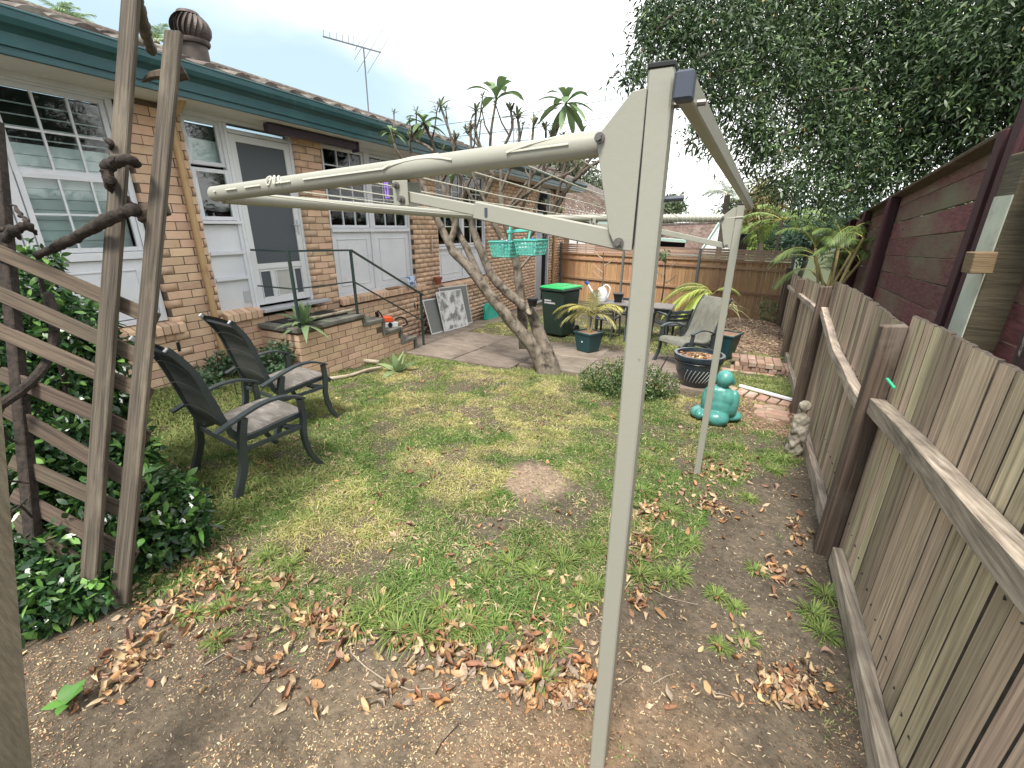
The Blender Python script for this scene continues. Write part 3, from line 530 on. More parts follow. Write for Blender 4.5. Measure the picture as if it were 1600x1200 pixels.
# brick-on-edge window sills, sloped
def sill(y0, y1, z, drop=.09, out=.05):
    y = y0
    while y < y1-.02:
        m = MB(); h = .10; a, b = WX-.10, WX+out; m.hexa([(a, y+.004, z-h), (b, y+.004, z-h-.035), (b, y+.072, z-h-.035), (a, y+.072, z-h), (a, y+.004, z), (b, y+.004, z-.045), (b, y+.072, z-.045), (a, y+.072, z)])
        m.ob('sill_brick', M['brick'], house, bevel=.004); y += .076
    MB().box(WX-.12, WX+out-.012, y0+.01, y1-.01, z-.125, z-.052).ob('sill_mortar', M['mortar'], house)
sill(1.2, 2.74, .74); sill(3.17, 3.64, .74); sill(4.93, 7.05, .68); sill(7.70, 9.60, .58)
IX = WX-.06          # plane of the timber infill
def frame(name, y0, y1, z0, z1, wdt, parent, x=IX, d=.05, m='white', sides='LRTB'):
    f = MB()
    if 'L' in sides: f.box(x-d, x, y0, y0+wdt, z0, z1)
    if 'R' in sides: f.box(x-d, x, y1-wdt, y1, z0, z1)
    if 'T' in sides: f.box(x-d, x-.001, y0+wdt, y1-wdt, z1-wdt, z1)
    if 'B' in sides: f.box(x-d, x-.001, y0+wdt, y1-wdt, z0, z0+wdt)
    return f.ob(name, M[m], parent, bevel=.003)
def sash(y0, y1, z0, z1, rows, cols, parent, x=IX-.012, w=.04, mun=.016, pane=True):
    wn = frame('sash', y0, y1, z0, z1, w, parent, x, .035)
    if mun:
        for i in range(1, cols): y = y0+w+(y1-y0-2*w)*i/cols; MB().box(x-.026, x-.004, y-mun/2, y+mun/2, z0+w, z1-w).ob('muntin', M['white'], wn)
        for i in range(1, rows): z = z0+w+(z1-z0-2*w)*i/rows; MB().box(x-.025, x-.005, y0+w, y1-w, z-mun/2, z+mun/2).ob('muntin', M['white'], wn)
    for i in range(cols):
        for j in range(rows):
            a = y0+w+(y1-y0-2*w)*i/cols; b = y0+w+(y1-y0-2*w)*(i+1)/cols; c = z0+w+(z1-z0-2*w)*j/rows; d = z0+w+(z1-z0-2*w)*(j+1)/rows
            MB().box(x-.020, x-.016, a, b, c, d).ob('pane', M['glass'], wn)
    return wn
def louvres(y0, y1, z0, z1, pitch, closed, parent, x=IX-.10, m='mint'):
    z = z0
    while z+pitch <= z1+.01:
        q = MB(); zc = z+pitch/2
        if closed: q.hexa([(x-.012, y0, z+.002), (x+.006, y0, z+.004), (x+.006, y1, z+.004), (x-.012, y1, z+.002), (x-.02, y0, z+pitch-.002), (x-.008, y0, z+pitch+.001), (x-.008, y1, z+pitch+.001), (x-.02, y1, z+pitch-.002)])
        else: q.hexa([(x-.012, y0, zc-.006), (x+.008, y0, zc-.006), (x+.008, y1, zc-.006), (x-.012, y1, zc-.006), (x-.012, y0, zc-.001), (x+.008, y0, zc+.001), (x+.008, y1, zc+.001), (x-.012, y1, zc-.001)])
        q.ob('louvre', M[m], parent); z += pitch
def wpanel(y0, y1, z0, z1, parent=None, x=IX):
    p = MB().box(x-.05, x-.012, y0, y1, z0, z1).ob('lower_panel', M['white'], parent or house)
    f = MB(); a, b, c, d = y0+.09, y1-.09, z0+.10, z1-.09; t = .018
    for q in ((a, a+t, c, d), (b-t, b, c, d)): f.box(x-.013, x-.002, *q)
    for q in ((a+t, b-t, c, c+t), (a+t, b-t, d-t, d)): f.box(x-.013, x-.0025, *q)
    f.ob('moulding', M['white'], p, bevel=.004); return p
# window 1 (two leaves, the left one runs out of the picture)
w1 = frame('window', .22, 2.61, .74, 2.79, .05, house, IX+.012, .09)
MB().box(IX-.08, IX+.008, 1.72, 1.79, .79, 2.74).ob('mullion', M['white'], w1, bevel=.003)
MB().box(IX-.08, IX+.02, .27, 2.56, 1.37, 1.44).ob('transom', M['white'], w1, bevel=.004)
for a, b in ((.90, 1.71), (1.80, 2.555), (.28, .89)):
    s1 = sash(a, b, 2.08, 2.74, 2, 3, w1); s2 = sash(a, b, 1.445, 2.085, 2, 3, w1, x=IX+.004)
    louvres(a+.03, b-.03, 2.31, 2.72, .085, False, s1); louvres(a+.03, b-.03, 1.46, 2.31, .085, True, s2); wpanel(a, b, .80, 1.365)
MB().box(IX-.16, IX-.15, .3, 2.55, .8, 2.31).ob('blind_back', M['mint'], w1)
# sidelight
w2 = frame('window', 3.15, 3.62, .66, 2.79, .04, house, IX+.008, .07)
s = sash(3.19, 3.585, 2.30, 2.75, 1, 1, w2, mun=0); MB().box(IX-.09, IX-.085, 3.2, 3.58, 2.33, 2.56).ob('privacy_film', M['mint'], s)
s = sash(3.19, 3.585, 1.74, 2.27, 1, 1, w2, mun=0, x=IX+.006); MB().box(IX-.06, IX+.045, 3.16, 3.61, 1.70, 1.735).ob('window_ledge', M['white'], w2, bevel=.004)
for z0, z1 in ((1.40, 1.69), (1.11, 1.36), (.72, 1.07)): MB().box(IX-.05, IX-.02, 3.19, 3.58, z0, z1).ob('lower_panel', M['white'], w2)
for z in (1.36, 1.07): MB().box(IX-.05, IX+.018, 3.19, 3.58, z+.002, z+.038).ob('rail', M['white'], w2, bevel=.003)
MB().box(IX-.021, IX-.010, 3.50, 3.60, .79, .93).ob('pet_flap', M['palegrey'], w2)
MB().box(IX-.5, IX-.10, 3.16, 3.61, 1.66, 1.70).ob('inner_ledge', M['white'], w2)
for y, h, r, mt, lab in ((3.225, .20, .028, 'turq', 'tall teal pump bottle on the window ledge, leftmost of the row'), (3.315, .15, .025, 'bluepl', 'blue spray bottle on the window ledge, second from left'), (3.41, .12, .024, 'whiteplastic', 'white round bottle on the window ledge, third from left'), (3.49, .08, .02, 'turq', 'small low jar on the window ledge, rightmost of the row')):
    mt2 = 'turqbottle' if mt == 'turq' else ('bluebottle' if mt == 'bluepl' else mt)
    if mt2 not in M: M[mt2] = mat(mt2, (.25, .50, .52) if mt2 == 'turqbottle' else (.22, .36, .52), rough=.4)
    e = empty('bottle', (IX-.13, y, 1.70), lab, 'bottle', 'bottles on the window ledge')
    MB().lathe([(r*.9, 0), (r, .01), (r, h*.6), (r*.75, h*.72), (r*.32, h*.78), (r*.3, h*.9)], (IX-.13, y, 1.70), 14).ob('body', M[mt2], e, True); MB().lathe([(r*.4, h*.86), (r*.42, h)], (IX-.13, y, 1.70), 10).ob('cap', M['whiteplastic'], e, True)
# door
MB().box(IX-.09, IX+.012, 3.622, 3.665, .70, 2.79).ob('door_jamb', M['white'], house, bevel=.004); MB().box(IX-.09, IX+.012, 4.458, 4.50, .70, 2.79).ob('door_jamb', M['white'], house, bevel=.004)
MB().box(IX-.09, IX+.010, 3.667, 4.456, 2.665, 2.70).ob('door_head', M['white'], house); sash(3.667, 4.456, 2.70, 2.80, 1, 1, house, w=.012, mun=0)
dr = empty('door', (IX, 3.67, .73)); par(dr, house)
frame('door_frame', 3.668, 4.455, .735, 2.66, .075, dr, IX+.006, .035, 'alum')
MB().box(IX-.028, IX+.003, 3.744, 4.379, 1.17, 1.235).ob('mid_rail', M['alum'], dr)
MB().box(IX-.018, IX-.012, 3.744, 4.379, 1.236, 2.584).ob('mesh', M['screen'], dr)
for y0, y1, mt in ((3.765, 3.90, 'screen'), (3.985, 4.195, 'flymesh2b'), (4.265, 4.365, 'screen')):
    if mt not in M: M[mt] = mat(mt, (.36, .35, .34), (.50, .49, .48), 3, rough=.6)
    MB().box(IX-.02, IX-.008, y0, y1, .82, 1.14).ob('lower_screen', M[mt], dr); frame('panel_frame', y0-.012, y1+.012, .81, 1.15, .012, dr, IX+.005, .02, 'alum')
MB().box(IX-.022, IX-.014, 3.744, 4.379, .811, 1.169).ob('kick_plate', M['alum'], dr)
h = MB().box(IX+.006, IX+.016, 4.395, 4.425, 1.58, 1.76).ob('handle', M['palegrey'], dr, bevel=.003); MB().tube([(IX+.016, 4.41, 1.70), (IX+.05, 4.41, 1.70), (IX+.052, 4.32, 1.70)], .008, 8).ob('lever', M['palegrey'], h, True)
MB().box(WX-.12, WX+.10, 3.62, 4.66, .655, .70).ob('door_threshold', M['palegrey'], house, bevel=.006)
# window 2
w3 = frame('window', 4.935, 6.815, .66, 2.79, .045, house, IX+.012, .09); MB().box(IX-.08, IX+.006, 5.80, 5.89, .70, 2.745).ob('mullion', M['white'], w3, bevel=.003); MB().box(IX-.08, IX+.03, 4.98, 6.77, 1.60, 1.655).ob('transom', M['white'], w3, bevel=.004)
for a, b in ((4.985, 5.795), (5.895, 6.765)):
    s = sash(a, b, 1.66, 2.74, 5, 3, w3); wpanel(a, b, .71, 1.595)
    if 'curtain' not in M: M['curtain'] = mat('net_curtain', (.16, .18, .20), (.30, .33, .36), 4, (1, 5, .5), rough=.9)
    MB().box(IX-.12, IX-.115, a, b, 2.0, 2.74).ob('net_curtain', M['curtain'], s)
# window 3
w4 = frame('window', 7.635, 9.64, .60, 2.79, .045, house, IX+.012, .09); MB().box(IX-.08, IX+.006, 8.59, 8.68, .645, 2.745).ob('mullion', M['white'], w4, bevel=.003); MB().box(IX-.08, IX+.03, 7.68, 9.59, 1.25, 1.30).ob('transom', M['white'], w4, bevel=.004)
for a, b in ((7.685, 8.585), (8.685, 9.59)): s = sash(a, b, 1.31, 2.74, 4, 3, w4); wpanel(a, b, .65, 1.245); louvres(a+.02, b-.02, 1.33, 2.45, .10, True, s, m='white')
# side door in the far recess
MB().box(WX-.75, WX-.70, 12.72, 13.85, -.6, 2.2).ob('side_door', M['bluegrey'] if 'bluegrey' in M else M.setdefault('bluegrey', mat('blue_grey_door', (.33, .36, .42), (.38, .41, .47), 3, rough=.5)), house)
frame('side_door_frame', 12.725, 13.845, -.62, 2.78, .06, house, WX-.02, .08); MB().box(WX-.70, WX-.06, 12.73, 12.76, -.6, 2.78).ob('door_reveal', M['white'], house); MB().box(WX-.11, WX-.07, 12.79, 13.38, -.58, 2.1).ob('side_door_leaf', M['bluegrey'], house, bevel=.003)
# air vents
for y, z in ((6.72, .32), (6.80, .30), (8.95, .26), (9.05, .26), (9.15, .26), (2.60, .50)): MB().box(WX-.006, WX+.003, y, y+.03, z-.10, z).ob('air_vent', M['black'], house)
# eaves
MB().box(-5.6, -4.72, -1.5, 15.6, 2.80, 2.83).ob('eave_lining', M['soffit'], house); MB().box(WX-.06, WX-.01, -1.4, 12.7, 2.755, 2.80).ob('cornice', M['white'], house)
prof = [(-4.73, 2.845), (-4.69, 2.845), (-4.685, 2.925), (-4.655, 2.95), (-4.62, 2.965), (-4.60, 3.0), (-4.598, 3.05), (-4.612, 3.052), (-4.615, 3.005), (-4.73, 3.0)]
MB().prism([(x, -1.6, z) for x, z in prof], (0, 17.3, 0)).ob('gutter', M['gutter'], house, bevel=0)
MB().box(-4.742, -4.708, -1.6, 15.25, 2.79, 2.93).ob('fascia', M['gutter'], house, bevel=.003)
MB().tube([(-4.60, -1.6, 3.052), (-4.60, 15.25, 3.052)], .009, 6).ob('gutter_bead', M['gutter'], house, True)
# roof tiles
SL = math.tan(R(16.7)); RX0, RZ0 = -4.66, 3.065
def roofz(x): return RZ0+(RX0-x)*SL
MB().hexa([(-9.2, -1.6, roofz(-9.2)-.12), (-4.7, -1.6, roofz(-4.7)-.10), (-4.7, 15.25, roofz(-4.7)-.10), (-9.2, 15.25, roofz(-9.2)-.12), (-9.2, -1.6, roofz(-9.2)-.012), (-4.7, -1.6, roofz(-4.7)-.012), (-4.7, 15.25, roofz(-4.7)-.012), (-9.2, 15.25, roofz(-9.2)-.012)]).ob('roof', M['tile'], house)
def tileverts():
    out = []; pr = [(0, .0), (.04, .028), (.09, .040), (.14, .028), (.18, .006), (.25, 0), (.315, .004)]
    for s_, dz in ((0, .030), (.40, .006)):
        for y, z in pr: out.append((-s_, y, z+dz+s_*SL))
    n = len(pr); out += [(0, y, -.004) for y, z in pr]
    F = [(i, i+1, n+i+1, n+i) for i in range(n-1)]+[(2*n+i, 2*n+i+1, i+1, i) for i in range(n-1)]
    return np.array(out), F
tv, tf = tileverts(); tme = bpy.data.meshes.new('roof_tile'); tme.from_pydata([tuple(v) for v in tv], [], tf); tme.materials.append(M['tile']); tiles = []
for r in range(14):
    for c in range(55): tiles.append((RX0-r*.335, -1.55+c*.312+random.uniform(-.004, .004), roofz(RX0-r*.335)-.01))
tiles.sort(key=lambda t: -1/max(.5, kdepth(*t)) if kdepth(*t) > .5 and t[1] > .5 else 0)
rf = [o for o in C.objects if o.name == 'roof'][0]
for t in tiles[:280]: o = put('roof_tile', tme, rf, loc=t)
n = len(tv); rest = tiles[280:]; V = np.concatenate([tv+np.array(t) for t in rest]); F = np.concatenate([np.array(tf)+i*n for i in range(len(rest))]); cc = np.repeat(.75+.5*rng.random((len(rest), 1))*np.ones((1, 3)), n, 0)
o = fastmesh('roof_tiles', V, F, M['tile_s'], cc, rf); o['kind'] = 'stuff'
MB().tube([(-9.2, -1.6, roofz(-9.2)+.03), (-9.2, 15.25, roofz(-9.2)+.03)], .09, 10).ob('ridge_cap', M['tile'], rf, True)
# downpipes
dp = MB().tube([(-5.155, 3.035, 2.78), (-5.155, 3.035, .05)], .032, 12).ob('downpipe', M['cream'], house, True)
for z in (1.55, .6): MB().lathe([(.036, 0), (.036, .025)], (-5.155, 3.035, z), 12).ob('clip', M['cream'], dp)
MB().tube([(-4.85, 3.035, 2.86), (-5.0, 3.035, 2.74), (-5.155, 3.035, 2.70)], .032, 10).ob('downpipe_elbow', M['cream'], house, True)
MB().tube([(-5.15, 14.15, 2.78), (-5.15, 14.15, -.5)], .045, 12).ob('downpipe', M['cream'], house, True)
# retracted awning box under the eave
aw = MB().box(-5.03, -4.93, 3.95, 5.33, 2.70, 2.79).ob('awning_box', M['purple'], house, bevel=.01); MB().box(-5.04, -4.92, 5.335, 5.36, 2.67, 2.795).ob('end_cap', M['purple'], aw)
# whirling roof ventilator
v0 = PX(308, 96, -5.75); ve = empty('roof_ventilator', v0, 'dark brown onion shaped whirling vent on the tiled roof', 'roof vent'); x, y, z = v0
MB().lathe([(.135, -.12), (.13, .16)], v0, 24).ob('throat', M['rust'], ve, True); MB().lathe([(.155, .15), (.165, .17), (.165, .19), (.15, .20)], v0, 24).ob('collar', M['rust'], ve, True)
for k in range(22):
    a = 2*PI*k/22; P = []
    for i in range(9): t = i/8; r = .185*math.sin(PI*(.22+.70*t))**.6; P.append(v0+Vector((math.cos(a+t*.5)*r, math.sin(a+t*.5)*r, .20+.24*t)))
    q = MB()
    for i in range(8):
        b0, b1 = P[i], P[i+1]; tdir = Vector((-math.sin(a+.25), math.cos(a+.25), 0)); rad = Vector((math.cos(a), math.sin(a), 0)); t0 = tdir*.022+rad*.014
        q.quad(b0-t0, b0+t0, b1+t0, b1-t0)
    q.ob('vane', M['rust'], ve, True)
MB().lathe([(.12, .0), (.10, .03), (.02, .045)], v0+Vector((0, 0, .425)), 20).ob('cap', M['rust'], ve, True); MB().lathe([(.12, 0), (.15, .08), (.15, .16), (.11, .22)], v0+Vector((0, 0, .20)), 20).ob('core', M['rust'], ve, True)
# TV antenna
A0 = PX(576, 180, -7.0); A1 = PX(568, 74, -7.0); ae = empty('tv_antenna', A0, 'thin grey television antenna on a mast above the roof', 'antenna')
MB().tube([A0-Vector((0, 0, .4)), A1], .013, 8).ob('mast', M['ant'], ae, True)
B0 = PX(505, 57, -7.0); B1 = PX(595, 82, -7.0); B1 = Vector((B1.x, B1.y, B1.z)); MB().bar(B0, B1, .02, .02).ob('boom', M['ant'], ae)
for t, ln in ((0, .05), (.1, .05), (.2, .06), (.3, .06), (.4, .07), (.48, .08), (.56, .12), (.64, .36), (.80, .66), (.985, .62)):
    p = B0.lerp(B1, t); d = Vector((-.75, .35, .56)) if ln > .1 else Vector((-.5, .2, .8)); d = (PX(612, 53, -7.0)-PX(578, 110, -7.0)).normalized() if ln > .1 else Vector((0, .2, 1)).normalized()
    MB().tube([p-d*ln, p+d*ln] if ln > .1 else [p, p+d*ln*2], .006, 6).ob('element', M['ant'], ae)
# ------------------------------------------------------------------ brick landing and steps
st = empty('brick_steps', (-4.85, 4.6, 0), 'brick landing with concrete capped steps below the back door', 'steps')
FXL = -4.52
prof_steps = [(3.57, 4.64, .53), (4.64, 5.03, .40), (5.03, 5.43, .19), (5.43, 5.78, -.035)]
def stepz(y):
    for a, b, z in prof_steps:
        if a <= y < b: return z
    return -9
lb = []; brickfield(3.58, 5.76, -.36, .46, x=FXL, z_org=-.41, list_=lb, keep=lambda y, z: z < stepz(y)-.045)
for b in lb: brickput(*b, st)
for r in range(10):          # side wall facing the chairs
    a = -.41+r*.086
    if a < -.2 or a+.08 > .475: continue
    x = WX+.002-(.12 if r % 2 else 0)
    while x < FXL-.03:
        p, q = max(x, WX+.002), min(x+.23, FXL-.001)
        if q-p > .03: MB().box(p, q, 3.57+random.uniform(-.002, .002), 3.66, a, a+.076).ob('brick', M['brick'], st, bevel=.004)
        x += .24
for a, b, z in prof_steps:
    MB().box(WX+.01, FXL-.005, a+.012, b, -.5, z-.062).ob('mortar', M['mortar'], st)
    MB().box(WX+.005, FXL+.03, a-(.025 if a < 4 else -.004), b+.0, z-.058, z).ob('coping', M['concrete'], st, bevel=.008)
    zn = {4.64: .40, 5.03: .19, 5.43: -.035, 5.78: -.30}[b]
    MB().box(WX+.005, FXL+.028, b+.001, b+.05, zn-.0+.002, z-.004).ob('riser', M['concrete'], st, bevel=.006)
o = MB().box(-5.13, -4.68, 3.68, 4.56, .532, .545).ob('door_mat', M['mesh_dark'], None, bevel=.004); top(o, 'dark rubber mat lying on the brick landing', 'mat')
# handrail
hr = empty('handrail', (-4.55, 4.6, .5), 'dark green steel handrail round the landing and steps', 'handrail')
for y, zb, zt in ((3.64, .53, 1.405), (4.60, .53, 1.375), (6.07, -.26, .62)): MB().box(-4.565, -4.535, y-.015, y+.015, zb, zt).ob('post', M['railing'], hr, bevel=.002)
MB().bar((-4.55, 3.625, 1.415), (-4.55, 4.62, 1.385), .022, .034, (0, 0, 1)).ob('rail', M['railing'], hr); MB().bar((-4.55, 4.61, 1.385), (-4.55, 6.13, .60), .022, .034, (0, 0, 1)).ob('rail', M['railing'], hr); MB().bar((-4.55, 3.65, 1.41), (-5.19, 3.65, 1.41), .022, .034, (0, 0, 1)).ob('rail', M['railing'], hr)
for a, b in (((-4.55, 3.64, .985), (-4.55, 4.60, .975)), ((-4.55, 4.60, .975), (-4.55, 6.07, .17)), ((-4.55, 3.65, .985), (-5.19, 3.65, .985))): MB().bar(a, b, .014, .022, (0, 0, 1)).ob('mid_rail', M['railing'], hr)
def smoothpath(P, n=5):
    P = [Vector(p) for p in P]; out = []
    for i in range(len(P)-1):
        p0, p1, p2, p3 = P[max(i-1, 0)], P[i], P[i+1], P[min(i+2, len(P)-1)]
        for k in range(n): t = k/n; out.append(.5*((2*p1)+(-p0+p2)*t+(2*p0-5*p1+4*p2-p3)*t*t+(-p0+3*p1-3*p2+p3)*t**3))
    return out+[P[-1]]
def flatpath(P, w_, t, upv=(1, 0, 0)):      # rectangular section swept along a path, width along upv
    m = MB(); P = smoothpath(P, 4); e = Vector(upv); b = 0; prev = None
    for i, p in enumerate(P):
        d = (P[min(i+1, len(P)-1)]-P[max(i-1, 0)]).normalized(); g = d.cross(e).normalized(); ring = [p+e*(w_/2*a)+g*(t/2*c) for a, c in ((-1, -1), (1, -1), (1, 1), (-1, 1))]
        m.v += [tuple(q) for q in ring]
        if i:
            o_ = (i-1)*4
            for k in range(4): k2 = (k+1) % 4; m.f.append((o_+k, o_+k2, o_+4+k2, o_+4+k)); m.m.append(0)
    m.f.append((3, 2, 1, 0)); n = (len(P)-1)*4; m.f.append((n, n+1, n+2, n+3)); m.m += [0, 0]; return m
# ------------------------------------------------------------------ paling fence on the right
def fx(y): return .69+.06*y
fence = empty('paling_fence', (.85, 4, -.2), 'weathered grey paling fence with leaning posts along the right', 'fence')
def ptop(y):
    if y < 2.75: return 1.30+.045*(2.75-y)+.012*math.sin(y*3)
    if y < 5.35: return 1.245-.03*(y-2.75)/2.6+.03*math.sin((y-2.75)*1.2)
    if y < 8.55: return 1.13-.17*(y-5.35)/3.2
    return .92-.15*(y-8.55)/3.5
def paling(x, y, w_, z0, z1, lean, t=.014):
    n = 3; z1 += random.uniform(-.004, .003); tops = [z1+random.uniform(-.003, .002) for _ in range(n+1)]; m = MB(); yy = [y-w_/2+w_*i/n for i in range(n+1)]
    if random.random() < .6: tops[0] -= .003; tops[-1] -= .003
    fy_ = yy[:]; fy_[0] += .0055; fy_[-1] -= .0055     # front corners set back so the painted gap shade shows wider
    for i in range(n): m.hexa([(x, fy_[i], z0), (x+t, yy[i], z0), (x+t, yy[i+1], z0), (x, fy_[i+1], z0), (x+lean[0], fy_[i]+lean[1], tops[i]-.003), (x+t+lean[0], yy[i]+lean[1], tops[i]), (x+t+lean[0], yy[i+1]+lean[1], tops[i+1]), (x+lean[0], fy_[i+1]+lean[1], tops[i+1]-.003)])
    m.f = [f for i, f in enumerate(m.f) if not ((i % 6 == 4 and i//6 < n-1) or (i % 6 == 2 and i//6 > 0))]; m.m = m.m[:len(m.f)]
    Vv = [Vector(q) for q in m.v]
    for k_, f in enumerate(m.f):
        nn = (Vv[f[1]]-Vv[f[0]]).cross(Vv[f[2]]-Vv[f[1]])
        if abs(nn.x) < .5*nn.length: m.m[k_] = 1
    return m
y = .15; i = 0
while y < 12.6:
    w_ = random.uniform(.080, .108); pr = random.uniform(-.0008, .0008); zb = float(gz(fx(y)-.1, y))-.02
    m = paling(fx(y)+pr, y+w_/2, w_, zb, ptop(y+w_/2), (random.uniform(-.003, .003), random.uniform(-.005, .005)))
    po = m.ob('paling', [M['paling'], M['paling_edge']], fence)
    if y < 4:
        for zz in (.045, .93 if y < 2.75 else .90): MB().tube([(fx(y)-.0035, y+w_*random.uniform(.3, .7), zz+.10*(1 if zz < .5 else -1)+random.uniform(-.01, .01)), (fx(y)+.002, y+w_/2, zz+.1*(1 if zz < .5 else -1))], .0035, 6).ob('nail', M['rust'], po)
    y += w_+(random.uniform(.005, .010) if random.random() < .72 else .016); i += 1
for (y, zt, lx, w1_) in ((2.73, 1.265, .0, .095), (5.45, 1.16, 0, .10), (8.55, .945, 0, .10), (11.9, .74, 0, .10), (12.75, .82, 0, .1), (-.05, 1.3, 0, .1)):
    zb = float(gz(fx(y)-.1, y))-.05; m = MB(); X0 = fx(y)-.008; m.hexa([(X0-.105, y-.035, zb), (X0, y-.035, zb), (X0, y+.035, zb), (X0-.105, y+.035, zb), (X0-.10+lx, y-.035, zt-.01), (X0+lx, y-.035, zt), (X0+lx, y+.035, zt), (X0-.10+lx, y+.035, zt-.015)])
    m.ob('post', M['post'], fence, bevel=.006)
def sagrail(y0, z0, y1, z1, sag, w_=.07, t=.052, n=6, name='rail', mt='paling_y'):
    P = []
    for i in range(n+1): a = i/n; y = y0+(y1-y0)*a; P.append((fx(y)-.004-t/2+(.006*math.sin(y*9) if i not in (0, n) else 0), y, z0+(z1-z0)*a-sag*4*a*(1-a)-w_/2))
    flatpath(P, t, w_).ob(name, M[mt], fence, bevel=.004)
sagrail(-.1, 1.10, 2.69, .885, -.01, .085, .07); sagrail(2.77, .80, 5.41, .955, .07, .075, .06); sagrail(5.5, .90, 8.5, .72, .0, .07, .055); sagrail(8.6, .68, 12.7, .48, .02, .07, .055)
sagrail(.0, .075, 2.6, .02, .0, .11, .055, name='plinth_board'); sagrail(2.78, -.01, 5.40, -.13, .01, .11, .05, name='plinth_board'); sagrail(5.5, -.13, 8.5, -.27, .0, .11, .05, name='plinth_board')
o = MB().bar(PX(1386, 592, .775), PX(1397, 606, .775), .012, .012).ob('clip', M['clip'], None, bevel=.002); top(o, 'small green plastic clip on the top rail of the fence', 'clip')
# ------------------------------------------------------------------ tan rear fence
rf2 = empty('rear_fence', (-1.5, 14, -.6), 'new tan paling fence with steel posts and slatted top across the rear', 'fence')
FA = Vector((-5.15, 14.9, 0)); FB = Vector((1.50, 13.05, 0)); FD = (FB-FA).normalized(); FN = Vector((FD.y, -FD.x, 0)); FL = (FB-FA).length
def fpt(s, n, z): p = FA+FD*s+FN*n; return (p.x, p.y, z)
def fbox(s0, s1, n0, n1, z0, z1, z0b=None, z1b=None):
    z0b = z0 if z0b is None else z0b; z1b = z1 if z1b is None else z1b
    m = MB(); m.hexa([fpt(s0, n1, z0), fpt(s0, n0, z0), fpt(s1, n0, z0b), fpt(s1, n1, z0b), fpt(s0, n1, z1), fpt(s0, n0, z1), fpt(s1, n0, z1b), fpt(s1, n1, z1b)]); return m
s = 0; 
ZT = 1.20
while s < FL-.02:
    w_ = min(.098, FL-s); zt = ZT-.30; fbox(s, s+w_-.008, -.02, -.004 if int(s*10) % 2 else 0, -.72, zt).ob('paling', M['newpal'], rf2); s += w_
segs = [(.0, 2.35), (2.35, 4.65), (4.65, FL)]
for a, b in segs:
    for z, h_, d_ in ((.72, .075, .04), (.10, .07, .04)): fbox(a+.04, b-.04, .002, d_, z-h_/2, z+h_/2, z-h_/2-.01, z+h_/2-.01).ob('rail', M['newrail'], rf2, bevel=.003)
    fbox(a+.04, b-.04, .002, .035, ZT-.345, ZT-.285).ob('capping_rail', M['newrail'], rf2, bevel=.003)
    for k in range(4): zz = ZT-.27+k*.066; j = random.uniform(-.006, .006); fbox(a+.03, b-.03, .0, .018, zz+j, zz+.055+j, zz-j, zz+.055-j).ob('slat', M['slatpink'], rf2)
for s in (.0, 2.35, 4.65, FL): fbox(s-.03, s+.03, .0 if s in (2.35, 4.65) else -.02, .06, -.75, ZT+.01 if s not in (4.65,) else ZT-.02).ob('post', M['steelgrey'], rf2, bevel=.004)
# ------------------------------------------------------------------ dark red slatted screen fence beyond
rs = empty('slatted_screen_fence', (1.8, 6, .3), 'tall dark red horizontal slat fence behind the palings', 'fence')
def rx(y): return .95+.12*y
def rtop(y): return 2.375-.037*y
posts = [3.62, 7.35, 9.9, 12.4, 14.6]
for y in posts:
    o = MB(); x = rx(y)-.06; o.box(x-.06, x+.05, y-.04, y+.05, -.3, rtop(y)-.02); o.ob('post', M['redpost'], rs, bevel=.004)
seg = [2.6]+posts+[16.6]
for a, b in zip(seg[:-1], seg[1:]):
    z = -.05; k = 0
    while z < 2.2:
        h_ = .185; m = MB(); za = z-.037*(a-5)-.0; zb = z-.037*(b-5); xo = random.uniform(-.006, .006)
        ha = min(h_, rtop(a)-.04-za); hb = min(h_, rtop(b)-.04-zb)
        if hb > .03: m.hexa([(rx(a)+xo, a, za), (rx(a)+.02+xo, a, za), (rx(b)+.02-xo, b, zb), (rx(b)-xo, b, zb), (rx(a)+xo, a, za+ha), (rx(a)+.02+xo, a, za+ha), (rx(b)+.02-xo, b, zb+hb), (rx(b)-xo, b, zb+hb)]); m.ob('slat', M['redslat'], rs, bevel=.003)
        gap = .007; z += h_+gap+random.uniform(-.004, .004); k += 1
    m = MB(); m.hexa([(rx(a)-.09, a, rtop(a)-.02), (rx(a)+.05, a, rtop(a)-.02), (rx(b)+.05, b, rtop(b)-.02), (rx(b)-.09, b, rtop(b)-.02), (rx(a)-.10, a, rtop(a)), (rx(a)+.05, a, rtop(a)), (rx(b)+.05, b, rtop(b)), (rx(b)-.10, b, rtop(b))]); m.ob('top_cap', M['post'], rs, bevel=.003)
# thick near post, one face flaking white
wp = empty('thick_timber_post', (1.30, 3.2, 0), 'thick brown timber post with flaking white side behind the fence', 'post')
MB().box(1.175, 1.40, 3.02, 3.20, -.2, 2.05).ob('post', M['brownpost'], wp, bevel=.006); MB().box(1.169, 1.1745, 3.025, 3.195, -.1, 1.86).ob('painted_face', M['whitepost'], wp)
MB().box(1.185, 1.33, 3.21, 3.30, -.2, 2.6).ob('red_stud', M['redpost'], wp, bevel=.004)
MB().bar((1.168, 3.0, 1.555), (1.085, 3.0, 1.55), .10, .10, (0, 0, 1)).ob('offcut', M['newrail'] if 0 else M.setdefault('offcut', mat('sawn_offcut', (.13, .085, .045), (.25, .18, .105), 5, (1, 1, 14), .9, .4, 6)), wp, bevel=.003)
bt = MB(); P = [Vector((1.16+.05*math.sin(z*2), 2.32, z)) for z in (-.2, .3, .8, 1.1, 1.28, 1.42, 1.7, 2.2)]; bt.tube(P, [.13, .12, .11, .115, .11, .10, .10, .09], 14)
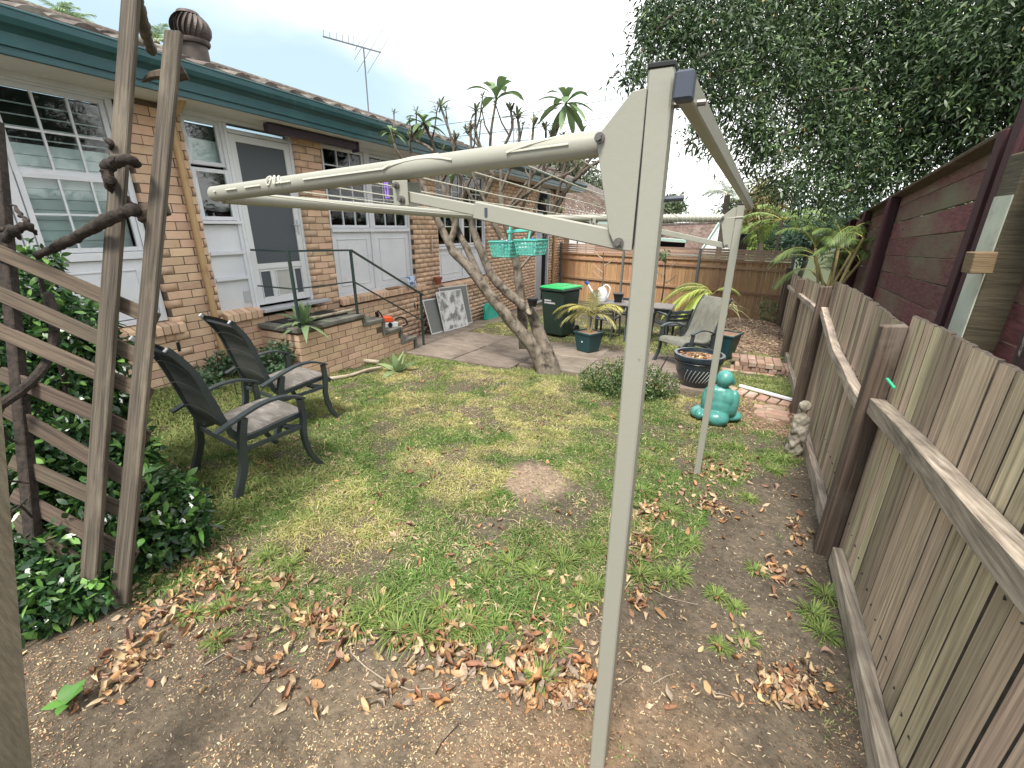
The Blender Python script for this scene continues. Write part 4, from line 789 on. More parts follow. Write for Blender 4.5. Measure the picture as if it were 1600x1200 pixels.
o = empty('flaking_bark_tree', (1.16, 2.32, 0), 'dark trunk with flaking pale bark rising behind the near palings', 'tree'); bt.ob('trunk', M['barkblack'], o, True)
# ------------------------------------------------------------------ folding clothesline on two steel posts
cl = empty('clothesline', (-.135, 1.02, -.04), 'beige folding clothesline on two steel posts over the lawn', 'clothesline')
p1b, p1t = Vector((-.138, 1.03, -.08)), Vector((-.165, 1.03, 1.985)); p2b, p2t = Vector((.045, 3.46, -.22)), Vector((.035, 3.46, 1.845))
MB().bar(p1b, p1t, .048, .062, (1, 0, 0)).ob('post', M['line'], cl, bevel=.004); MB().bar(p1t+Vector((0, 0, -.002)), p1t+Vector((0, 0, .008)), .052, .066, (1, 0, 0)).ob('post_cap', M['black'], cl, bevel=.002)
MB().bar(p2b, p2t, .048, .062, (1, 0, 0)).ob('post', M['line'], cl, bevel=.004); MB().bar(p2t, p2t+Vector((0, 0, .008)), .052, .066, (1, 0, 0)).ob('post_cap', M['black'], cl, bevel=.002)
def bolt(p, r, parent): MB().tube([p+Vector((0, -.001, 0)), p+Vector((0, -.007, 0))], r, 16).ob('washer', M['bolt'], parent, True); MB().tube([p+Vector((0, -.007, 0)), p+Vector((0, -.017, 0))], r*.65, 6).ob('bolt', M['bolt'], parent)
def plate(px_, Y, pts, bolts):
    for k, yy in enumerate((Y-.034, Y+.030)):
        P = [(px_+x, yy, z) for x, z in pts]; pl_ = MB().prism(P, (0, .004, 0)).ob('hinge_plate', M['line'], cl, bevel=.0015)
        if k == 0:
            for bx, bz in bolts: bolt(Vector((px_+bx, yy, bz)), .0105, pl_)
MB().box(-.187, -.1835, 1.0, 1.058, 1.665, 1.95).ob('plate_spine', M['black'], cl)
plate(-.187, 1.03, [(0, 1.952), (-.028, 1.949), (-.094, 1.873), (-.030+-.022, 1.66+.03), (-.038, 1.664), (-.030, 1.655), (0, 1.652)], [(-.085, 1.872), (-.028, 1.669)])
plate(.011, 3.46, [(0, 1.83), (-.02, 1.828), (-.088, 1.768), (-.045, 1.60), (-.035, 1.58), (0, 1.575)], [(-.075, 1.766), (-.025, 1.588)])
def rtube(a, b, r0, r1, name, n=18, parent=None): return MB().tube([a, a.lerp(b, .5), b], [r0, (r0+r1)/2, r1], n, flat=1.15, up=(0, 0, 1)).ob(name, M['line'], parent or cl, True)
a1, t1 = Vector((-.262, 1.03, 1.868)), Vector((-1.605, 1.03, 1.795)); a2, t2 = Vector((-.06, 3.46, 1.765)), Vector((-1.58, 3.46, 1.765))
arm1 = rtube(a1, t1, .0225, .021, 'arm'); arm2 = rtube(a2, t2, .0225, .021, 'arm')
rtube(t1+Vector((.012, .02, -.008)), t2+Vector((.012, -.02, -.008)), .019, .019, 'end_bar')
def strut(Y, top_, join, low, w0, w1):
    MB().bar(Vector(top_), Vector(join), w0, .022, (0, 0, 1)).ob('inner_strut', M['line'], cl, bevel=.002); o = MB().bar(Vector(join)+(Vector(top_)-Vector(join)).normalized()*.04, Vector(low), w1, .03, (0, 0, 1)).ob('outer_strut', M['line'], cl, bevel=.0025); return o
strut(1.03, (-.79, 1.02, 1.773), (-.54, 1.02, 1.731), (-.205, 1.02, 1.671), .026, .040); strut(3.46, (-.95, 3.46, 1.72), (-.42, 3.46, 1.672), (-.02, 3.46, 1.588), .024, .036)
o = MB().box(-.5475, -.5405, 1.003, 1.0045, 1.722, 1.742).ob('slot', M['plug'], cl)
for Y, x, z in ((1.03, -.795, 1.798), (3.46, -.95, 1.758)):
    q = MB().box(x-.024, x+.024, Y-.030, Y-.026, z-.048, z+.012).ob('bracket', M['line'], cl, bevel=.001); MB().box(x-.024, x+.024, Y+.026, Y+.030, z-.048, z+.012).ob('bracket', M['line'], cl, bevel=.001); bolt(Vector((x-.008, Y-.030, z+.0)), .008, q); bolt(Vector((x+.006, Y-.030, z-.034)), .009, q)
# cross beam joining the posts
bA, bB = Vector((-.118, .985, 1.945)), Vector((.092, 3.52, 1.835)); MB().bar(bA, bB, .030, .044, (1, 0, 0)).ob('cross_beam', M['line'], cl, bevel=.003); dd = (bB-bA).normalized(); MB().bar(bA-dd*.012, bA+dd*.02, .034, .048, (1, 0, 0)).ob('end_plug', M['plug'], cl, bevel=.004)
MB().tube([Vector((-.145, 1.05, 1.93)), Vector((-.082, 1.05, 1.93))], .006, 8).ob('cross_bolt', M['bolt'], cl, True); MB().tube([Vector((-.14, 1.05, 1.757)), Vector((-.100, 1.05, 1.759))], .0055, 8).ob('stay_pin', M['plug'], cl, True)
# the lines: six strung between the arms, knots and loops round the arm
xs_l = [-.36, -.50, -.66, -.83, -1.0, -1.16, -1.32, -1.48]
for i, x in enumerate(xs_l):
    z1_ = 1.868+(x+.262)/(-1.343)*(-.073)-.003; P = [Vector((x, 1.03, z1_)), Vector((x*.985+.005, 2.2, z1_-.035)), Vector((x*.97+.01, 3.46, 1.765))]; MB().tube([P[0], P[0].lerp(P[1], .5)-Vector((0, 0, .006)), P[1], P[1].lerp(P[2], .5)-Vector((0, 0, .004)), P[2]], .0022, 6).ob('line', M['cord'], cl, True)
def on_arm(t, ang, r=.0235): c = a1.lerp(t1, t); return c+Vector((0, -math.cos(ang)*r, math.sin(ang)*r))
for t0, t1_ in ((.06, .17), (.28, .44), (.44, .55), (.55, .66), (.70, .745), (.80, .855), (.885, .925), (.965, .972)): MB().tube([on_arm(t0+(t1_-t0)*k/6, .15+.0*k+(.5 if t0 in (.28,) else .0)*math.sin(PI*k/6)*1.4) for k in range(7)], .0026, 6).ob('cord_run', M['cord'], cl, True)
MB().tube([on_arm(.17-.17*k/8, .1+1.4*math.sin(PI*.5*k/8), .0245) for k in range(9)], .0028, 6).ob('cord_run', M['cord'], cl, True); MB().tube([on_arm(.44-.12*k/8, .1+1.5*math.sin(PI*.5*k/8), .0245) for k in range(9)], .0028, 6).ob('cord_run', M['cord'], cl, True)
kn = MB()
for k in range(3): kn.tube([on_arm(.735+.018*k+.006*math.sin(a), .55+.5*math.sin(a*1.0+k), .026+.004*math.cos(a)) for a in np.linspace(0, 2*PI, 12)], .0027, 6)
kn.ob('cord_knot', M['cord'], cl, True)
for k in range(16): t = .01+k*.018; c = a2.lerp(t2, t); MB().tube([c+Vector((.004*math.sin(a+k), -math.cos(a)*.0265, math.sin(a)*.0265)) for a in np.linspace(0, 2*PI*.97, 14)], .0042, 5).ob('cord_winding', M['cord'], cl, True)
MB().tube([a2+Vector((-.02, -.03, -.002)), Vector((.06, 3.425, 1.772)), Vector((.085, 3.45, 1.785))], .003, 6).ob('cord_tail', M['cord'], cl, True)
# pegs and basket
pk = PY(604, 298, 1.9); e = empty('clothes_peg', pk, 'purple clothes peg hanging on the lines', 'peg'); MB().bar(pk+Vector((-.006, 0, .042)), pk+Vector((-.003, 0, -.036)), .009, .010, (1, 0, 0)).ob('arm', M['purplepl'], e, bevel=.001); MB().bar(pk+Vector((.007, 0, .038)), pk+Vector((.010, 0, -.036)), .009, .010, (1, 0, 0)).ob('arm', M['purplepl'], e, bevel=.001); MB().tube([pk+Vector((.002, -.008, .01)), pk+Vector((.002, .008, .01))], .006, 8).ob('spring', M['bolt'], e, True)
kb = empty('peg_basket', (-1.5, 3.3, 1.5), 'turquoise perforated peg basket hanging from the clothesline', 'peg basket')
def basket(x0, x1, y0, y1, zt, h, ins=.03):
    B = MB(); sl = lambda x, y, t: ((x0+x1)/2+(x-(x0+x1)/2)*(1-t*.18), (y0+y1)/2+(y-(y0+y1)/2)*(1-t*.18), zt-h*t)
    sides = [((x0, y0), (x1, y0)), ((x1, y0), (x1, y1)), ((x1, y1), (x0, y1)), ((x0, y1), (x0, y0))]
    for (a, b) in sides:
        L_ = math.hypot(b[0]-a[0], b[1]-a[1]); n = max(3, int(L_/.024))
        for k in range(5): t = [0, .25, .5, .75, 1][k]; tt = min(1, t+.11); B.quad(sl(*a, t), sl(*b, t), sl(*b, tt), sl(*a, tt))
        for k in range(n+1):
            u0 = k/n-.18/n; u1 = k/n+.18/n; p = lambda u, t: sl(a[0]+(b[0]-a[0])*min(1, max(0, u)), a[1]+(b[1]-a[1])*min(1, max(0, u)), t); B.quad(p(u0, 0), p(u1, 0), p(u1, 1), p(u0, 1))
    B.quad(sl(x0, y0, 1), sl(x1, y0, 1), sl(x1, y1, 1), sl(x0, y1, 1)); o = B.ob('basket', M['turq'], kb); so_ = o.modifiers.new('s', 'SOLIDIFY'); so_.thickness = .003
    r = MB()
    for a, b in sides: r.bar((a[0], a[1], zt+.003), (b[0], b[1], zt+.003), .008, .014)
    r.ob('rim', M['turq'], kb)
basket(-1.72, -1.53, 3.22, 3.42, 1.585, .115); basket(-1.51, -1.32, 3.24, 3.48, 1.60, .11)
hk = MB(); hk.bar((-1.60, 3.34, 1.585), (-1.60, 3.36, 1.72), .018, .012); hk.bar((-1.62, 3.34, 1.66), (-1.42, 3.38, 1.68), .022, .014, (0, 0, 1)); hk.bar((-1.44, 3.36, 1.60), (-1.42, 3.38, 1.76), .014, .01); hk.ob('hanger', M['turq'], kb, bevel=.002)
for k in range(26):
    bx = random.choice([(-1.70, -1.55), (-1.49, -1.34)]); p = Vector((random.uniform(*bx), random.uniform(3.27, 3.40), random.uniform(1.50, 1.60))); d = Vector((random.uniform(-1, 1), random.uniform(-1, 1), random.uniform(-.2, .9))).normalized()*.034
    MB().bar(p-d, p+d, .009, .009).ob('peg', M[random.choice(['turq', 'whiteplastic', 'palegrey', 'bluepl', 'turqbottle', 'whiteplastic'])], kb)
# ------------------------------------------------------------------ sling chairs
def sheet(P, w_, t):
    P = smoothpath(P, 4); m = MB(); nx_ = 5; n = len(P)
    for s_ in (0, 1):
        for i, p in enumerate(P):
            d = (P[min(i+1, n-1)]-P[max(i-1, 0)]).normalized(); g = Vector((1, 0, 0)).cross(d)
            for j in range(nx_): u = j/(nx_-1)*2-1; m.v.append(tuple(p+Vector((u*w_/2, 0, 0))-g*(.012*(1-u*u))*(1 if t > 0 else 0)-g*abs(t)*s_))
    for s_ in (0, 1):
        o_ = s_*n*nx_
        for i in range(n-1):
            for j in range(nx_-1): q = (o_+i*nx_+j, o_+i*nx_+j+1, o_+(i+1)*nx_+j+1, o_+(i+1)*nx_+j); m.f.append(q if s_ == 0 else q[::-1]); m.m.append(0)
    for i in range(n-1):
        for j in (0, nx_-1): m.f.append((i*nx_+j, (i+1)*nx_+j, n*nx_+(i+1)*nx_+j, n*nx_+i*nx_+j)); m.m.append(0)
    return m
def chair(name, label, seatmat, backmat, seams=True):
    r = empty(name, (0, 0, 0), label, 'chair')
    side = [(0, .335, .0+.385), (0, .27, .43), (0, .12, .415), (0, -.10, .385), (0, -.20, .40), (0, -.255, .52), (0, -.31, .70), (0, -.375, .90), (0, -.46, 1.03), (0, -.49, 1.065)]
    for sx in (-1, 1):
        x = sx*.255; flatpath([(x, p[1], p[2]) for p in side], .022, .036).ob('side_frame', M['frame'], r, True); MB().tube([(x-.011, -.487, 1.058), (x+.011, -.487, 1.058)], .02, 4).ob('end_cap', M['palegrey'], r)
        xl = sx*.315
        flatpath([(xl, .235, .575), (xl, .245, .44), (xl, .235, .28), (xl, .27, .12), (xl, .345, .0)], .045, .032).ob('leg', M['frame'], r, True)
        flatpath([(xl, -.17, .555), (xl, -.20, .40), (xl, -.215, .22), (xl, -.26, .08), (xl, -.29, .0)], .045, .045).ob('leg', M['frame'], r, True)
        flatpath([(xl, -.35, .50), (xl, -.22, .555), (xl, -.05, .615), (xl, .10, .628), (xl, .21, .60), (xl, .268, .575)], .052, .016).ob('armrest', M['frame'], r, True)
        MB().bar((xl, -.20, .33), (xl, .235, .36), .02, .028, (1, 0, 0)).ob('side_stretcher', M['frame'], r)
        MB().bar((sx*.25, .12, .385), (sx*.315, .235, .36), .02, .03, (0, 0, 1)).ob('bracket', M['frame'], r); MB().bar((sx*.25, -.20, .40), (sx*.315, -.20, .42), .025, .03, (0, 0, 1)).ob('bracket', M['frame'], r)
    for y, z in ((.15, .36), (-.20, .33)): MB().bar((-.315, y, z), (.315, y, z), .028, .02, (0, 0, 1)).ob('cross_bar', M['frame'], r)
    MB().bar((-.255, -.45, 1.02), (.255, -.45, 1.02), .02, .02, (0, 0, 1)).ob('cross_bar', M['frame'], r)
    bk = sheet([(0, -.19, .405), (0, -.25, .52), (0, -.305, .70), (0, -.37, .90), (0, -.455, 1.03), (0, -.48, 1.055)], .50, .006).ob('backrest', M[backmat], r, True)
    sheet([(0, .33, .375), (0, .305, .425), (0, .25, .437), (0, .12, .425), (0, -.08, .395), (0, -.17, .40)], .49, .014).ob('seat', M[seatmat], r, True)
    if seams:
        for y, z in ((-.272, .585), (-.325, .765), (-.385, .925)): flatpath([(-.24, y-.012, z-.03), (-.1, y-.02, z), (.1, y-.02, z), (.24, y-.012, z-.03)], .006, .006, (0, 0, 1)).ob('seam', M['frame'], r)
    return r
def place(r, x, y, face, lean=0, dz=0):    # face = direction the sitter looks, degrees from +Y clockwise
    r.location = (x, y, float(gz(x, y))+dz); r.rotation_euler = (math.atan(-.045)*math.cos(R(face)), 0, -R(face))
chA = chair('garden_chair', 'nearest dark metal garden chair, partly behind the lattice, its faded grey seat pad worn', 'cushion', 'sling')
chB = copy_tree(chA); chB['label'] = 'dark metal garden chair closest to the brick landing, behind its twin'; chC = copy_tree(chA)
chA['group'] = chB['group'] = chC['group'] = 'sling garden chairs'; chC['label'] = 'faded olive sling chair beside the big dark glazed pot on the patio'
place(chA, -3.04, 1.84, 8); place(chB, -3.68, 2.64, 9); place(chC, -.37, 7.17, -140)
for o in chC.children:
    if o.name.startswith(('seat', 'backrest')): o.data = o.data.copy(); o.data.materials[0] = M['olive']
# ------------------------------------------------------------------ things on the patio and lawn
def at(x, y, dz=0): return Vector((x, y, float(gz(x, y))+dz))
PATZ = lambda y: float(gbase(0, y))+.016
# wheelie bin
b0 = empty('wheelie_bin', (-2.85, 8.30, PATZ(8.3)), 'dark green wheelie bin with bright green lid standing by the house', 'bin', rz=R(-16))
def loc(o_, x, y, z): return world_of(o_) @ Vector((x, y, z))
def tbox(o_, w0, d0, w1, d1, z0, z1, cy0=0, cy1=0):
    m = MB(); m.hexa([loc(o_, sx*w0/2, cy0+sy*d0/2, z0) for sx, sy in ((-1, -1), (1, -1), (1, 1), (-1, 1))]+[loc(o_, sx*w1/2, cy1+sy*d1/2, z1) for sx, sy in ((-1, -1), (1, -1), (1, 1), (-1, 1))]); return m
tbox(b0, .44, .44, .54, .60, .03, .90).ob('body', M['binbody'], b0, bevel=.025); tbox(b0, .58, .64, .58, .64, .90, .945).ob('rim', M['binbody'], b0, bevel=.012)
ld = tbox(b0, .57, .66, .53, .58, .946, .985).ob('lid', M['binlid'], b0, bevel=.012); tbox(b0, .20, .50, .17, .46, .984, 1.0).ob('lid_ridge', M['binlid'], ld, bevel=.006); tbox(b0, .56, .05, .54, .04, .945, .975, .33, .34).ob('lid_hinge', M['binlid'], ld)
for sx in (-1, 1): MB().tube([loc(b0, sx*.22, .24, .10), loc(b0, sx*.27, .24, .10)], .10, 18).ob('wheel', M['black'], b0, True)
MB().tube([loc(b0, -.26, .36, .90), loc(b0, .26, .36, .90)], .014, 8).ob('handle', M['binbody'], b0, True)
fr = lambda x, z: loc(b0, x, -.22-.08*(z-.03)/.87-.006, z); xd = loc(b0, 1, 0, 0)-loc(b0, 0, 0, 0); ud = fr(0, .9)-fr(0, .1)
# the print on the bin is too small to read in the photograph: two short rows of worn white marks
xn = xd.normalized(); un = ud.normalized()
for z, x0, x1, h_ in ((.715, -.17, -.02, .034), (.668, -.17, .08, .036)):
    x = x0
    while x < x1: w_ = random.uniform(.012, .03); MB().bar(fr(x, z), fr(x+w_, z+random.uniform(-.003, .003)), h_*random.uniform(.7, 1), .0012, un).ob('printed_mark', M['whiteplastic'], b0); x += w_+.005
# square planter with a golden palm
def frond(base, d0, Ln, nl, lw, ll, colA, colB, sag=.9, name='frond', parent=None, m='leaf', spread=.9):
    d0 = Vector(d0).normalized(); P = []; p = Vector(base); d = d0.copy(); n = 12
    for i in range(n+1): P.append(p.copy()); d = (d+Vector((0, 0, -sag/n))).normalized(); p = p+d*(Ln/n)
    st_ = MB().tube(P, [.010*(1-.8*i/n)*max(.5, Ln) for i in range(n+1)], 5)
    B = []; D = []; S = []; LL = []; W_ = []
    for k in range(nl):
        t = .16+.84*k/(nl-1); f = t*n; i = min(int(f), n-1); q = P[i].lerp(P[i+1], f-i); tg = (P[i+1]-P[i]).normalized(); sd_ = tg.cross(Vector((0, 0, 1))); sd_ = sd_.normalized() if sd_.length > .05 else Vector((1, 0, 0)); up = sd_.cross(tg)
        for s in (-1, 1):
            B.append(q); D.append(sd_*s*spread+tg*(.65+.5*t)+up*(.25-.1*random.random())); S.append(tg+up*.3); LL.append(ll*math.sin(PI*(.2+.75*t))**.7*random.uniform(.85, 1.1)); W_.append(lw)
    t = rng.random((len(B), 1)); o = ribbons('leaflets', np.array(B), np.array(D), np.array(S), np.array(LL), np.array(W_), [.5, 1, .8, .1], .35+.3*rng.random(len(B)), np.array(colA)*(1-t)+np.array(colB)*t, M[m])
    fo = st_.ob(name, M['stalk'], parent, True); wm = o.matrix_world.copy(); par(o, fo); o.name = 'leaflets'; return fo
M['stalk'] = mat('yellow_green_stalk', (.30, .26, .06), (.38, .34, .10), 5, rough=.5); M['cane'] = mat('ringed_palm_cane', (.20, .17, .07), (.34, .28, .13), 3, (1, 1, 14), .6, .2)
GOLD = ((.50, .42, .10), (.34, .33, .08)); PALE = ((.60, .55, .27), (.42, .40, .16))
def squarepot(e, w0, w1, h, mt, soil=True, rim=.02):
    tbox(e, w0, w0, w1, w1, .0, h).ob('pot', M[mt], e, bevel=.012); r = MB()
    for sx, sy, lx, ly in ((0, -1, w1+.02, .022), (0, 1, w1+.02, .022), (-1, 0, .022, w1-.024), (1, 0, .022, w1-.024)): r.hexa([loc(e, sx*w1/2+a*lx/2, sy*w1/2+b*ly/2, z) for z in (h-.01, h+rim) for a, b in ((-1, -1), (1, -1), (1, 1), (-1, 1))])
    r.ob('rim', M[mt], e, bevel=.004); tbox(e, w1-.04, w1-.04, w1-.04, w1-.04, h-.02, h+.004).ob('potting_soil', M['chip'], e)
pe = empty('potted_palm', (-1.93, 7.18, PATZ(7.1)), 'small golden palm in a square blue green planter in front of the bin', 'potted plant', rz=R(-25))
squarepot(pe, .27, .36, .32, 'pot'); lg = MB(); lg.hexa([loc(pe, a, -.158+b, z) for z in (.17, .20) for a, b in ((-.015, -.004), (.015, -.004), (.015, .004), (-.015, .004))]); lg.ob('badge', M['whiteplastic'], pe)
for a, x in ((.0, -.03), (.12, .04), (-.1, .0), (.2, .02)): MB().tube([loc(pe, x, 0, .32), loc(pe, x+a*.3, .02, .55), loc(pe, x+a*.6, .03, .72)], [.014, .012, .008], 7).ob('cane', M['cane'], pe, True)
for az, el, ln, cols in ((-1.35, .95, .72, GOLD), (-1.9, .8, .70, PALE), (-1.0, .6, .55, PALE), (1.25, 1.1, .60, GOLD), (.2, 1.3, .5, PALE), (2.6, .8, .5, PALE), (-.5, .9, .45, GOLD), (1.7, .7, .45, PALE), (-2.4, .5, .5, PALE)):
    frond(loc(pe, .02, .02, .60), (math.sin(az)*math.cos(el), -.35*math.cos(az)*math.cos(el), math.sin(el)), ln, 34, .0105, .25, *cols, sag=1.9, parent=pe)
# patio table with things on it
te = empty('patio_table', (-1.55, 9.0, -.40), 'long dark patio table by the tan rear fence', 'table'); TZ = .275
MB().box(-2.32, -.78, 8.72, 9.30, TZ-.035, TZ).ob('tabletop', M['table'], te, bevel=.008); MB().box(-2.27, -.83, 8.77, 9.25, TZ-.10, TZ-.036).ob('apron', M['frame'], te)
for x in (-2.22, -.86):
    for y in (8.79, 9.22): MB().bar((x, y, TZ-.10), (x, y, -.42), .055, .055, (1, 0, 0), .04, .04).ob('leg', M['frame'], te, bevel=.004)
def simplechair(x, y, f, lab):
    r = empty('patio_chair', (0, 0, 0), lab, 'chair', 'dark chairs tucked round the patio table')
    for sx in (-1, 1):
        flatpath([(sx*.24, .22, .0), (sx*.23, .19, .42), (sx*.25, .12, .60), (sx*.25, -.1, .62), (sx*.24, -.24, .60)], .03, .025).ob('arm_leg', M['frame'], r, True); flatpath([(sx*.22, -.30, 0), (sx*.22, -.22, .42), (sx*.22, -.32, .72)], .03, .025).ob('back_leg', M['frame'], r, True)
    MB().box(-.22, .22, -.22, .20, .395, .42).ob('seat', M['frame'], r, bevel=.006); MB().hexa if 0 else None
    for k in range(3): MB().bar((-.22, -.23-.03*k, .50+.08*k), (.22, -.23-.03*k, .50+.08*k), .05, .012, (0, 0, 1)).ob('back_slat', M['frame'], r)
    r.location = (x, y, float(gz(x, y))); r.rotation_euler = (0, 0, -R(f)); return r
simplechair(-1.98, 8.55, 5, 'dark patio chair tucked under the left half of the table'); simplechair(-1.35, 8.58, -8, 'dark patio chair tucked under the middle of the table'); simplechair(-.78, 8.62, -40, 'dark patio chair at the right end of the table'); simplechair(-1.7, 9.45, 180, 'dark patio chair on the far side of the table')
wc = empty('watering_can', (-2.27, 9.0, TZ), 'white plastic watering can with blue spout on the patio table', 'watering can')
MB().lathe([(.11, 0), (.12, .02), (.115, .16), (.07, .26), (.03, .28)], (-2.2, 9.0, TZ), 20).ob('body', M['whiteplastic'], wc, True)
MB().tube([(-2.30, 8.98, TZ+.05), (-2.40, 8.97, TZ+.18), (-2.50, 8.96, TZ+.33)], [.035, .025, .018], 10).ob('spout', M['whiteplastic'], wc, True); MB().tube([(-2.49, 8.96, TZ+.32), (-2.54, 8.955, TZ+.38)], [.025, .045], 12).ob('rose', M['bluepl'], wc, True)
MB().tube(smoothpath([(-2.2, 9, TZ+.27), (-2.12, 9, TZ+.33), (-2.04, 9, TZ+.26), (-2.06, 9, TZ+.12), (-2.09, 9, TZ+.06)]), .013, 8).ob('handle', M['whiteplastic'], wc, True)
bp_ = empty('black_flowerpot', (-1.86, 9.0, TZ), 'small black square plastic pot on the patio table, empty', 'flowerpot'); bp_.rotation_euler = (0, 0, .2); tbox(bp_, .13, .13, .19, .19, 0, .16).ob('pot', M['black'], bp_, bevel=.004); tbox(bp_, .205, .205, .205, .205, .15, .18).ob('rim', M['black'], bp_, bevel=.004)
bg_ = empty('pink_bag', (-1.5, 8.95, TZ), 'pink plastic bag with a looped handle on the table', 'bag'); m_ = MB().lathe([(.10, 0), (.12, .05), (.11, .16), (.075, .22), (.05, .26)], (-1.5, 8.95, TZ), 12, sy=.6, rot=.2).ob('bag', M['pink'], bg_, True)
for s_ in (-.03, .03): MB().tube(smoothpath([(-1.57, 8.95+s_, TZ+.2), (-1.53, 8.95+s_, TZ+.33), (-1.46, 8.95+s_, TZ+.33), (-1.43, 8.95+s_, TZ+.2)]), .008, 6).ob('handle', M['whiteplastic'], bg_, True)
sp = empty('spray_bottle', (-1.33, 8.95, TZ), 'white trigger spray bottle standing right of the pink bag', 'bottle'); MB().lathe([(.045, 0), (.05, .02), (.05, .13), (.022, .19), (.02, .22)], (-1.33, 8.95, TZ), 16).ob('body', M['whiteplastic'], sp, True); MB().bar((-1.39, 8.95, TZ+.25), (-1.28, 8.95, TZ+.25), .035, .03, (0, 0, 1)).ob('trigger_head', M['black'], sp, bevel=.004); MB().tube([(-1.33, 8.95, TZ+.21), (-1.33, 8.95, TZ+.24)], .02, 10).ob('collar', M['black'], sp, True)
# big glazed pot, dark square planter, turquoise figure, stone figure
gp_ = empty('glazed_pot', (-.13, 6.02, -.27), 'large round dark blue glazed pot filled with dead leaves', 'flowerpot')
MB().lathe([(.16, 0), (.19, .03), (.26, .20), (.285, .33), (.29, .37), (.31, .38), (.315, .42), (.31, .44), (.275, .44), (.27, .40), (.26, .37)], (-.13, 6.02, -.27), 40).ob('pot', M['glaze'], gp_, True)
MB().lathe([(.292, .345), (.297, .352), (.292, .36)], (-.13, 6.02, -.27), 40).ob('neck_ring', M['palegrey'] if 0 else M['glaze'], gp_, True); MB().lathe([(.268, .36), (.268, .385), (.1, .395)], (-.13, 6.02, -.27), 24).ob('soil', M['chip'], gp_, True)
for k in range(8):
    a = -2.2+k*.17; P = []
    for j in range(6): z = .10+.035*j; r = .212+.09*(j/5)**.7*.85; aa = a+j*.055; P.append((-.13+math.cos(aa)*(r+.004), 6.02+math.sin(aa)*(r+.004), -.27+z))
    MB().tube(P, .0045, 5).ob('incised_stroke', M['palegrey'], gp_, True)
lv = litter(np.array([[-.13+random.gauss(0, .11), 6.02+random.gauss(0, .11)] for _ in range(60)]), (.05, .09), 'dead_leaves', zoff=.0); lv.location = (0, 0, .385); lv.location.z = (-.27+.395)-float(gz(-.13, 6.02)); par(lv, gp_); lv['kind'] = 'stuff'
sq = empty('square_planter', (.16, 7.95, PATZ(7.95)), 'dark blue green square planter behind the olive chair', 'potted plant', rz=R(-20)); squarepot(sq, .30, .42, .40, 'pot')
n_ = 46; a = rng.random(n_)*2*PI; el = .35+rng.random(n_)*1.0; D = np.stack([np.cos(a)*np.cos(el), np.sin(a)*np.cos(el), np.sin(el)], 1); t = rng.random((n_, 1))
ex = loc(sq, -.06, 0, .80); ribbons('strap_leaves', np.repeat([[ex.x, ex.y, ex.z]], n_, 0), D, np.cross(D, [0, 0, 1.]), .38+.2*rng.random(n_), .018, [1, 1, .8, .5, .1], .8, np.array([.55, .5, .30])*(1-t)+np.array([.30, .33, .12])*t, M['leaf'], parent=sq)
MB().tube([loc(sq, -.05, 0, .38), loc(sq, -.06, 0, .82)], .03, 8).ob('stem', M['cane'], sq, True)
# turquoise seated figure, seen from behind
bu = empty('seated_statue', (.16, 4.72, -.21), 'glossy turquoise statue of a seated robed figure seen from behind', 'statue')
def blob(name, c, r, parent, m, n=20, fn=None, rings=12):
    mb = MB(); prof = []
    for i in range(rings+1):
        t = PI*i/rings; prof.append((math.sin(t), -math.cos(t)))
    base = []
    for rr_, zz in prof:
        for k in range(n):
            a = 2*PI*k/n; p = Vector((math.cos(a)*rr_, math.sin(a)*rr_, zz)); s_ = 1 if fn is None else fn(p); base.append((c[0]+p.x*r[0]*s_, c[1]+p.y*r[1]*s_, c[2]+p.z*r[2]*s_))
    mb.v = base
    for i in range(rings):
        for k in range(n): k2 = (k+1) % n; mb.f.append((i*n+k, i*n+k2, (i+1)*n+k2, (i+1)*n+k)); mb.m.append(0)
    return mb.ob(name, m, parent, True) if name else mb
import bmesh
def fused(name, mbs, m, parent, voxel, smooth_it=6, fold=None):
    V = []; F = []; 
    for q in mbs: n = len(V); V += q.v; F += [tuple(i+n for i in f) for f in q.f]
    me = bpy.data.meshes.new(name); me.from_pydata(V, [], F); tmp = bpy.data.objects.new(name, me); C.objects.link(tmp)
    rm = tmp.modifiers.new('r', 'REMESH'); rm.mode = 'VOXEL'; rm.voxel_size = voxel; s_ = tmp.modifiers.new('s', 'SMOOTH'); s_.iterations = smooth_it; s_.factor = .6
    dg = bpy.context.evaluated_depsgraph_get(); out = bpy.data.meshes.new_from_object(tmp.evaluated_get(dg)); bpy.data.objects.remove(tmp)
    if fold: 
        for v in out.vertices: v.co += v.normal*fold(v.co)
    out.materials.clear(); out.materials.append(m); out.polygons.foreach_set('use_smooth', [True]*len(out.polygons)); o = bpy.data.objects.new(name, out); C.objects.link(o); par(o, parent); return o
bc = Vector((.16, 4.72, -.21)); B_ = lambda c, r, **k: blob(None, (bc.x+c[0], bc.y+c[1], bc.z+c[2]), r, None, None, **k)
def robefold(co):
    x = co.x-bc.x; z = co.z-bc.z; y = co.y-bc.y
    if z > .41 or z < .06: return 0
    rr = math.sqrt((abs(x)*.9)**2+(z-.47)**2); return .0016*math.sin(20*math.atan2(abs(x), .50-z)+26*math.hypot(x, .5-z))*min(1, (.44-z)*8)
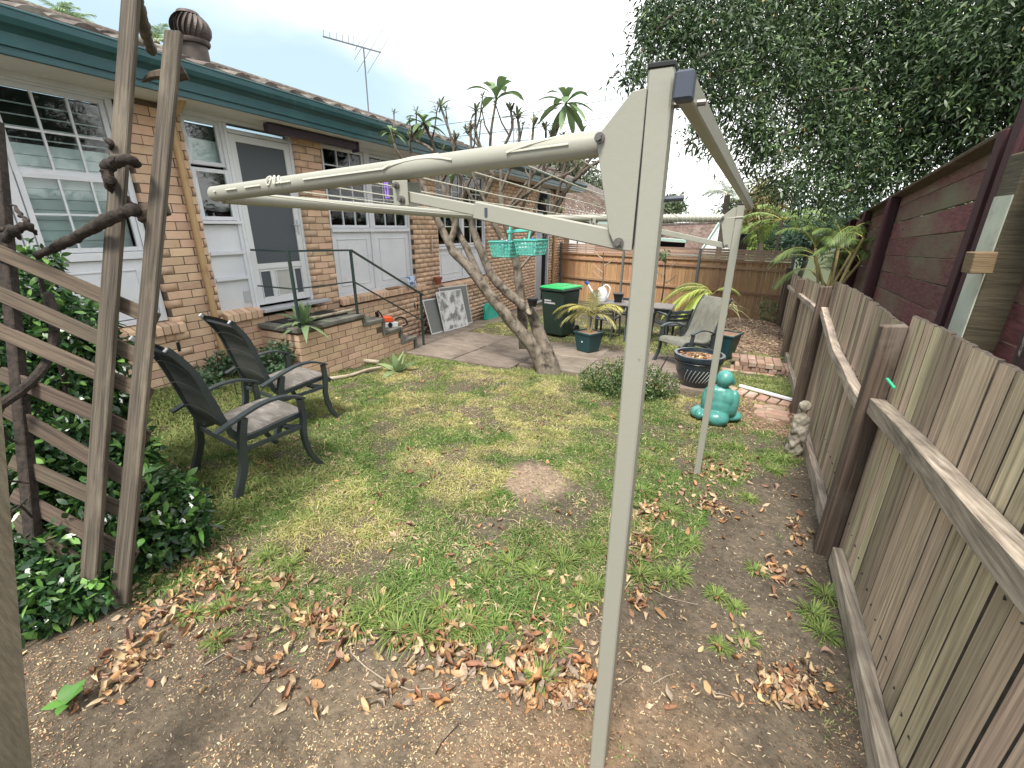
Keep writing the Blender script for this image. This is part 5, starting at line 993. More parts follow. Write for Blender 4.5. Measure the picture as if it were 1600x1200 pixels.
fused('body', [B_((0, 0, .17), (.135, .115, .19)), B_((0, -.005, .27), (.155, .095, .12)), B_((-.02, .0, .335), (.13, .08, .07)), B_((.125, .01, .22), (.055, .075, .15)), B_((-.125, .03, .22), (.055, .08, .14)), B_((-.01, -.09, .075), (.125, .10, .085)), B_((-.17, .05, .06), (.10, .14, .06)), B_((.08, .10, .06), (.16, .12, .06)), B_((-.17, -.04, .07), (.05, .07, .055)), B_((0, .005, .39), (.05, .05, .05))], M['statue'], bu, .008, 5, robefold)
fused('head', [B_((.01, .0, .478), (.085, .09, .092)), B_((-.075, .0, .455), (.016, .025, .04), n=10, rings=6), B_((.095, .005, .455), (.016, .025, .04), n=10, rings=6), B_((-.0, .08, .45), (.05, .03, .05))], M['statue'], bu, .008, 3)
sg = empty('stone_statue', (.80, 4.22, -.19), 'small weathered grey stone statue of a standing figure against the fence', 'statue'); sc = Vector((.80, 4.22, -.19)); S_ = lambda c, r, **k: blob(None, (sc.x+c[0], sc.y+c[1], sc.z+c[2]), r, None, None, **k)
fused('figure', [S_((0, 0, .05), (.075, .07, .07)), S_((-.01, 0, .14), (.06, .055, .08)), S_((.015, -.01, .23), (.058, .05, .07)), S_((-.035, -.02, .24), (.03, .04, .05)), S_((.0, 0, .33), (.055, .045, .065)), S_((.045, 0, .31), (.025, .03, .06)), S_((-.045, .0, .32), (.022, .03, .06)), S_((0, 0, .40), (.03, .03, .04)), S_((.0, 0, .46), (.050, .050, .052)), S_((-.03, -.04, .10), (.03, .04, .04)), S_((.04, -.03, .17), (.03, .04, .04))], M['stone'], sg, .010, 2, lambda co: .004*math.sin(co.x*120)*math.sin(co.z*90))
# bricks: stack by the fence and bed edging
def loosebrick(x, y, z, rz, lab, tx=0, ty=0, grp='old bricks stacked loosely near the fence', l=.225, w_=.105, h=.07):
    k = 'loose'
    if k not in BM: m = MB(); m.box(-l/2, l/2, -w_/2, w_/2, 0, h); BM[k] = m.me('loose_brick', M['oldbrick'], bevel=.006)
    o = put('loose_brick', BM[k], None); o.location = (x, y, z); o.rotation_euler = (tx, ty, rz); return top(o, lab, 'brick', grp)
base = at(.75, 7.35).z
for lay, cnt, nm in ((0, 7, 'bottom'), (1, 7, 'second'), (2, 6, 'topmost')):
    for i in range(cnt):
        for j in range(2 if lay < 3 else 2):
            if lay == 2 and j == 0 and i == 0: continue
            loosebrick(.36+i*.112+(.05 if lay % 2 else 0)+random.uniform(-.003, .003), 7.28+j*.235+random.uniform(-.012, .012)-.01*lay, base+lay*.072-.045, PI/2+random.uniform(-.04, .04), 'old pale brick in the %s layer of the stack, %s row' % (nm, 'front' if j == 0 else 'back'), random.uniform(-.02, .02), random.uniform(-.03, .03))
for i in range(3): loosebrick(.30+.24*i, 7.12+random.uniform(-.02, .02), base-.045+.0, random.uniform(-.08, .08), 'old brick lying lengthwise at the front foot of the stack', grp='old bricks stacked loosely near the fence')
for i in range(6):
    x = .30+.118*i; y = 5.93-.05*i; loosebrick(x, y, at(x, y).z-.02, PI/2-.35+random.uniform(-.06, .06), 'brick on the back edge of the mulch bed beneath the white plank', random.uniform(-.06, .06), 0, 'bricks edging the mulch bed')
for i in range(4):
    for j in range(2): x = .66+.1*j; y = 5.42-.115*i; loosebrick(x+random.uniform(-.02, .02), y, at(x, y).z-.035+.012*j, random.uniform(-.1, .1)-.15, 'mossy half buried brick behind the stone statue', random.uniform(-.05, .05), random.uniform(-.08, .08), 'mossy bricks behind the statue')
pa, pb = Vector((.40, 6.03, at(.4, 6.0).z+.075)), Vector((1.00, 5.66, at(1.0, 5.66).z+.085)); o = MB().bar(pa, pb, .028, .045, (0, 0, 1)).ob('white_plank', M['whiteplastic'], None, bevel=.003); top(o, 'narrow white plank lying along the bed edging bricks', 'plank')
# flyscreens leaning on the wall
def screen(name, x0b, y0, x0t, w_, h_, skew, mm, lab, dz=0):
    z0 = PATZ(y0)+dz; A = Vector((x0b, y0, z0)); Bv = Vector((x0b, y0+w_, z0-.045*w_)); tp = Vector((x0t-x0b, skew, math.sqrt(max(.01, h_**2-(x0t-x0b)**2)))); e = empty(name, A, lab, 'screen', 'insect screens leaning on the wall')
    fw = .022; tt = .008; nrm = (Bv-A).cross(tp).normalized(); wv = (Bv-A).normalized()
    for a, b in ((A, A+tp), (Bv, Bv+tp)): MB().bar(a, b, fw, tt, wv).ob('frame_side', M['alum'], e)
    hv = tp.normalized()
    for a, b in ((A+wv*fw/2+hv*fw/2, Bv-wv*fw/2+hv*fw/2), (A+tp+wv*fw/2-hv*fw/2, Bv+tp-wv*fw/2-hv*fw/2)): MB().bar(a, b, fw, tt*.98, hv).ob('frame_rail', M['alum'], e)
    q = MB(); nn = nrm*.001; q.hexa([A-nn, Bv-nn, Bv+nn, A+nn, A+tp-nn, Bv+tp-nn, Bv+tp+nn, A+tp+nn]); q.ob('screen_mesh', M[mm], e)
screen('flyscreen', -5.02, 7.50, -5.15, 1.05, .86, -.02, 'flymesh', 'wide white framed flyscreen at the back of the leaning group'); screen('flyscreen', -4.96, 6.90, -5.12, .58, .68, -.02, 'flymesh', 'low grey meshed flyscreen at the left front of the leaning group'); screen('flyscreen', -4.92, 7.28, -5.09, .92, .80, .0, 'flymesh2', 'flyscreen with torn silvery film at the front of the leaning group')
o = MB().prism([(-4.98, 9.0, -.42+.04), (-4.98, 9.05, -.20), (-5.06, 9.15, -.05), (-5.10, 9.55, -.05), (-5.06, 9.72, -.18), (-4.98, 9.85, -.40), (-4.96, 9.6, -.42), (-4.96, 9.1, -.42)], (.04, 0, 0)).ob('teal_tub_lid', M['teal'], None, bevel=.012); top(o, 'teal plastic tub lid leaning against the brick wall', 'lid')
o = empty('clay_wall_pot', (-5.12, 7.40, .62), 'small terracotta half pot fixed to the brick pier', 'flowerpot'); MB().lathe([(.05, 0), (.075, .10), (.085, .11), (.09, .15), (.075, .15)], (-5.115, 7.42, .60), 18).ob('pot', M['terra'], o, True)
o = empty('thermometer', (-5.19, 7.37, 1.2), 'long cream thermometer mounted on the brick pier', 'thermometer'); MB().box(-5.196, -5.18, 7.345, 7.395, 1.20, 1.53).ob('backboard', M['cream'], o, bevel=.004); MB().tube([(-5.178, 7.37, 1.24), (-5.178, 7.37, 1.50)], .006, 8).ob('tube', M['whiteplastic'], o, True); MB().tube([(-5.175, 7.37, 1.21), (-5.14, 7.37, 1.19), (-5.14, 7.40, 1.19)], .008, 6).ob('hook', M['cream'], o, True)
fb = MB(); 
for i in range(6):
    y0, y1 = 6.48+i*.042, 6.48+(i+1)*.042; f0, f1 = .012*math.sin(i*2.1), .012*math.sin((i+1)*2.1); fb.quad((-5.12+f0, y0, .63), (-5.12+f1, y1, .62+.01*(i % 2)), (-5.15+f1, y1, .83), (-5.15+f0, y0, .84))
o = fb.ob('cloth', M['fabric'], None, True); o.modifiers.new('s', 'SOLIDIFY').thickness = .004; top(o, 'pale blue patterned cloth hung over the brick sill', 'cloth')
o = MB().hexa if 0 else MB().box(-5.26, -5.17, 6.02, 6.34, .665, .685).ob('wooden_board', M['newpal'], None, bevel=.003); top(o, 'thin tan board lying on the brick window sill', 'board')
# chainsaw on the steps
cs = empty('chainsaw', (-4.80, 5.22, .19), 'orange and white chainsaw resting on the steps', 'chainsaw'); c0 = Vector((-4.72, 5.20, .20)); ax = Vector((.30, .95, -.10)).normalized(); sx_ = Vector((-.95, .30, 0)).normalized(); uz = ax.cross(sx_)*-1; uz = uz if uz.z > 0 else -uz
cp = lambda a, s_, u: c0+ax*a+sx_*s_+uz*u
def obox(a0, a1, s0, s1, u0, u1, ta=0): m = MB(); m.hexa([cp(a0, s0, u0), cp(a1, s0, u0), cp(a1, s1, u0), cp(a0, s1, u0), cp(a0+ta, s0+.01, u1), cp(a1-ta, s0+.01, u1), cp(a1-ta, s1-.01, u1), cp(a0+ta, s1-.01, u1)]); return m
obox(-.02, .30, -.07, .09, .0, .085).ob('crankcase', M['whiteplastic'], cs, bevel=.014); obox(.0, .24, -.06, .08, .086, .175, .04).ob('top_cover', M['orange'], cs, bevel=.02); MB().tube([cp(.14, -.071, .05), cp(.14, -.085, .05)], .038, 14).ob('starter_cover', M['black'], cs, True)
MB().tube(smoothpath([cp(.28, 0, .12), cp(.38, 0, .15), cp(.48, 0, .10), cp(.50, 0, .03), cp(.40, 0, .0), cp(.28, 0, .03)]), .014, 8).ob('rear_handle', M['black'], cs, True); MB().tube(smoothpath([cp(.03, .09, .05), cp(.0, .10, .17), cp(-.02, .02, .25), cp(-.01, -.06, .22), cp(.04, -.08, .08)]), .011, 8).ob('front_handle', M['black'], cs, True)
MB().bar(cp(-.05, -.05, .12), cp(-.07, -.03, .25), .09, .012, sx_).ob('hand_guard', M['black'], cs, bevel=.003); obox(-.50, -.02, .03, .038, .02, .08).ob('guide_bar', M['palegrey'], cs, bevel=.003); obox(-.51, -.02, .029, .039, .014, .02).ob('chain', M['rust'], cs)
# branch lying on the landing, logs and agaves
def stick(P, r, lab, name='branch', mt='log', cat='branch'): o = MB().tube(smoothpath(P, 4), [max(.004, r*(1-.45*i/((len(P)-1)*4))) for i in range((len(P)-1)*4+1)], 9).ob(name, M[mt], None, True); return top(o, lab, cat)
stick([(-4.62, 4.62, .585), (-4.66, 4.35, .58), (-4.7, 4.1, .57), (-4.72, 3.85, .57), (-4.70, 3.70, .565)], .022, 'pale bare branch lying along the landing beside the mat')
stick([(-4.68, 4.35, .56), (-4.85, 4.1, .553), (-4.95, 3.8, .552)], .010, 'thin forked stick lying across the landing mat')
g0 = [gp(505, 586), gp(530, 578), gp(560, 570), gp(593, 571)]; stick([(x, y, float(gz(x, y))+.06) for x, y in g0], .046, 'thicker pale log lying in the grass below the landing', 'log', cat='log'); g0 = [gp(516, 596), gp(545, 590), gp(575, 581), gp(596, 577)]; stick([(x, y, float(gz(x, y))+.04) for x, y in g0], .027, 'thinner pale log lying just in front of the thick one', 'log', cat='log')
def rosette(name, lab, c, n, L0, L1, W_, colA, colB, el0=.15, el1=1.35, droop=.5, thick=.0, cat='plant'):
    e = empty(name, c, lab, cat)
    for k in range(n):
        a = k*2.4+random.uniform(-.2, .2); t = k/(n-1); el = el0+(el1-el0)*t; D = np.array([[math.cos(a)*math.cos(el), math.sin(a)*math.cos(el), math.sin(el)]]); f = random.random()
        ribbons('leaf', [[c[0]+.01*math.cos(a), c[1]+.01*math.sin(a), c[2]]], D, np.array([[-math.sin(a), math.cos(a), 0.]]), L0+(L1-L0)*(1-abs(t-.5)), W_*random.uniform(.85, 1.1), [.55, .8, 1, .95, .7, .35, .03], droop*(1-t*.8)*random.uniform(.5, 1.2), [np.array(colA)*(1-f)+np.array(colB)*f], M['leaf'], fold=.22, parent=e)
    return e
AG = ((.14, .22, .11), (.25, .33, .16)); rosette('agave', 'pale green agave growing at the front corner of the landing by the rail post', (-4.60, 3.76, .52), 24, .26, .42, .085, *AG, el0=.0, el1=1.45, droop=.7); rosette('agave', 'small pale green agave growing in the lawn beyond the logs', tuple(at(-3.86, 4.52, .0)), 10, .26, .40, .10, *AG, el0=.1, el1=1.4, droop=.5)
# ------------------------------------------------------------------ plants
def cloud(name, blobs, n, size, asp, colA, colB, mt, parent=None, out=.4, shade=None, prof=(.15, 1, .8, .05), dz=0, droop=.15, inner=.45, cluster=0):
    bl = np.array(blobs, float); vol = (bl[:, 3]**2.0); pick = rng.choice(len(bl), n, p=vol/vol.sum()); d = rng.normal(size=(n, 3)); d /= np.linalg.norm(d, axis=1, keepdims=True); rr_ = (inner+(1-inner)*rng.random((n, 1))**.6)*(1+.22*np.sin(7*d[:, :1]+pick[:, None])*np.cos(5*d[:, 1:2]+3*d[:, 2:3]))
    if cluster: # twig tips: leaves gathered into sprays
        m = n//cluster; dd = d[:m]; src = rng.integers(0, m, n); d = dd[src]; pick = pick[:m][src]; rr_ = rr_[:m][src]
    sc_ = bl[:, 4] if bl.shape[1] > 4 else np.ones(len(bl)); P = bl[pick, :3]+d*rr_*bl[pick, 3:4]*np.stack([np.ones(n), np.ones(n), sc_[pick]], 1)
    if cluster: P = P+rng.normal(size=(n, 3))*size[1]*.9
    D = rng.normal(size=(n, 3))+d*out*2; D[:, 2] -= .25; S = rng.normal(size=(n, 3)); t = rng.random((n, 1))**1.3; Ls = size[0]+rng.random(n)*(size[1]-size[0]); return ribbons(name, P, D, S, Ls, Ls*asp, list(prof), droop, (np.array(colA)*(1-t)+np.array(colB)*t)*(.75+.5*rng.random((n, 1))), M[mt], fold=.15, parent=parent)
# jasmine behind and below the lattice
jb = empty('jasmine_bush', (-2.9, 1.0, 0), 'dark glossy star jasmine with small white flowers tumbling round the lattice', 'shrub'); JG = ((.014, .045, .016), (.05, .115, .032)); JL = ((.10, .22, .05), (.18, .32, .08))
jbl = []
for px, py, k, r in ((30, 460, 2.6, .20), (60, 540, 2.7, .30), (120, 500, 2.7, .16), (140, 560, 2.8, .20), (90, 640, 2.6, .32), (180, 620, 2.75, .14), (40, 720, 2.4, .32), (130, 720, 2.5, .30), (205, 710, 2.6, .13), (90, 800, 2.4, .28), (180, 800, 2.35, .22), (240, 780, 2.45, .18), (280, 800, 2.5, .15), (60, 880, 2.2, .25), (150, 890, 2.25, .20), (240, 850, 2.35, .15), (60, 960, 2.05, .17), (120, 960, 2.1, .15), (10, 600, 2.5, .3), (-30, 800, 2.3, .35), (300, 830, 2.45, .10), (80, 1010, 2.0, .09), (160, 960, 2.1, .1), (190, 545, 2.9, .08), (60, 410, 2.8, .12)):
    p = PK(px, py, k); jbl.append((p.x, p.y, max(p.z, .06), r))
cloud('foliage', jbl, 26000, (.03, .068), .42, *JG, 'leafgloss', jb, prof=(.2, 1, .85, .08), inner=.3); cloud('young_leaves', jbl, 3600, (.04, .08), .42, *JL, 'leafgloss', jb, prof=(.2, 1, .85, .08), inner=.75)
fl = []
for (px, py, k) in [(105, 655, 2.35), (122, 650, 2.35), (128, 656, 2.3), (165, 810, 2.15), (172, 806, 2.15), (300, 775, 2.3), (299, 788, 2.3), (250, 800, 2.25), (252, 815, 2.25), (190, 585, 2.45), (182, 580, 2.45), (195, 575, 2.5), (288, 812, 2.3), (60, 1052, 1.95), (72, 1045, 1.95), (190, 625, 2.5), (205, 600, 2.5), (130, 570, 2.5), (160, 850, 2.2)]:
    p = PK(px, py, k)
    for q in range(5): a = q*2*PI/5+px; fl.append((p.x, p.y, p.z, a))
fl = np.array(fl); D = np.stack([np.cos(fl[:, 3])*.9, -np.abs(np.sin(fl[:, 3]))*.2-.1, np.sin(fl[:, 3])], 1); jf = ribbons('flowers', fl[:, :3], D, np.cross(D, [.1, -1, .2]), .017, .010, [.4, 1, .7], .1, np.full((len(fl), 3), .80), M['leaf'], parent=jb); jf['kind'] = 'stuff'
V_ = lambda L_: [PK(*q) for q in L_]
for P, r in ((V_([(75, 460, 2.35), (85, 500, 2.3), (78, 555, 2.25), (45, 600, 2.1), (-10, 640, 2.0)]), .022), (V_([(60, 420, 2.3), (100, 600, 2.5), (130, 800, 2.4)]), .012), (V_([(-10, 640, 1.95), (20, 690, 2.1), (60, 640, 2.2)]), .006), (V_([(-5, 755, 1.8), (20, 752, 1.9), (45, 755, 1.95)]), .005), (V_([(10, 800, 1.7), (30, 790, 1.8), (50, 808, 1.9)]), .005), (V_([(-5, 820, 1.6), (20, 800, 1.7), (42, 780, 1.8)]), .004)): MB().tube(smoothpath(P, 4), r, 8).ob('stem', M['twigdark'], jb, True)
# lattice
tr = empty('lattice', PK(170, 930, 2.1), 'old collapsed timber lattice panel leaning at the left', 'trellis')
def lat(a, b, w_, t, name, side=None, m='trellis', k2=None):
    A, B = PK(*a), PK(*b); d = (B-A).normalized(); sd_ = d.cross(CF).normalized(); g = d.cross(sd_); Mx = Matrix(((sd_.x, g.x, d.x, A.x), (sd_.y, g.y, d.y, A.y), (sd_.z, g.z, d.z, A.z), (0, 0, 0, 1))); return put(name, MB().bar((0, 0, 0), (0, 0, (B-A).length), w_, t, (1, 0, 0)).me(name, M[m], bevel=.004), tr, mat=Mx)
lat((188, 942, 2.08), (272, 50, 2.14), .078, .03, 'upright'); lat((140, 915, 2.06), (209, -60, 2.12), .078, .03, 'upright'); lat((53, 850, 2.10), (-8, 190, 2.2), .052, .045, 'upright', m='twigdark')
def vine(P, r, n=9):
    pts = smoothpath(P, n); m = len(pts); rr_ = np.interp(np.linspace(0, 1, m), np.linspace(0, 1, len(r)), r); mb = MB().tube([p+Vector((random.uniform(-.003, .003),)*3) for p in pts], [float(a)*random.uniform(.85, 1.15) for a in rr_], 14)
    mb.v = [tuple(Vector(v)+Vector((mnoise.noise(Vector(v)*28), mnoise.noise(Vector(v)*28+Vector((9, 0, 0))), mnoise.noise(Vector(v)*28+Vector((0, 9, 0)))))*.009) for v in mb.v]; return mb
SLT = [((-20, 386), (246, 500)), ((-20, 450), (236, 565)), ((-12, 512), (236, 618)), ((0, 583), (232, 684)), ((10, 640), (222, 762)), ((18, 720), (216, 808)), ((20, 772), (212, 872)), ((25, 812), (185, 925))]
for i, (a, b) in enumerate(SLT): lat((a[0], a[1], 2.13), (b[0], b[1], 2.15), .070, .022, 'slat', m='trellis_slat')
lat((214, 335, 2.17), (262, 322, 2.19), .085, .03, 'block', m='trellis_slat'); lat((250, 122, 2.17), (290, 112, 2.2), .05, .05, 'broken_stub')
MB().tube(smoothpath(V_([(222, 128, 2.2), (240, 118, 2.17), (262, 116, 2.15)]), 3), [.004, .01, .016, .02, .022, .024, .024], 6).ob('splinter', M['trellis_slat'], tr, True)
for P, r, n2 in ((V_([(57, 399, 2.15), (90, 385, 2.1), (130, 365, 2.04), (165, 345, 2.0), (198, 330, 2.02), (212, 328, 2.1)]), [.017, .020, .022, .026, .024, .028], 'dead_branch'), (V_([(165, 270, 2.1), (172, 285, 2.0), (168, 265, 1.98), (180, 252, 1.98), (205, 250, 2.0), (214, 258, 2.1)]), [.015, .022, .026, .026, .022, .015], 'vine_knot'), (V_([(168, 262, 2.0), (170, 285, 2.02), (178, 300, 2.05)]), [.022, .022, .012], 'vine_knot'), (V_([(196, 310, 2.15), (210, 325, 2.1), (214, 335, 2.1)]), [.012, .014, .015], 'vine_spur'), (V_([(10, 375, 2.1), (18, 362, 2.0), (38, 353, 1.98), (48, 355, 2.0), (55, 365, 2.1)]), [.018, .020, .02, .012, .005], 'vine_spur'), (V_([(-5, 360, 2.1), (20, 357, 2.08), (30, 372, 2.1)]), [.012, .012, .01], 'vine_spur'), (V_([(164, 216, 2.1), (172, 222, 2.06), (174, 232, 2.08)]), [.004, .012, .01], 'vine_spur'), (V_([(20, 320, 2.1), (32, 335, 2.05), (42, 345, 2.0), (42, 350, 2.0)]), [.006, .008, .008, .006], 'vine_spur'), (V_([(208, -20, 2.12), (218, 20, 2.3), (226, 48, 2.5), (236, 78, 2.7)]), [.03, .03, .03, .03], 'leaning_stake')): vine(P, r).ob(n2, M['twigdark'] if n2 != 'leaning_stake' else M['trellis'], tr, True)
o = MB().bar(PK(-6, 1330, 1.05), PK(-80, 330, 1.22), .10, .10, CR).ob('square_timber_post', M['pine'], None, bevel=.006); top(o, 'squared pine post cut off by the left picture edge', 'post')
# young leaves on top of the lattice and seedlings
def seedling(name, lab, c, leaves, col=(.09, .21, .045)):
    e = empty(name, c, lab, 'plant')
    for az, el, L_, W_ in leaves: D = np.array([[math.cos(az)*math.cos(el), math.sin(az)*math.cos(el), math.sin(el)]]); ribbons('leaf', [list(c)], D, np.array([[-math.sin(az), math.cos(az), 0.15]]), L_, W_, [.15, .7, 1, .95, .6, .08], .25, [np.array(col)*random.uniform(.8, 1.2)], M['leafgloss'], fold=.12, parent=e)
    return e
seedling('seedling', 'bright green broad leaved seedling beside the left timber post', tuple(at(-1.98, .33, .03)), [(.6, .9, .10, .065), (2.8, .7, .08, .05), (-.8, .5, .07, .04), (-2.2, .4, .08, .04), (1.6, .8, .09, .05)]); seedling('seedling', 'pair of fresh green leaves at the bottom edge right of the steel post', tuple(at(.02, .90, .0)), [(2.9, .35, .12, .045), (1.2, 1.0, .12, .04), (-2.4, .2, .1, .04)], (.08, .21, .035)); sp_ = PK(140, 478, 2.3); seedling('vine_shoot', 'pale green shoot rising above the top lattice slat', tuple(sp_), [(.4, .9, .07, .035), (2.7, .8, .07, .035), (1.5, .5, .06, .03), (-.6, .5, .06, .03), (2.2, .1, .05, .03), (.2, .2, .05, .03)], (.09, .20, .05))
# low bush by the near post; plants against the brick wall
bs = empty('low_bush', tuple(at(-.95, 5.18)), 'low rounded bush with small leaves behind the near steel post', 'shrub'); bb = [(-1.30, 5.1, -.08, .17), (-1.08, 5.15, -.02, .22), (-.85, 5.2, .0, .24), (-.62, 5.22, -.04, .22), (-.42, 5.25, -.09, .17), (-.95, 5.0, -.08, .2), (-.7, 5.05, -.1, .18)]
cloud('foliage', bb, 7500, (.018, .036), .5, (.045, .10, .03), (.15, .20, .07), 'leaf', bs, inner=.35); rt_ = cloud('red_tips', bb, 380, (.02, .035), .5, (.35, .16, .07), (.32, .25, .10), 'leaf', bs, inner=.85); rt_['kind'] = 'stuff'
for k in range(16): a = random.uniform(0, 6.28); q = random.choice(bb); MB().tube([(-.85+random.uniform(-.1, .1), 5.16, -.24), ((q[0]-.85)/2, (5.16+q[1])/2, -.14), (q[0], q[1], q[2]+.08)], [.006, .004, .002], 5).ob('stem', M['twig'], bs, True)
wb = empty('wall_weeds', tuple(at(-4.6, 3.2)), 'bluish green leafy weeds growing against the landing wall', 'shrub'); cloud('foliage', [(-4.75, 3.35, .12, .22), (-4.95, 3.1, .15, .2), (-4.65, 3.4, .28, .14), (-4.5, 3.2, .05, .16), (-5.0, 2.9, .22, .14), (-4.85, 2.6, .1, .16)], 2300, (.035, .07), .5, (.05, .11, .055), (.12, .19, .10), 'leaf', wb, inner=.2)
for k in range(9): x = random.uniform(-5.0, -4.5); y = random.uniform(2.6, 3.4); MB().tube([at(x, y), at(x, y)+Vector((random.uniform(-.05, .05), random.uniform(-.05, .05), .35))], [.006, .003], 5).ob('stem', M['twigdark'], wb, True)
# ------------------------------------------------------------------ frangipani
fg = empty('frangipani_tree', (-2.0, 5.58, -.26), 'leaning many limbed frangipani tree with sparse leaf rosettes above the lawn', 'tree'); FY = 5.6
def Q(px, py, dy=0): return PY(px, py, FY+dy)
FR = (.10, .17, .07), (.17, .25, .11)
trunkP = [([(857, 600, -.05), (850, 575, 0), (835, 545, 0), (815, 520, 0), (797, 500, 0), (772, 470, .0), (750, 440, 0), (730, 415, 0), (708, 392, 0), (694, 365, .0), (680, 335, 0), (668, 305, .0), (655, 280, 0), (640, 262, 0)], [.19, .165, .135, .12, .115, .105, .10, .09, .085, .07, .06, .05, .042, .036]),
 ([(866, 598, .05), (860, 565, .05), (848, 535, .1), (836, 505, .12), (829, 487, .15), (808, 470, .18), (785, 450, .2), (767, 428, .2), (755, 400, .2), (745, 375, .22), (737, 350, .25), (745, 325, .25), (760, 300, .25), (770, 275, .25)], [.17, .14, .12, .11, .10, .09, .085, .08, .075, .07, .065, .055, .05, .045]),
 ([(818, 545, .35), (817, 500, .4), (812, 450, .4), (806, 405, .4), (798, 370, .35), (786, 335, .3), (782, 300, .3)], [.10, .095, .09, .08, .07, .065, .055]),
 ([(755, 445, .1), (735, 400, .15), (715, 360, .2), (700, 320, .2), (690, 285, .2), (682, 260, .2)], [.07, .065, .058, .05, .042, .036]),
 ([(700, 385, 0), (712, 350, .1), (705, 320, .1), (700, 300, .1), (710, 270, .1)], [.06, .055, .05, .04, .034]),
 ([(806, 405, .4), (785, 375, .3), (770, 345, .2), (760, 320, .2)], [.06, .05, .045, .04]), ([(806, 400, .4), (825, 370, .5), (845, 350, .5), (862, 335, .5), (876, 312, .5), (888, 292, .5), (915, 265, .5), (940, 250, .5)], [.06, .055, .05, .05, .045, .035, .03, .026])]
for P, r in trunkP:
    pts = smoothpath([Q(*q) for q in P], 3); rr_ = [float(v) for v in np.interp(np.linspace(0, 1, len(pts)), np.linspace(0, 1, len(r)), r)]; mb = MB().tube([p+Vector((random.uniform(-.006, .006), random.uniform(-.006, .006), 0)) for p in pts], [a*random.uniform(.93, 1.08)*.76 for a in rr_], 12); mb.ob('trunk' if r[0] > .15 else 'limb', M['bark'], fg, True)
c = Q(829, 486, .1); MB().tube([c, c+Vector((.05, -.14, .03))], [.062, .055], 12).ob('cut_stub', M['bark'], fg, True); MB().tube([c+Vector((.05, -.14, .03)), c+Vector((.0515, -.143, .0305))], [.046, .044], 12).ob('cut_face', M['log'], fg)
branches = [([(640, 262, 0), (620, 235, -.1), (611, 205, -.1)], 'g', .5), ([(668, 305, 0), (650, 262, .1), (640, 222, .1), (662, 192, .1)], 'G', .8), ([(690, 285, .2), (680, 235, .2), (664, 196, .2)], 'g', .6), ([(682, 260, .2), (675, 235, 0), (655, 222, 0), (640, 215, 0)], 'n', .5), ([(745, 325, .25), (715, 265, .2), (705, 215, .2), (688, 165, .2)], 'c', .7), ([(770, 275, .25), (752, 232, .2), (743, 205, .2), (744, 172, .2)], 'c', .8), ([(770, 275, .25), (766, 235, .3), (768, 200, .3), (776, 152, .3)], 'B', 1.1), ([(782, 300, .3), (785, 240, .3), (800, 200, .3), (797, 168, .3)], 'n', .8), ([(782, 300, .3), (800, 255, .35), (812, 215, .35), (808, 180, .35)], 'c', .8), ([(760, 320, .2), (738, 270, .1), (736, 225, .1), (735, 198, .1)], 'n', .6), ([(786, 335, .3), (835, 270, .4), (860, 230, .4), (885, 160, .4)], 'F', 1.), ([(798, 370, .35), (825, 300, .3), (830, 240, .3), (834, 190, .3)], 'n', .8), ([(825, 370, .5), (845, 290, .6), (852, 240, .6), (853, 198, .6)], 'n', .7), ([(862, 335, .5), (875, 290, .4), (884, 250, .4), (880, 215, .4)], 'n', .7), ([(876, 312, .5), (905, 270, .5), (925, 245, .5), (935, 225, .5)], 'n', .5), ([(786, 335, .3), (850, 282, .2), (880, 275, .2), (905, 258, .2)], 'n', .4), ([(709, 350, .1), (720, 300, .3), (715, 240, .3), (710, 214, .3)], 'n', .5), ([(690, 285, .2), (705, 262, .1), (724, 258, .1), (712, 270, -.1)], 'g', .4), ([(745, 325, .25), (760, 280, .5), (755, 240, .5), (728, 205, .5)], 'n', .6), ([(888, 292, .5), (878, 262, .6), (868, 240, .6), (862, 210, .6)], 'n', .6), ([(737, 350, .25), (722, 320, .5), (730, 290, .5), (745, 260, .5), (750, 235, .5)], 'n', .5), ([(812, 420, .4), (845, 380, .6), (865, 345, .7), (878, 330, .7)], 'n', .3)]
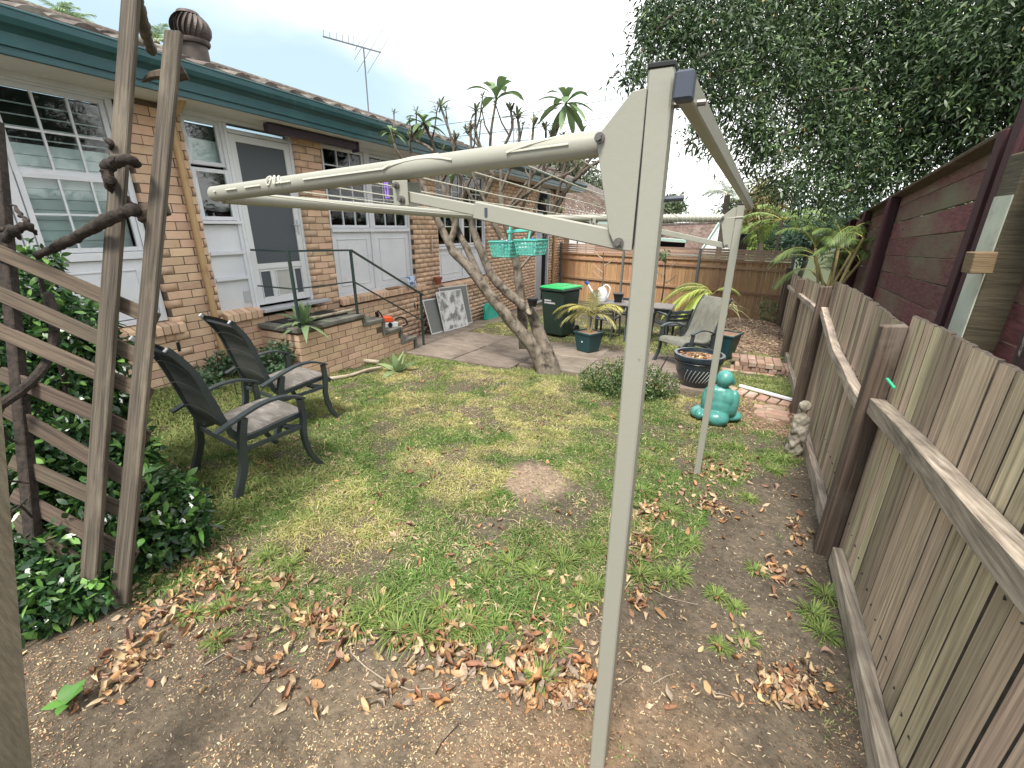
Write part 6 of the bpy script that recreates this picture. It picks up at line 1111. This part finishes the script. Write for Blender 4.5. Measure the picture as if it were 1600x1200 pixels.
for P, kind, sc in branches:
    pts = smoothpath([Q(*q) for q in P], 3); n = len(pts); r0 = .023; MB().tube(pts, [r0*(1-.42*i/n) for i in range(n)], 9).ob('branch', M['bark'], fg, True); tip = pts[-1]; dt = (pts[-1]-pts[-2]).normalized()
    for q_ in range(1):   # thin side twigs
        i = random.randint(n//3, n-3); b_ = pts[i]; dv = Vector((random.uniform(-.5, .5), random.uniform(-.35, .35), random.uniform(.5, .9))).normalized(); ln = random.uniform(.18, .38); e_ = b_+dv*ln+Vector((0, 0, .05)); MB().tube([b_, b_+dv*ln*.5+Vector((dv.x*.04, 0, 0)), e_], [.013, .010, .008], 7).ob('twig', M['bark'], fg, True); mt_ = rng.random((8, 1))
        aa = np.arange(8)*2.4; el_ = np.linspace(.1, 1.2, 8); D = np.stack([np.cos(aa)*np.cos(el_), np.sin(aa)*np.cos(el_), np.sin(el_)], 1); ribbons('leaf_tuft', np.repeat([list(e_)], 8, 0), D, np.cross(D, [0, 0, 1.]), random.uniform(.07, .14), .02, [.3, .9, 1, .6, .1], .3, np.array([.15, .18, .10])*(1-mt_)+np.array([.24, .27, .15])*mt_, M['leaf'], fold=.16, parent=fg)
    for k in range(2 if kind in 'nc' else 0):   # forked bare tips
        a = random.uniform(0, 6.28); q = tip-dt*.05; MB().tube([q, q+Vector((math.cos(a)*.06, math.sin(a)*.05, .09))], [.014, .012], 7).ob('tip', M['bark'], fg, True)
    nl, l0, w_, col = {'g': (10, .22, .07, FR), 'G': (17, .38, .09, FR), 'c': (15, .20, .034, ((.16, .2, .11), (.22, .26, .15))), 'B': (10, .56, .125, FR), 'F': (20, .46, .105, FR), 'n': (12, .14, .026, ((.17, .19, .12), (.24, .25, .16)))}[kind]
    for k in range(nl):
        a = k*2.4+random.uniform(-.3, .3); t = k/nl; el = {'B': .45+.8*t, 'F': -.5+1.7*t, 'n': .2+1.1*t, 'c': .0+1.2*t}.get(kind, -.1+1.3*t); D = np.array([[math.cos(a)*math.cos(el), math.sin(a)*math.cos(el), math.sin(el)]]); f = random.random()
        ribbons('leaf', [list(tip-dt*.03*(1-t))], D, np.array([[-math.sin(a), math.cos(a), .1]]), l0*random.uniform(.75, 1.15), w_*random.uniform(.8, 1.1), [.12, .35, .7, .95, 1, .75, .06] if kind not in 'nc' else [.3, .8, 1, .7, .1], .55 if kind in 'GBFg' else .3, [np.array(col[0])*(1-f)+np.array(col[1])*f], M['leaf'], fold=.16, parent=fg)
o = empty('hanging_pot', Q(832, 465, .2), 'small dark pot hanging on the frangipani trunk', 'flowerpot'); c = Q(832, 474, -.05); MB().lathe([(.05, -.04), (.07, .05), (.078, .05), (.078, .07), (.06, .07)], tuple(c), 16).ob('pot', M['black'], o, True); MB().tube([c+Vector((-.07, 0, .06)), c+Vector((-.02, .06, .16)), c+Vector((.07, 0, .06))], .003, 5).ob('hanger', M['black'], o)
# ------------------------------------------------------------------ palms and saplings beyond the patio
lp = empty('leaning_palm', (-.05, 10.2, -.46), 'yellow green palm with drooping fronds behind the olive chair', 'palm'); YG = ((.40, .44, .08), (.22, .32, .07))
for k in range(5): MB().tube([(-.05+.04*k, 10.2, -.48), (-.1-.05*k, 10.1, .1), (-.2-.06*k, 10.0, .45)], [.02, .016, .01], 7).ob('cane', M['cane'], lp, True)
for az, el, ln in ((3.3, .75, 1.1), (3.6, .5, 1.2), (3.9, .7, 1.0), (2.9, .9, .9), (3.3, .3, 1.15), (3.9, .25, 1.1), (4.2, .6, .8), (3.1, .6, 1.2), (.2, 1.0, .5), (3.6, .1, .9)): frond((-.15, 10.05, .42), (math.cos(az)*math.cos(el), math.sin(az)*math.cos(el), math.sin(el)), ln, 40, .0115, .28, *YG, sag=1.9, parent=lp, spread=.6)
rp_ = empty('cane_palm', (1.75, 9.3, -.4), 'clump of golden cane palm rising between the paling and red fences', 'palm')
CP = ((.08, .15, .04), (.17, .23, .07))
for k in range(9):
    bx, by = 1.68+random.uniform(-.12, .2), 9.3+random.uniform(-.4, .4); tp = Vector((bx+random.uniform(-.35, .25), by+random.uniform(-.3, .3), random.uniform(.95, 1.6))); MB().tube(smoothpath([(bx, by, -.4), (bx+random.uniform(-.05, .05), by, .5), tuple(tp)], 4), [.022]*9, 7).ob('cane', M['cane'], rp_, True)
    for q in range(3): az = random.uniform(0, 6.28); el = random.uniform(.5, 1.2); frond(tp, (math.cos(az)*math.cos(el), math.sin(az)*math.cos(el), math.sin(el)), random.uniform(.6, .95), 34, .010, .24, *CP, sag=1.9, parent=rp_)
for (x, y, h, lab) in ((-3.1, 12.6, 1.62, 'bare pale sapling with upturned twigs before the rear fence, left one'), (-1.4, 12.3, 1.60, 'thin sapling with a few green leaves before the rear fence, right one')):
    e = empty('sapling', tuple(at(x, y)), lab, 'tree'); b = at(x, y); MB().tube([b, b+Vector((.02, 0, h*.6)), b+Vector((-.03, 0, h))], [.022, .018, .012], 8).ob('trunk', M['bark'], e, True)
    for k in range(4): a = b+Vector((0, 0, h*(.55+.11*k))); s_ = -1 if k % 2 else 1; s_ = -1 if 'bare' in lab and k != 2 else s_; MB().tube([a, a+Vector((s_*.14, 0, .08)), a+Vector((s_*.30, 0, .22))], [.014, .013, .010], 7).ob('branch', M['log'], e, True)
    if 'green' in lab: cloud('foliage', [(x-.05, y, b.z+h+.02, .12)], 30, (.10, .16), .4, *FR, 'leaf', e)
fe = empty('fern_weed', tuple(at(1.15, 12.4)), 'wispy green weed growing against the foot of the rear fence', 'plant'); cloud('foliage', [(1.15, 12.4, -.25, .28), (1.05, 12.3, -.05, .2)], 500, (.05, .10), .25, (.10, .16, .06), (.2, .25, .12), 'leaf', fe)
# ------------------------------------------------------------------ the large evergreen on the right
bt = empty('large_evergreen_tree', (6.2, 9.2, -.4), 'large dense dark evergreen tree overhanging the yard from the right', 'tree')
M['tbark'] = mat('tree_bark', (.07, .055, .045), (.15, .125, .10), 8, rough=.95, bump=.6)
MB().tube(smoothpath([(6.2, 9.2, -.4), (6.1, 9.1, 1.5), (5.7, 8.9, 3.6), (4.9, 8.7, 5.6), (3.8, 8.5, 7.2)], 4), [float(v) for v in np.linspace(.26, .08, 17)], 12).ob('trunk', M['tbark'], bt, True)
tb = []
for px, py, k, r in ((985, 118, 7.2, .22), (1010, 100, 7.2, .32), (1035, 60, 7.2, .38), (1010, 45, 7.4, .26), (1040, 15, 7.4, .4), (1080, 60, 7.3, .5), (1075, 120, 7.2, .38), (1090, 10, 7.4, .6), (1120, 130, 7.4, .5), (1150, 60, 7.6, .7), (1160, 170, 7.3, .45), (1200, 110, 7.8, .8), (1200, 230, 7.4, .42), (1215, 285, 7.4, .32), (1180, 215, 7.3, .3), (1250, 60, 8.2, 1.0), (1270, 180, 8, .9), (1260, 290, 7.6, .45), (1310, 250, 7.8, .65), (1330, 100, 8.4, 1.2), (1350, 200, 8.2, .9), (1390, 250, 7.8, .7), (1300, 320, 7.5, .35), (1420, 60, 8.2, 1.2), (1450, 170, 7.8, 1.0), (1480, 220, 7.2, .8), (1500, 80, 7.2, 1.0), (1550, 150, 6.8, .9), (1600, 60, 6.4, 1.1), (1640, 160, 6.4, .9), (1180, -20, 8, .9), (1290, -60, 8.2, 1.2), (1420, -80, 8, 1.3), (1560, -60, 7, 1.2), (1160, 270, 7.5, .2), (1090, 200, 7.3, .22), (1075, 225, 7.3, .14), (1110, 225, 7.3, .16), (1700, 0, 6.2, 1.2), (1360, 290, 7.6, .4), (960, 122, 7.2, .10)):
    p = PK(px, py, k); tb.append((p.x, p.y, p.z, r*1.0, .9))
tb += [(4.6, 4.2, 4.0, 1.0, .9), (5.3, 5.4, 4.6, 1.2, .9), (4.6, 6.0, 3.8, 1.0, .9), (5.6, 3.0, 4.8, 1.1, .9), (5.2, 4.4, 5.8, 1.2, .9), (5.5, 6.5, 5.6, 1.2, .9)]  # unseen extra crown, added so the near window reflects something dark
EG = ((.022, .050, .022), (.062, .115, .045))
cloud('foliage', tb, 150000, (.055, .125), .29, (.022, .045, .02), (.088, .138, .055), 'leaf', bt, prof=(.15, 1, .9, .05), inner=.1, cluster=13, droop=.25)
cloud('young_foliage', tb, 20000, (.05, .11), .25, (.10, .18, .06), (.20, .27, .10), 'leaf', bt, prof=(.15, 1, .9, .05), inner=.8, cluster=9); cloud('yellow_leaves', tb, 350, (.05, .09), .3, (.45, .30, .08), (.5, .2, .08), 'leaf', bt, inner=.8)
prev = Vector((4.6, 8.6, 5.8))
for b in tb[::2]:
    c = Vector(b[:3]); r = b[3]; s0 = c+Vector((random.uniform(.3, .9)*r, random.uniform(-.4, .6)*r, random.uniform(.3, .9)*r)); e0 = c+Vector((-random.uniform(.5, .9)*r, random.uniform(-.5, .5)*r, random.uniform(-.6, .2)*r)); MB().tube(smoothpath([s0, s0.lerp(e0, .4)+Vector((0, 0, .12*r)), s0.lerp(e0, .75), e0], 3), [.022, .02, .018, .016, .014, .012, .01, .008, .007, .005], 5).ob('branch', M['tbark'], bt, True)
hg = empty('dark_hedge', (3.2, 8, -.4), 'dark hedge pressed against the back of the red slat fence', 'hedge')
hbl = [(rx(y)+1.05, y, z, .60) for y in np.arange(2.8, 17, .8) for z in (.2, 1.0, 1.75)]
cloud('foliage', hbl, 16000, (.09, .17), .45, *JG, 'leaf', hg, inner=.1, cluster=6)
# ------------------------------------------------------------------ background: trees, houses, wires
def bgtree(lab, blobs, n, size, cA, cB, trunk=None, asp=.4, name='background_tree', cl=8):
    bl = []
    for px, py, k, r in blobs: p = PK(px, py, k); bl.append((p.x, p.y, p.z, r))
    c = np.array(bl)[:, :3].mean(0); g = float(gz(c[0], c[1])); e = empty(name, (float(c[0]), float(c[1]), g), lab, 'tree'); cloud('crown', bl, n, size, asp, cA, cB, 'leaf', e, inner=.35, cluster=cl, prof=(.3, 1, .8, .2))
    MB().tube([(c[0], c[1], g-.2), (c[0]+.2, c[1], (g+c[2])/2), (c[0], c[1], c[2])], [.11, .09, .05], 8).ob('trunk', M['tbark'], e, True)
    for b in bl[::2]: MB().tube([(c[0]+.1, c[1], (g+c[2])/2+.3), (b[0], b[1], b[2])], [.08, .03], 5).ob('branch', M['tbark'], e, True)
DG = ((.055, .085, .04), (.12, .15, .075)); LG = ((.16, .26, .06), (.34, .40, .12)); GG = ((.09, .11, .075), (.18, .20, .13))
bgtree('rounded grey green gum tree rising behind the brown tiled roof', [(858, 262, 34, 1.6), (880, 255, 34, 1.6), (845, 285, 34, 1.5), (900, 275, 34, 1.5), (870, 285, 34, 1.8), (815, 290, 34, 1.5), (915, 295, 34, 1.2)], 7000, (.22, .42), *GG); bgtree('darker gum tree low on the skyline between tree and steel post', [(935, 305, 40, 1.3), (955, 300, 40, 1.5), (975, 298, 40, 1.5), (995, 305, 40, 1.5), (1050, 325, 40, .9)], 4500, (.22, .42), *DG)
bgtree('small olive tree just left of the far red roof', [(1045, 330, 30, .5), (1055, 325, 30, .5), (1038, 338, 30, .5)], 1500, (.15, .3), *DG)
bgtree('bright yellow green shrubs above the right end of the rear fence', [(1180, 370, 19, .7), (1200, 362, 19, .7), (1195, 345, 19, .6), (1215, 375, 19, .6), (1175, 350, 20, .5)], 5000, (.10, .2), *LG, cl=6); bgtree('blue green dense tree behind the cane palm', [(1225, 375, 17, .6), (1240, 350, 17, .7), (1250, 380, 16, .6), (1230, 330, 18, .6), (1270, 360, 16, .8), (1300, 350, 15, .9), (1330, 345, 13, .7)], 7000, (.08, .16), (.03, .07, .05), (.07, .13, .08)); bgtree('reddish tipped tree hanging beside the far steel post', [(1185, 315, 16, .45), (1195, 300, 16, .4), (1180, 335, 16, .35), (1210, 320, 16, .4)], 2500, (.10, .18), (.20, .20, .08), (.36, .28, .13)); bgtree('hazy pale tree on the skyline right of the far post', [(1140, 330, 45, 1.0), (1155, 325, 45, 1.3), (1165, 335, 45, 1.4)], 1500, (.3, .5), *GG)
pt = empty('distant_palm', (-.2, 19, 0), 'pale feathery palm top between the cross beam and tree', 'palm'); c = PY(1137, 305, 19); MB().tube([(c.x, 19, -.5), tuple(c)], .10, 8).ob('trunk', M['tbark'], pt, True)
for k in range(11): az = k*2.4; frond(c, (math.cos(az)*.6, math.sin(az)*.6, random.uniform(.2, 1.1)), 1.0, 18, .03, .4, (.32, .36, .30), (.45, .48, .42), sag=1.3, parent=pt)
sg_ = empty('fan_palm', (1.9, 17, 0), 'bright fan palm fronds above the rear fence corner', 'palm'); c = PY(1222, 345, 17)
MB().tube([(c.x, 17, -.6), tuple(c)], .04, 8).ob('trunk', M['tbark'], sg_, True)
for k in range(12): az = k*2.4; frond(c, (math.cos(az)*.9, math.sin(az)*.5, random.uniform(.0, .9)), 1.3, 30, .022, .45, (.22, .32, .07), (.14, .24, .06), sag=1.3, parent=sg_)
for px, py, k, lab in ((85, 22, 13, 'palm tips above the roof ridge at far left'), (112, 30, 13.5, 'spiky palm tuft above the roof, second from left'), (245, 60, 13, 'palm tuft above the roof beside the ventilator')):
    c = PK(px, py+6, k); e = empty('roof_palm', (c.x, c.y, -.3), lab, 'palm'); MB().tube([(c.x, c.y, -.3), tuple(c)], .08, 8).ob('trunk', M['tbark'], e, True)
    for q in range(12): az = q*2.4; frond(c, (math.cos(az)*.7, math.sin(az)*.7, random.uniform(.1, 1.2)), .75, 14, .03, .30, (.16, .26, .13), (.30, .40, .22), sag=1.2, parent=e)
def hiproof(name, lab, A, B, ridge, zg, wallh, mt, gut, hipdir=(0, 1, 0), rows=22):
    """front eave A-B, ridge line (R0,R1); tiles drawn as stepped courses"""
    A, B = Vector(A), Vector(B); R0, R1 = Vector(ridge[0]), Vector(ridge[1]); e = empty(name, (A+B)/2-Vector((0, 0, wallh)), lab, 'house'); V = []; F = []; Cc = []
    for i in range(rows):
        a0, a1 = i/rows, (i+1)/rows; n = 44
        for j in range(n):
            b0, b1 = j/n, (j+1)/n; L0, L1 = A.lerp(R0, a0), B.lerp(R1, a0); U0, U1 = A.lerp(R0, a1), B.lerp(R1, a1); up = Vector((0, 0, .03)); q = [L0.lerp(L1, b0)+up, L0.lerp(L1, b1)+up*.4, U0.lerp(U1, b1)-up*.2, U0.lerp(U1, b0)+up*.4]; k = len(V); V += [tuple(x) for x in q]+[tuple(L0.lerp(L1, b0)-up*.6), tuple(L0.lerp(L1, b1)-up*.6)]; F += [(k, k+1, k+2, k+3), (k+4, k+5, k+1, k)]; c = random.uniform(.7, 1.2); Cc += [(c, c, c)]*6
    o = fastmesh('roof', np.array(V), np.array(F), M[mt], np.array(Cc), e); d = (B-A).normalized(); MB().bar(A-Vector((0, 0, .07)), B-Vector((0, 0, .07)), .13, .12, (0, 0, 1)).ob('gutter', M[gut], e); MB().tube([R0, R1], .10, 8).ob('ridge_cap', M['tile_red'] if 0 else M['tile'], e, True)
    nrm = Vector((-d.y, d.x, 0)); w0 = A+nrm*.5; w1 = B+nrm*.5; q = MB(); q.hexa([w0-Vector((0, 0, wallh)), w1-Vector((0, 0, wallh)), w1+nrm*.2-Vector((0, 0, wallh)), w0+nrm*.2-Vector((0, 0, wallh)), w0-Vector((0, 0, .1)), w1-Vector((0, 0, .1)), w1+nrm*.2-Vector((0, 0, .1)), w0+nrm*.2-Vector((0, 0, .1))]); q.ob('wall', M['farwall'], e); return e
M['farwall'] = mat('far_brick_wall', (.20, .12, .08), (.28, .18, .13), 9, rough=.9)
h1 = hiproof('far_house', 'neighbouring house with large brown tiled hip roof behind the frangipani', PY(775, 318, 19.5), PY(1012, 356, 18.0), (PY(842, 262, 23), PY(872, 266, 23)), -1, 2.9, 'tile_red', 'mintgut')
h1b = MB(); A_, B_, R_ = PY(775, 318, 19.5), PY(740, 300, 24), PY(842, 262, 23); h1b.quad(A_, R_, B_); h1b.ob('roof_hip', M['tile'], h1); h1c = MB(); h1c.quad(PY(1012, 356, 18.0), PY(1040, 340, 23), PY(872, 266, 23)); h1c.ob('roof_hip', M['tile'], h1)
MB().bar(PY(790, 330, 17.5), PY(885, 350, 17.2), .35, .05, (0, 0, 1)).ob('fascia', M['gutter'], h1)
for i in range(3): p = PY(896+i*14, 376, 18.3); MB().box(p.x-.18, p.x+.14, p.y, p.y+.05, p.z-.6, p.z+.25).ob('window', M['whiteplastic'], h1)
h2 = hiproof('distant_house', 'distant house with red tiled roof and white weatherboard gable', PY(985, 392, 22), PY(1095, 397, 21), (PY(1000, 354, 25), PY(1124, 349, 24)), -1, 2.6, 'tile_red', 'mintgut')
gb = MB(); a, b, c = PY(1095, 397, 21.05), PY(1145, 396, 24.5), PY(1125, 351, 24.05); gb.prism([a, b, c], (.0, .15, 0)); gb.ob('gable', M['wallwhite'], h2); MB().bar(PY(1092, 398, 20.9), PY(1124, 348, 23.9), .16, .05, (0, 0, 1)).ob('barge_board', M['mintgut'], h2); MB().bar(PY(1149, 398, 24.2), PY(1124, 348, 23.9), .16, .05, (0, 0, 1)).ob('barge_board', M['palegrey'], h2)
MB().bar(PY(1000, 371, 19), PY(1073, 377, 19), .10, .5, (0, 0, 1)).ob('awning_roof', M['mintgut'], h2); MB().bar(PY(1020, 381, 19.3), PY(1070, 384, 19.3), .22, .05, (0, 0, 1)).ob('clerestory', M['dark'], h2)
o = empty('dark_chimney', PY(1160, 385, 20), 'dark chimney block just above the rear fence', 'chimney'); p = PY(1162, 376, 20); MB().box(p.x-.18, p.x+.15, 20, 20.4, -.6, p.z+.15).ob('stack', M['rust'], o); MB().box(p.x-.24, p.x+.21, 19.95, 20.45, p.z+.152, p.z+.25).ob('cap', M['black'], o)
# pylon and power lines
py_ = empty('pylon', (-71, 150, 0), 'faint lattice power pylon on the skyline behind the frangipani', 'pylon'); p0, p1 = PY(815, 275, 150), PY(805, 172, 150); P_ = MB()
for s_ in (-1, 1): P_.bar(Vector((p0.x+s_*3, 150, p0.z-25)), Vector((p1.x+s_*.5, 150, p1.z)), .3, .3)
for k in range(14): t = k/14; z0 = p0.z-25+(p1.z-p0.z+25)*t; z1 = p0.z-25+(p1.z-p0.z+25)*(t+1/14); w0 = 3-2.5*t; w1 = 3-2.5*(t+1/14); cx = (p0.x+p1.x)/2; P_.bar((cx-w0, 150, z0), (cx+w1, 150, z1), .2, .2); P_.bar((cx+w0, 150, z0), (cx-w1, 150, z1), .2, .2)
for z in (.80, .88, .96): zz = p0.z-25+(p1.z-p0.z+25)*z; P_.bar((p1.x-5, 150, zz), (p1.x+5, 150, zz), .25, .25)
M['steelhaze'] = mat('galvanised_steel', (.22, .24, .26), rough=.6); P_.ob('tower', M['steelhaze'], py_)
for (x0, y0, x1, y1) in ((700, 192, 1020, 143), (700, 213, 1020, 172), (900, 268, 1180, 252), (900, 283, 1180, 270)):
    a, b = PY(x0-100, y0+(y0-y1)*100/(x1-x0), 60), PY(x1+120, y1-(y0-y1)*120/(x1-x0), 60); o = MB().tube([a, a.lerp(b, .5)-Vector((0, 0, .3)), b], .035, 5).ob('power_line', M['wire'], None); top(o, 'thin overhead power line crossing the sky %s' % ('at mid height, upper strand' if y0 == 192 else 'at mid height, lower strand' if y0 == 213 else 'low, upper strand' if y0 == 268 else 'low, lower strand'), 'power line')
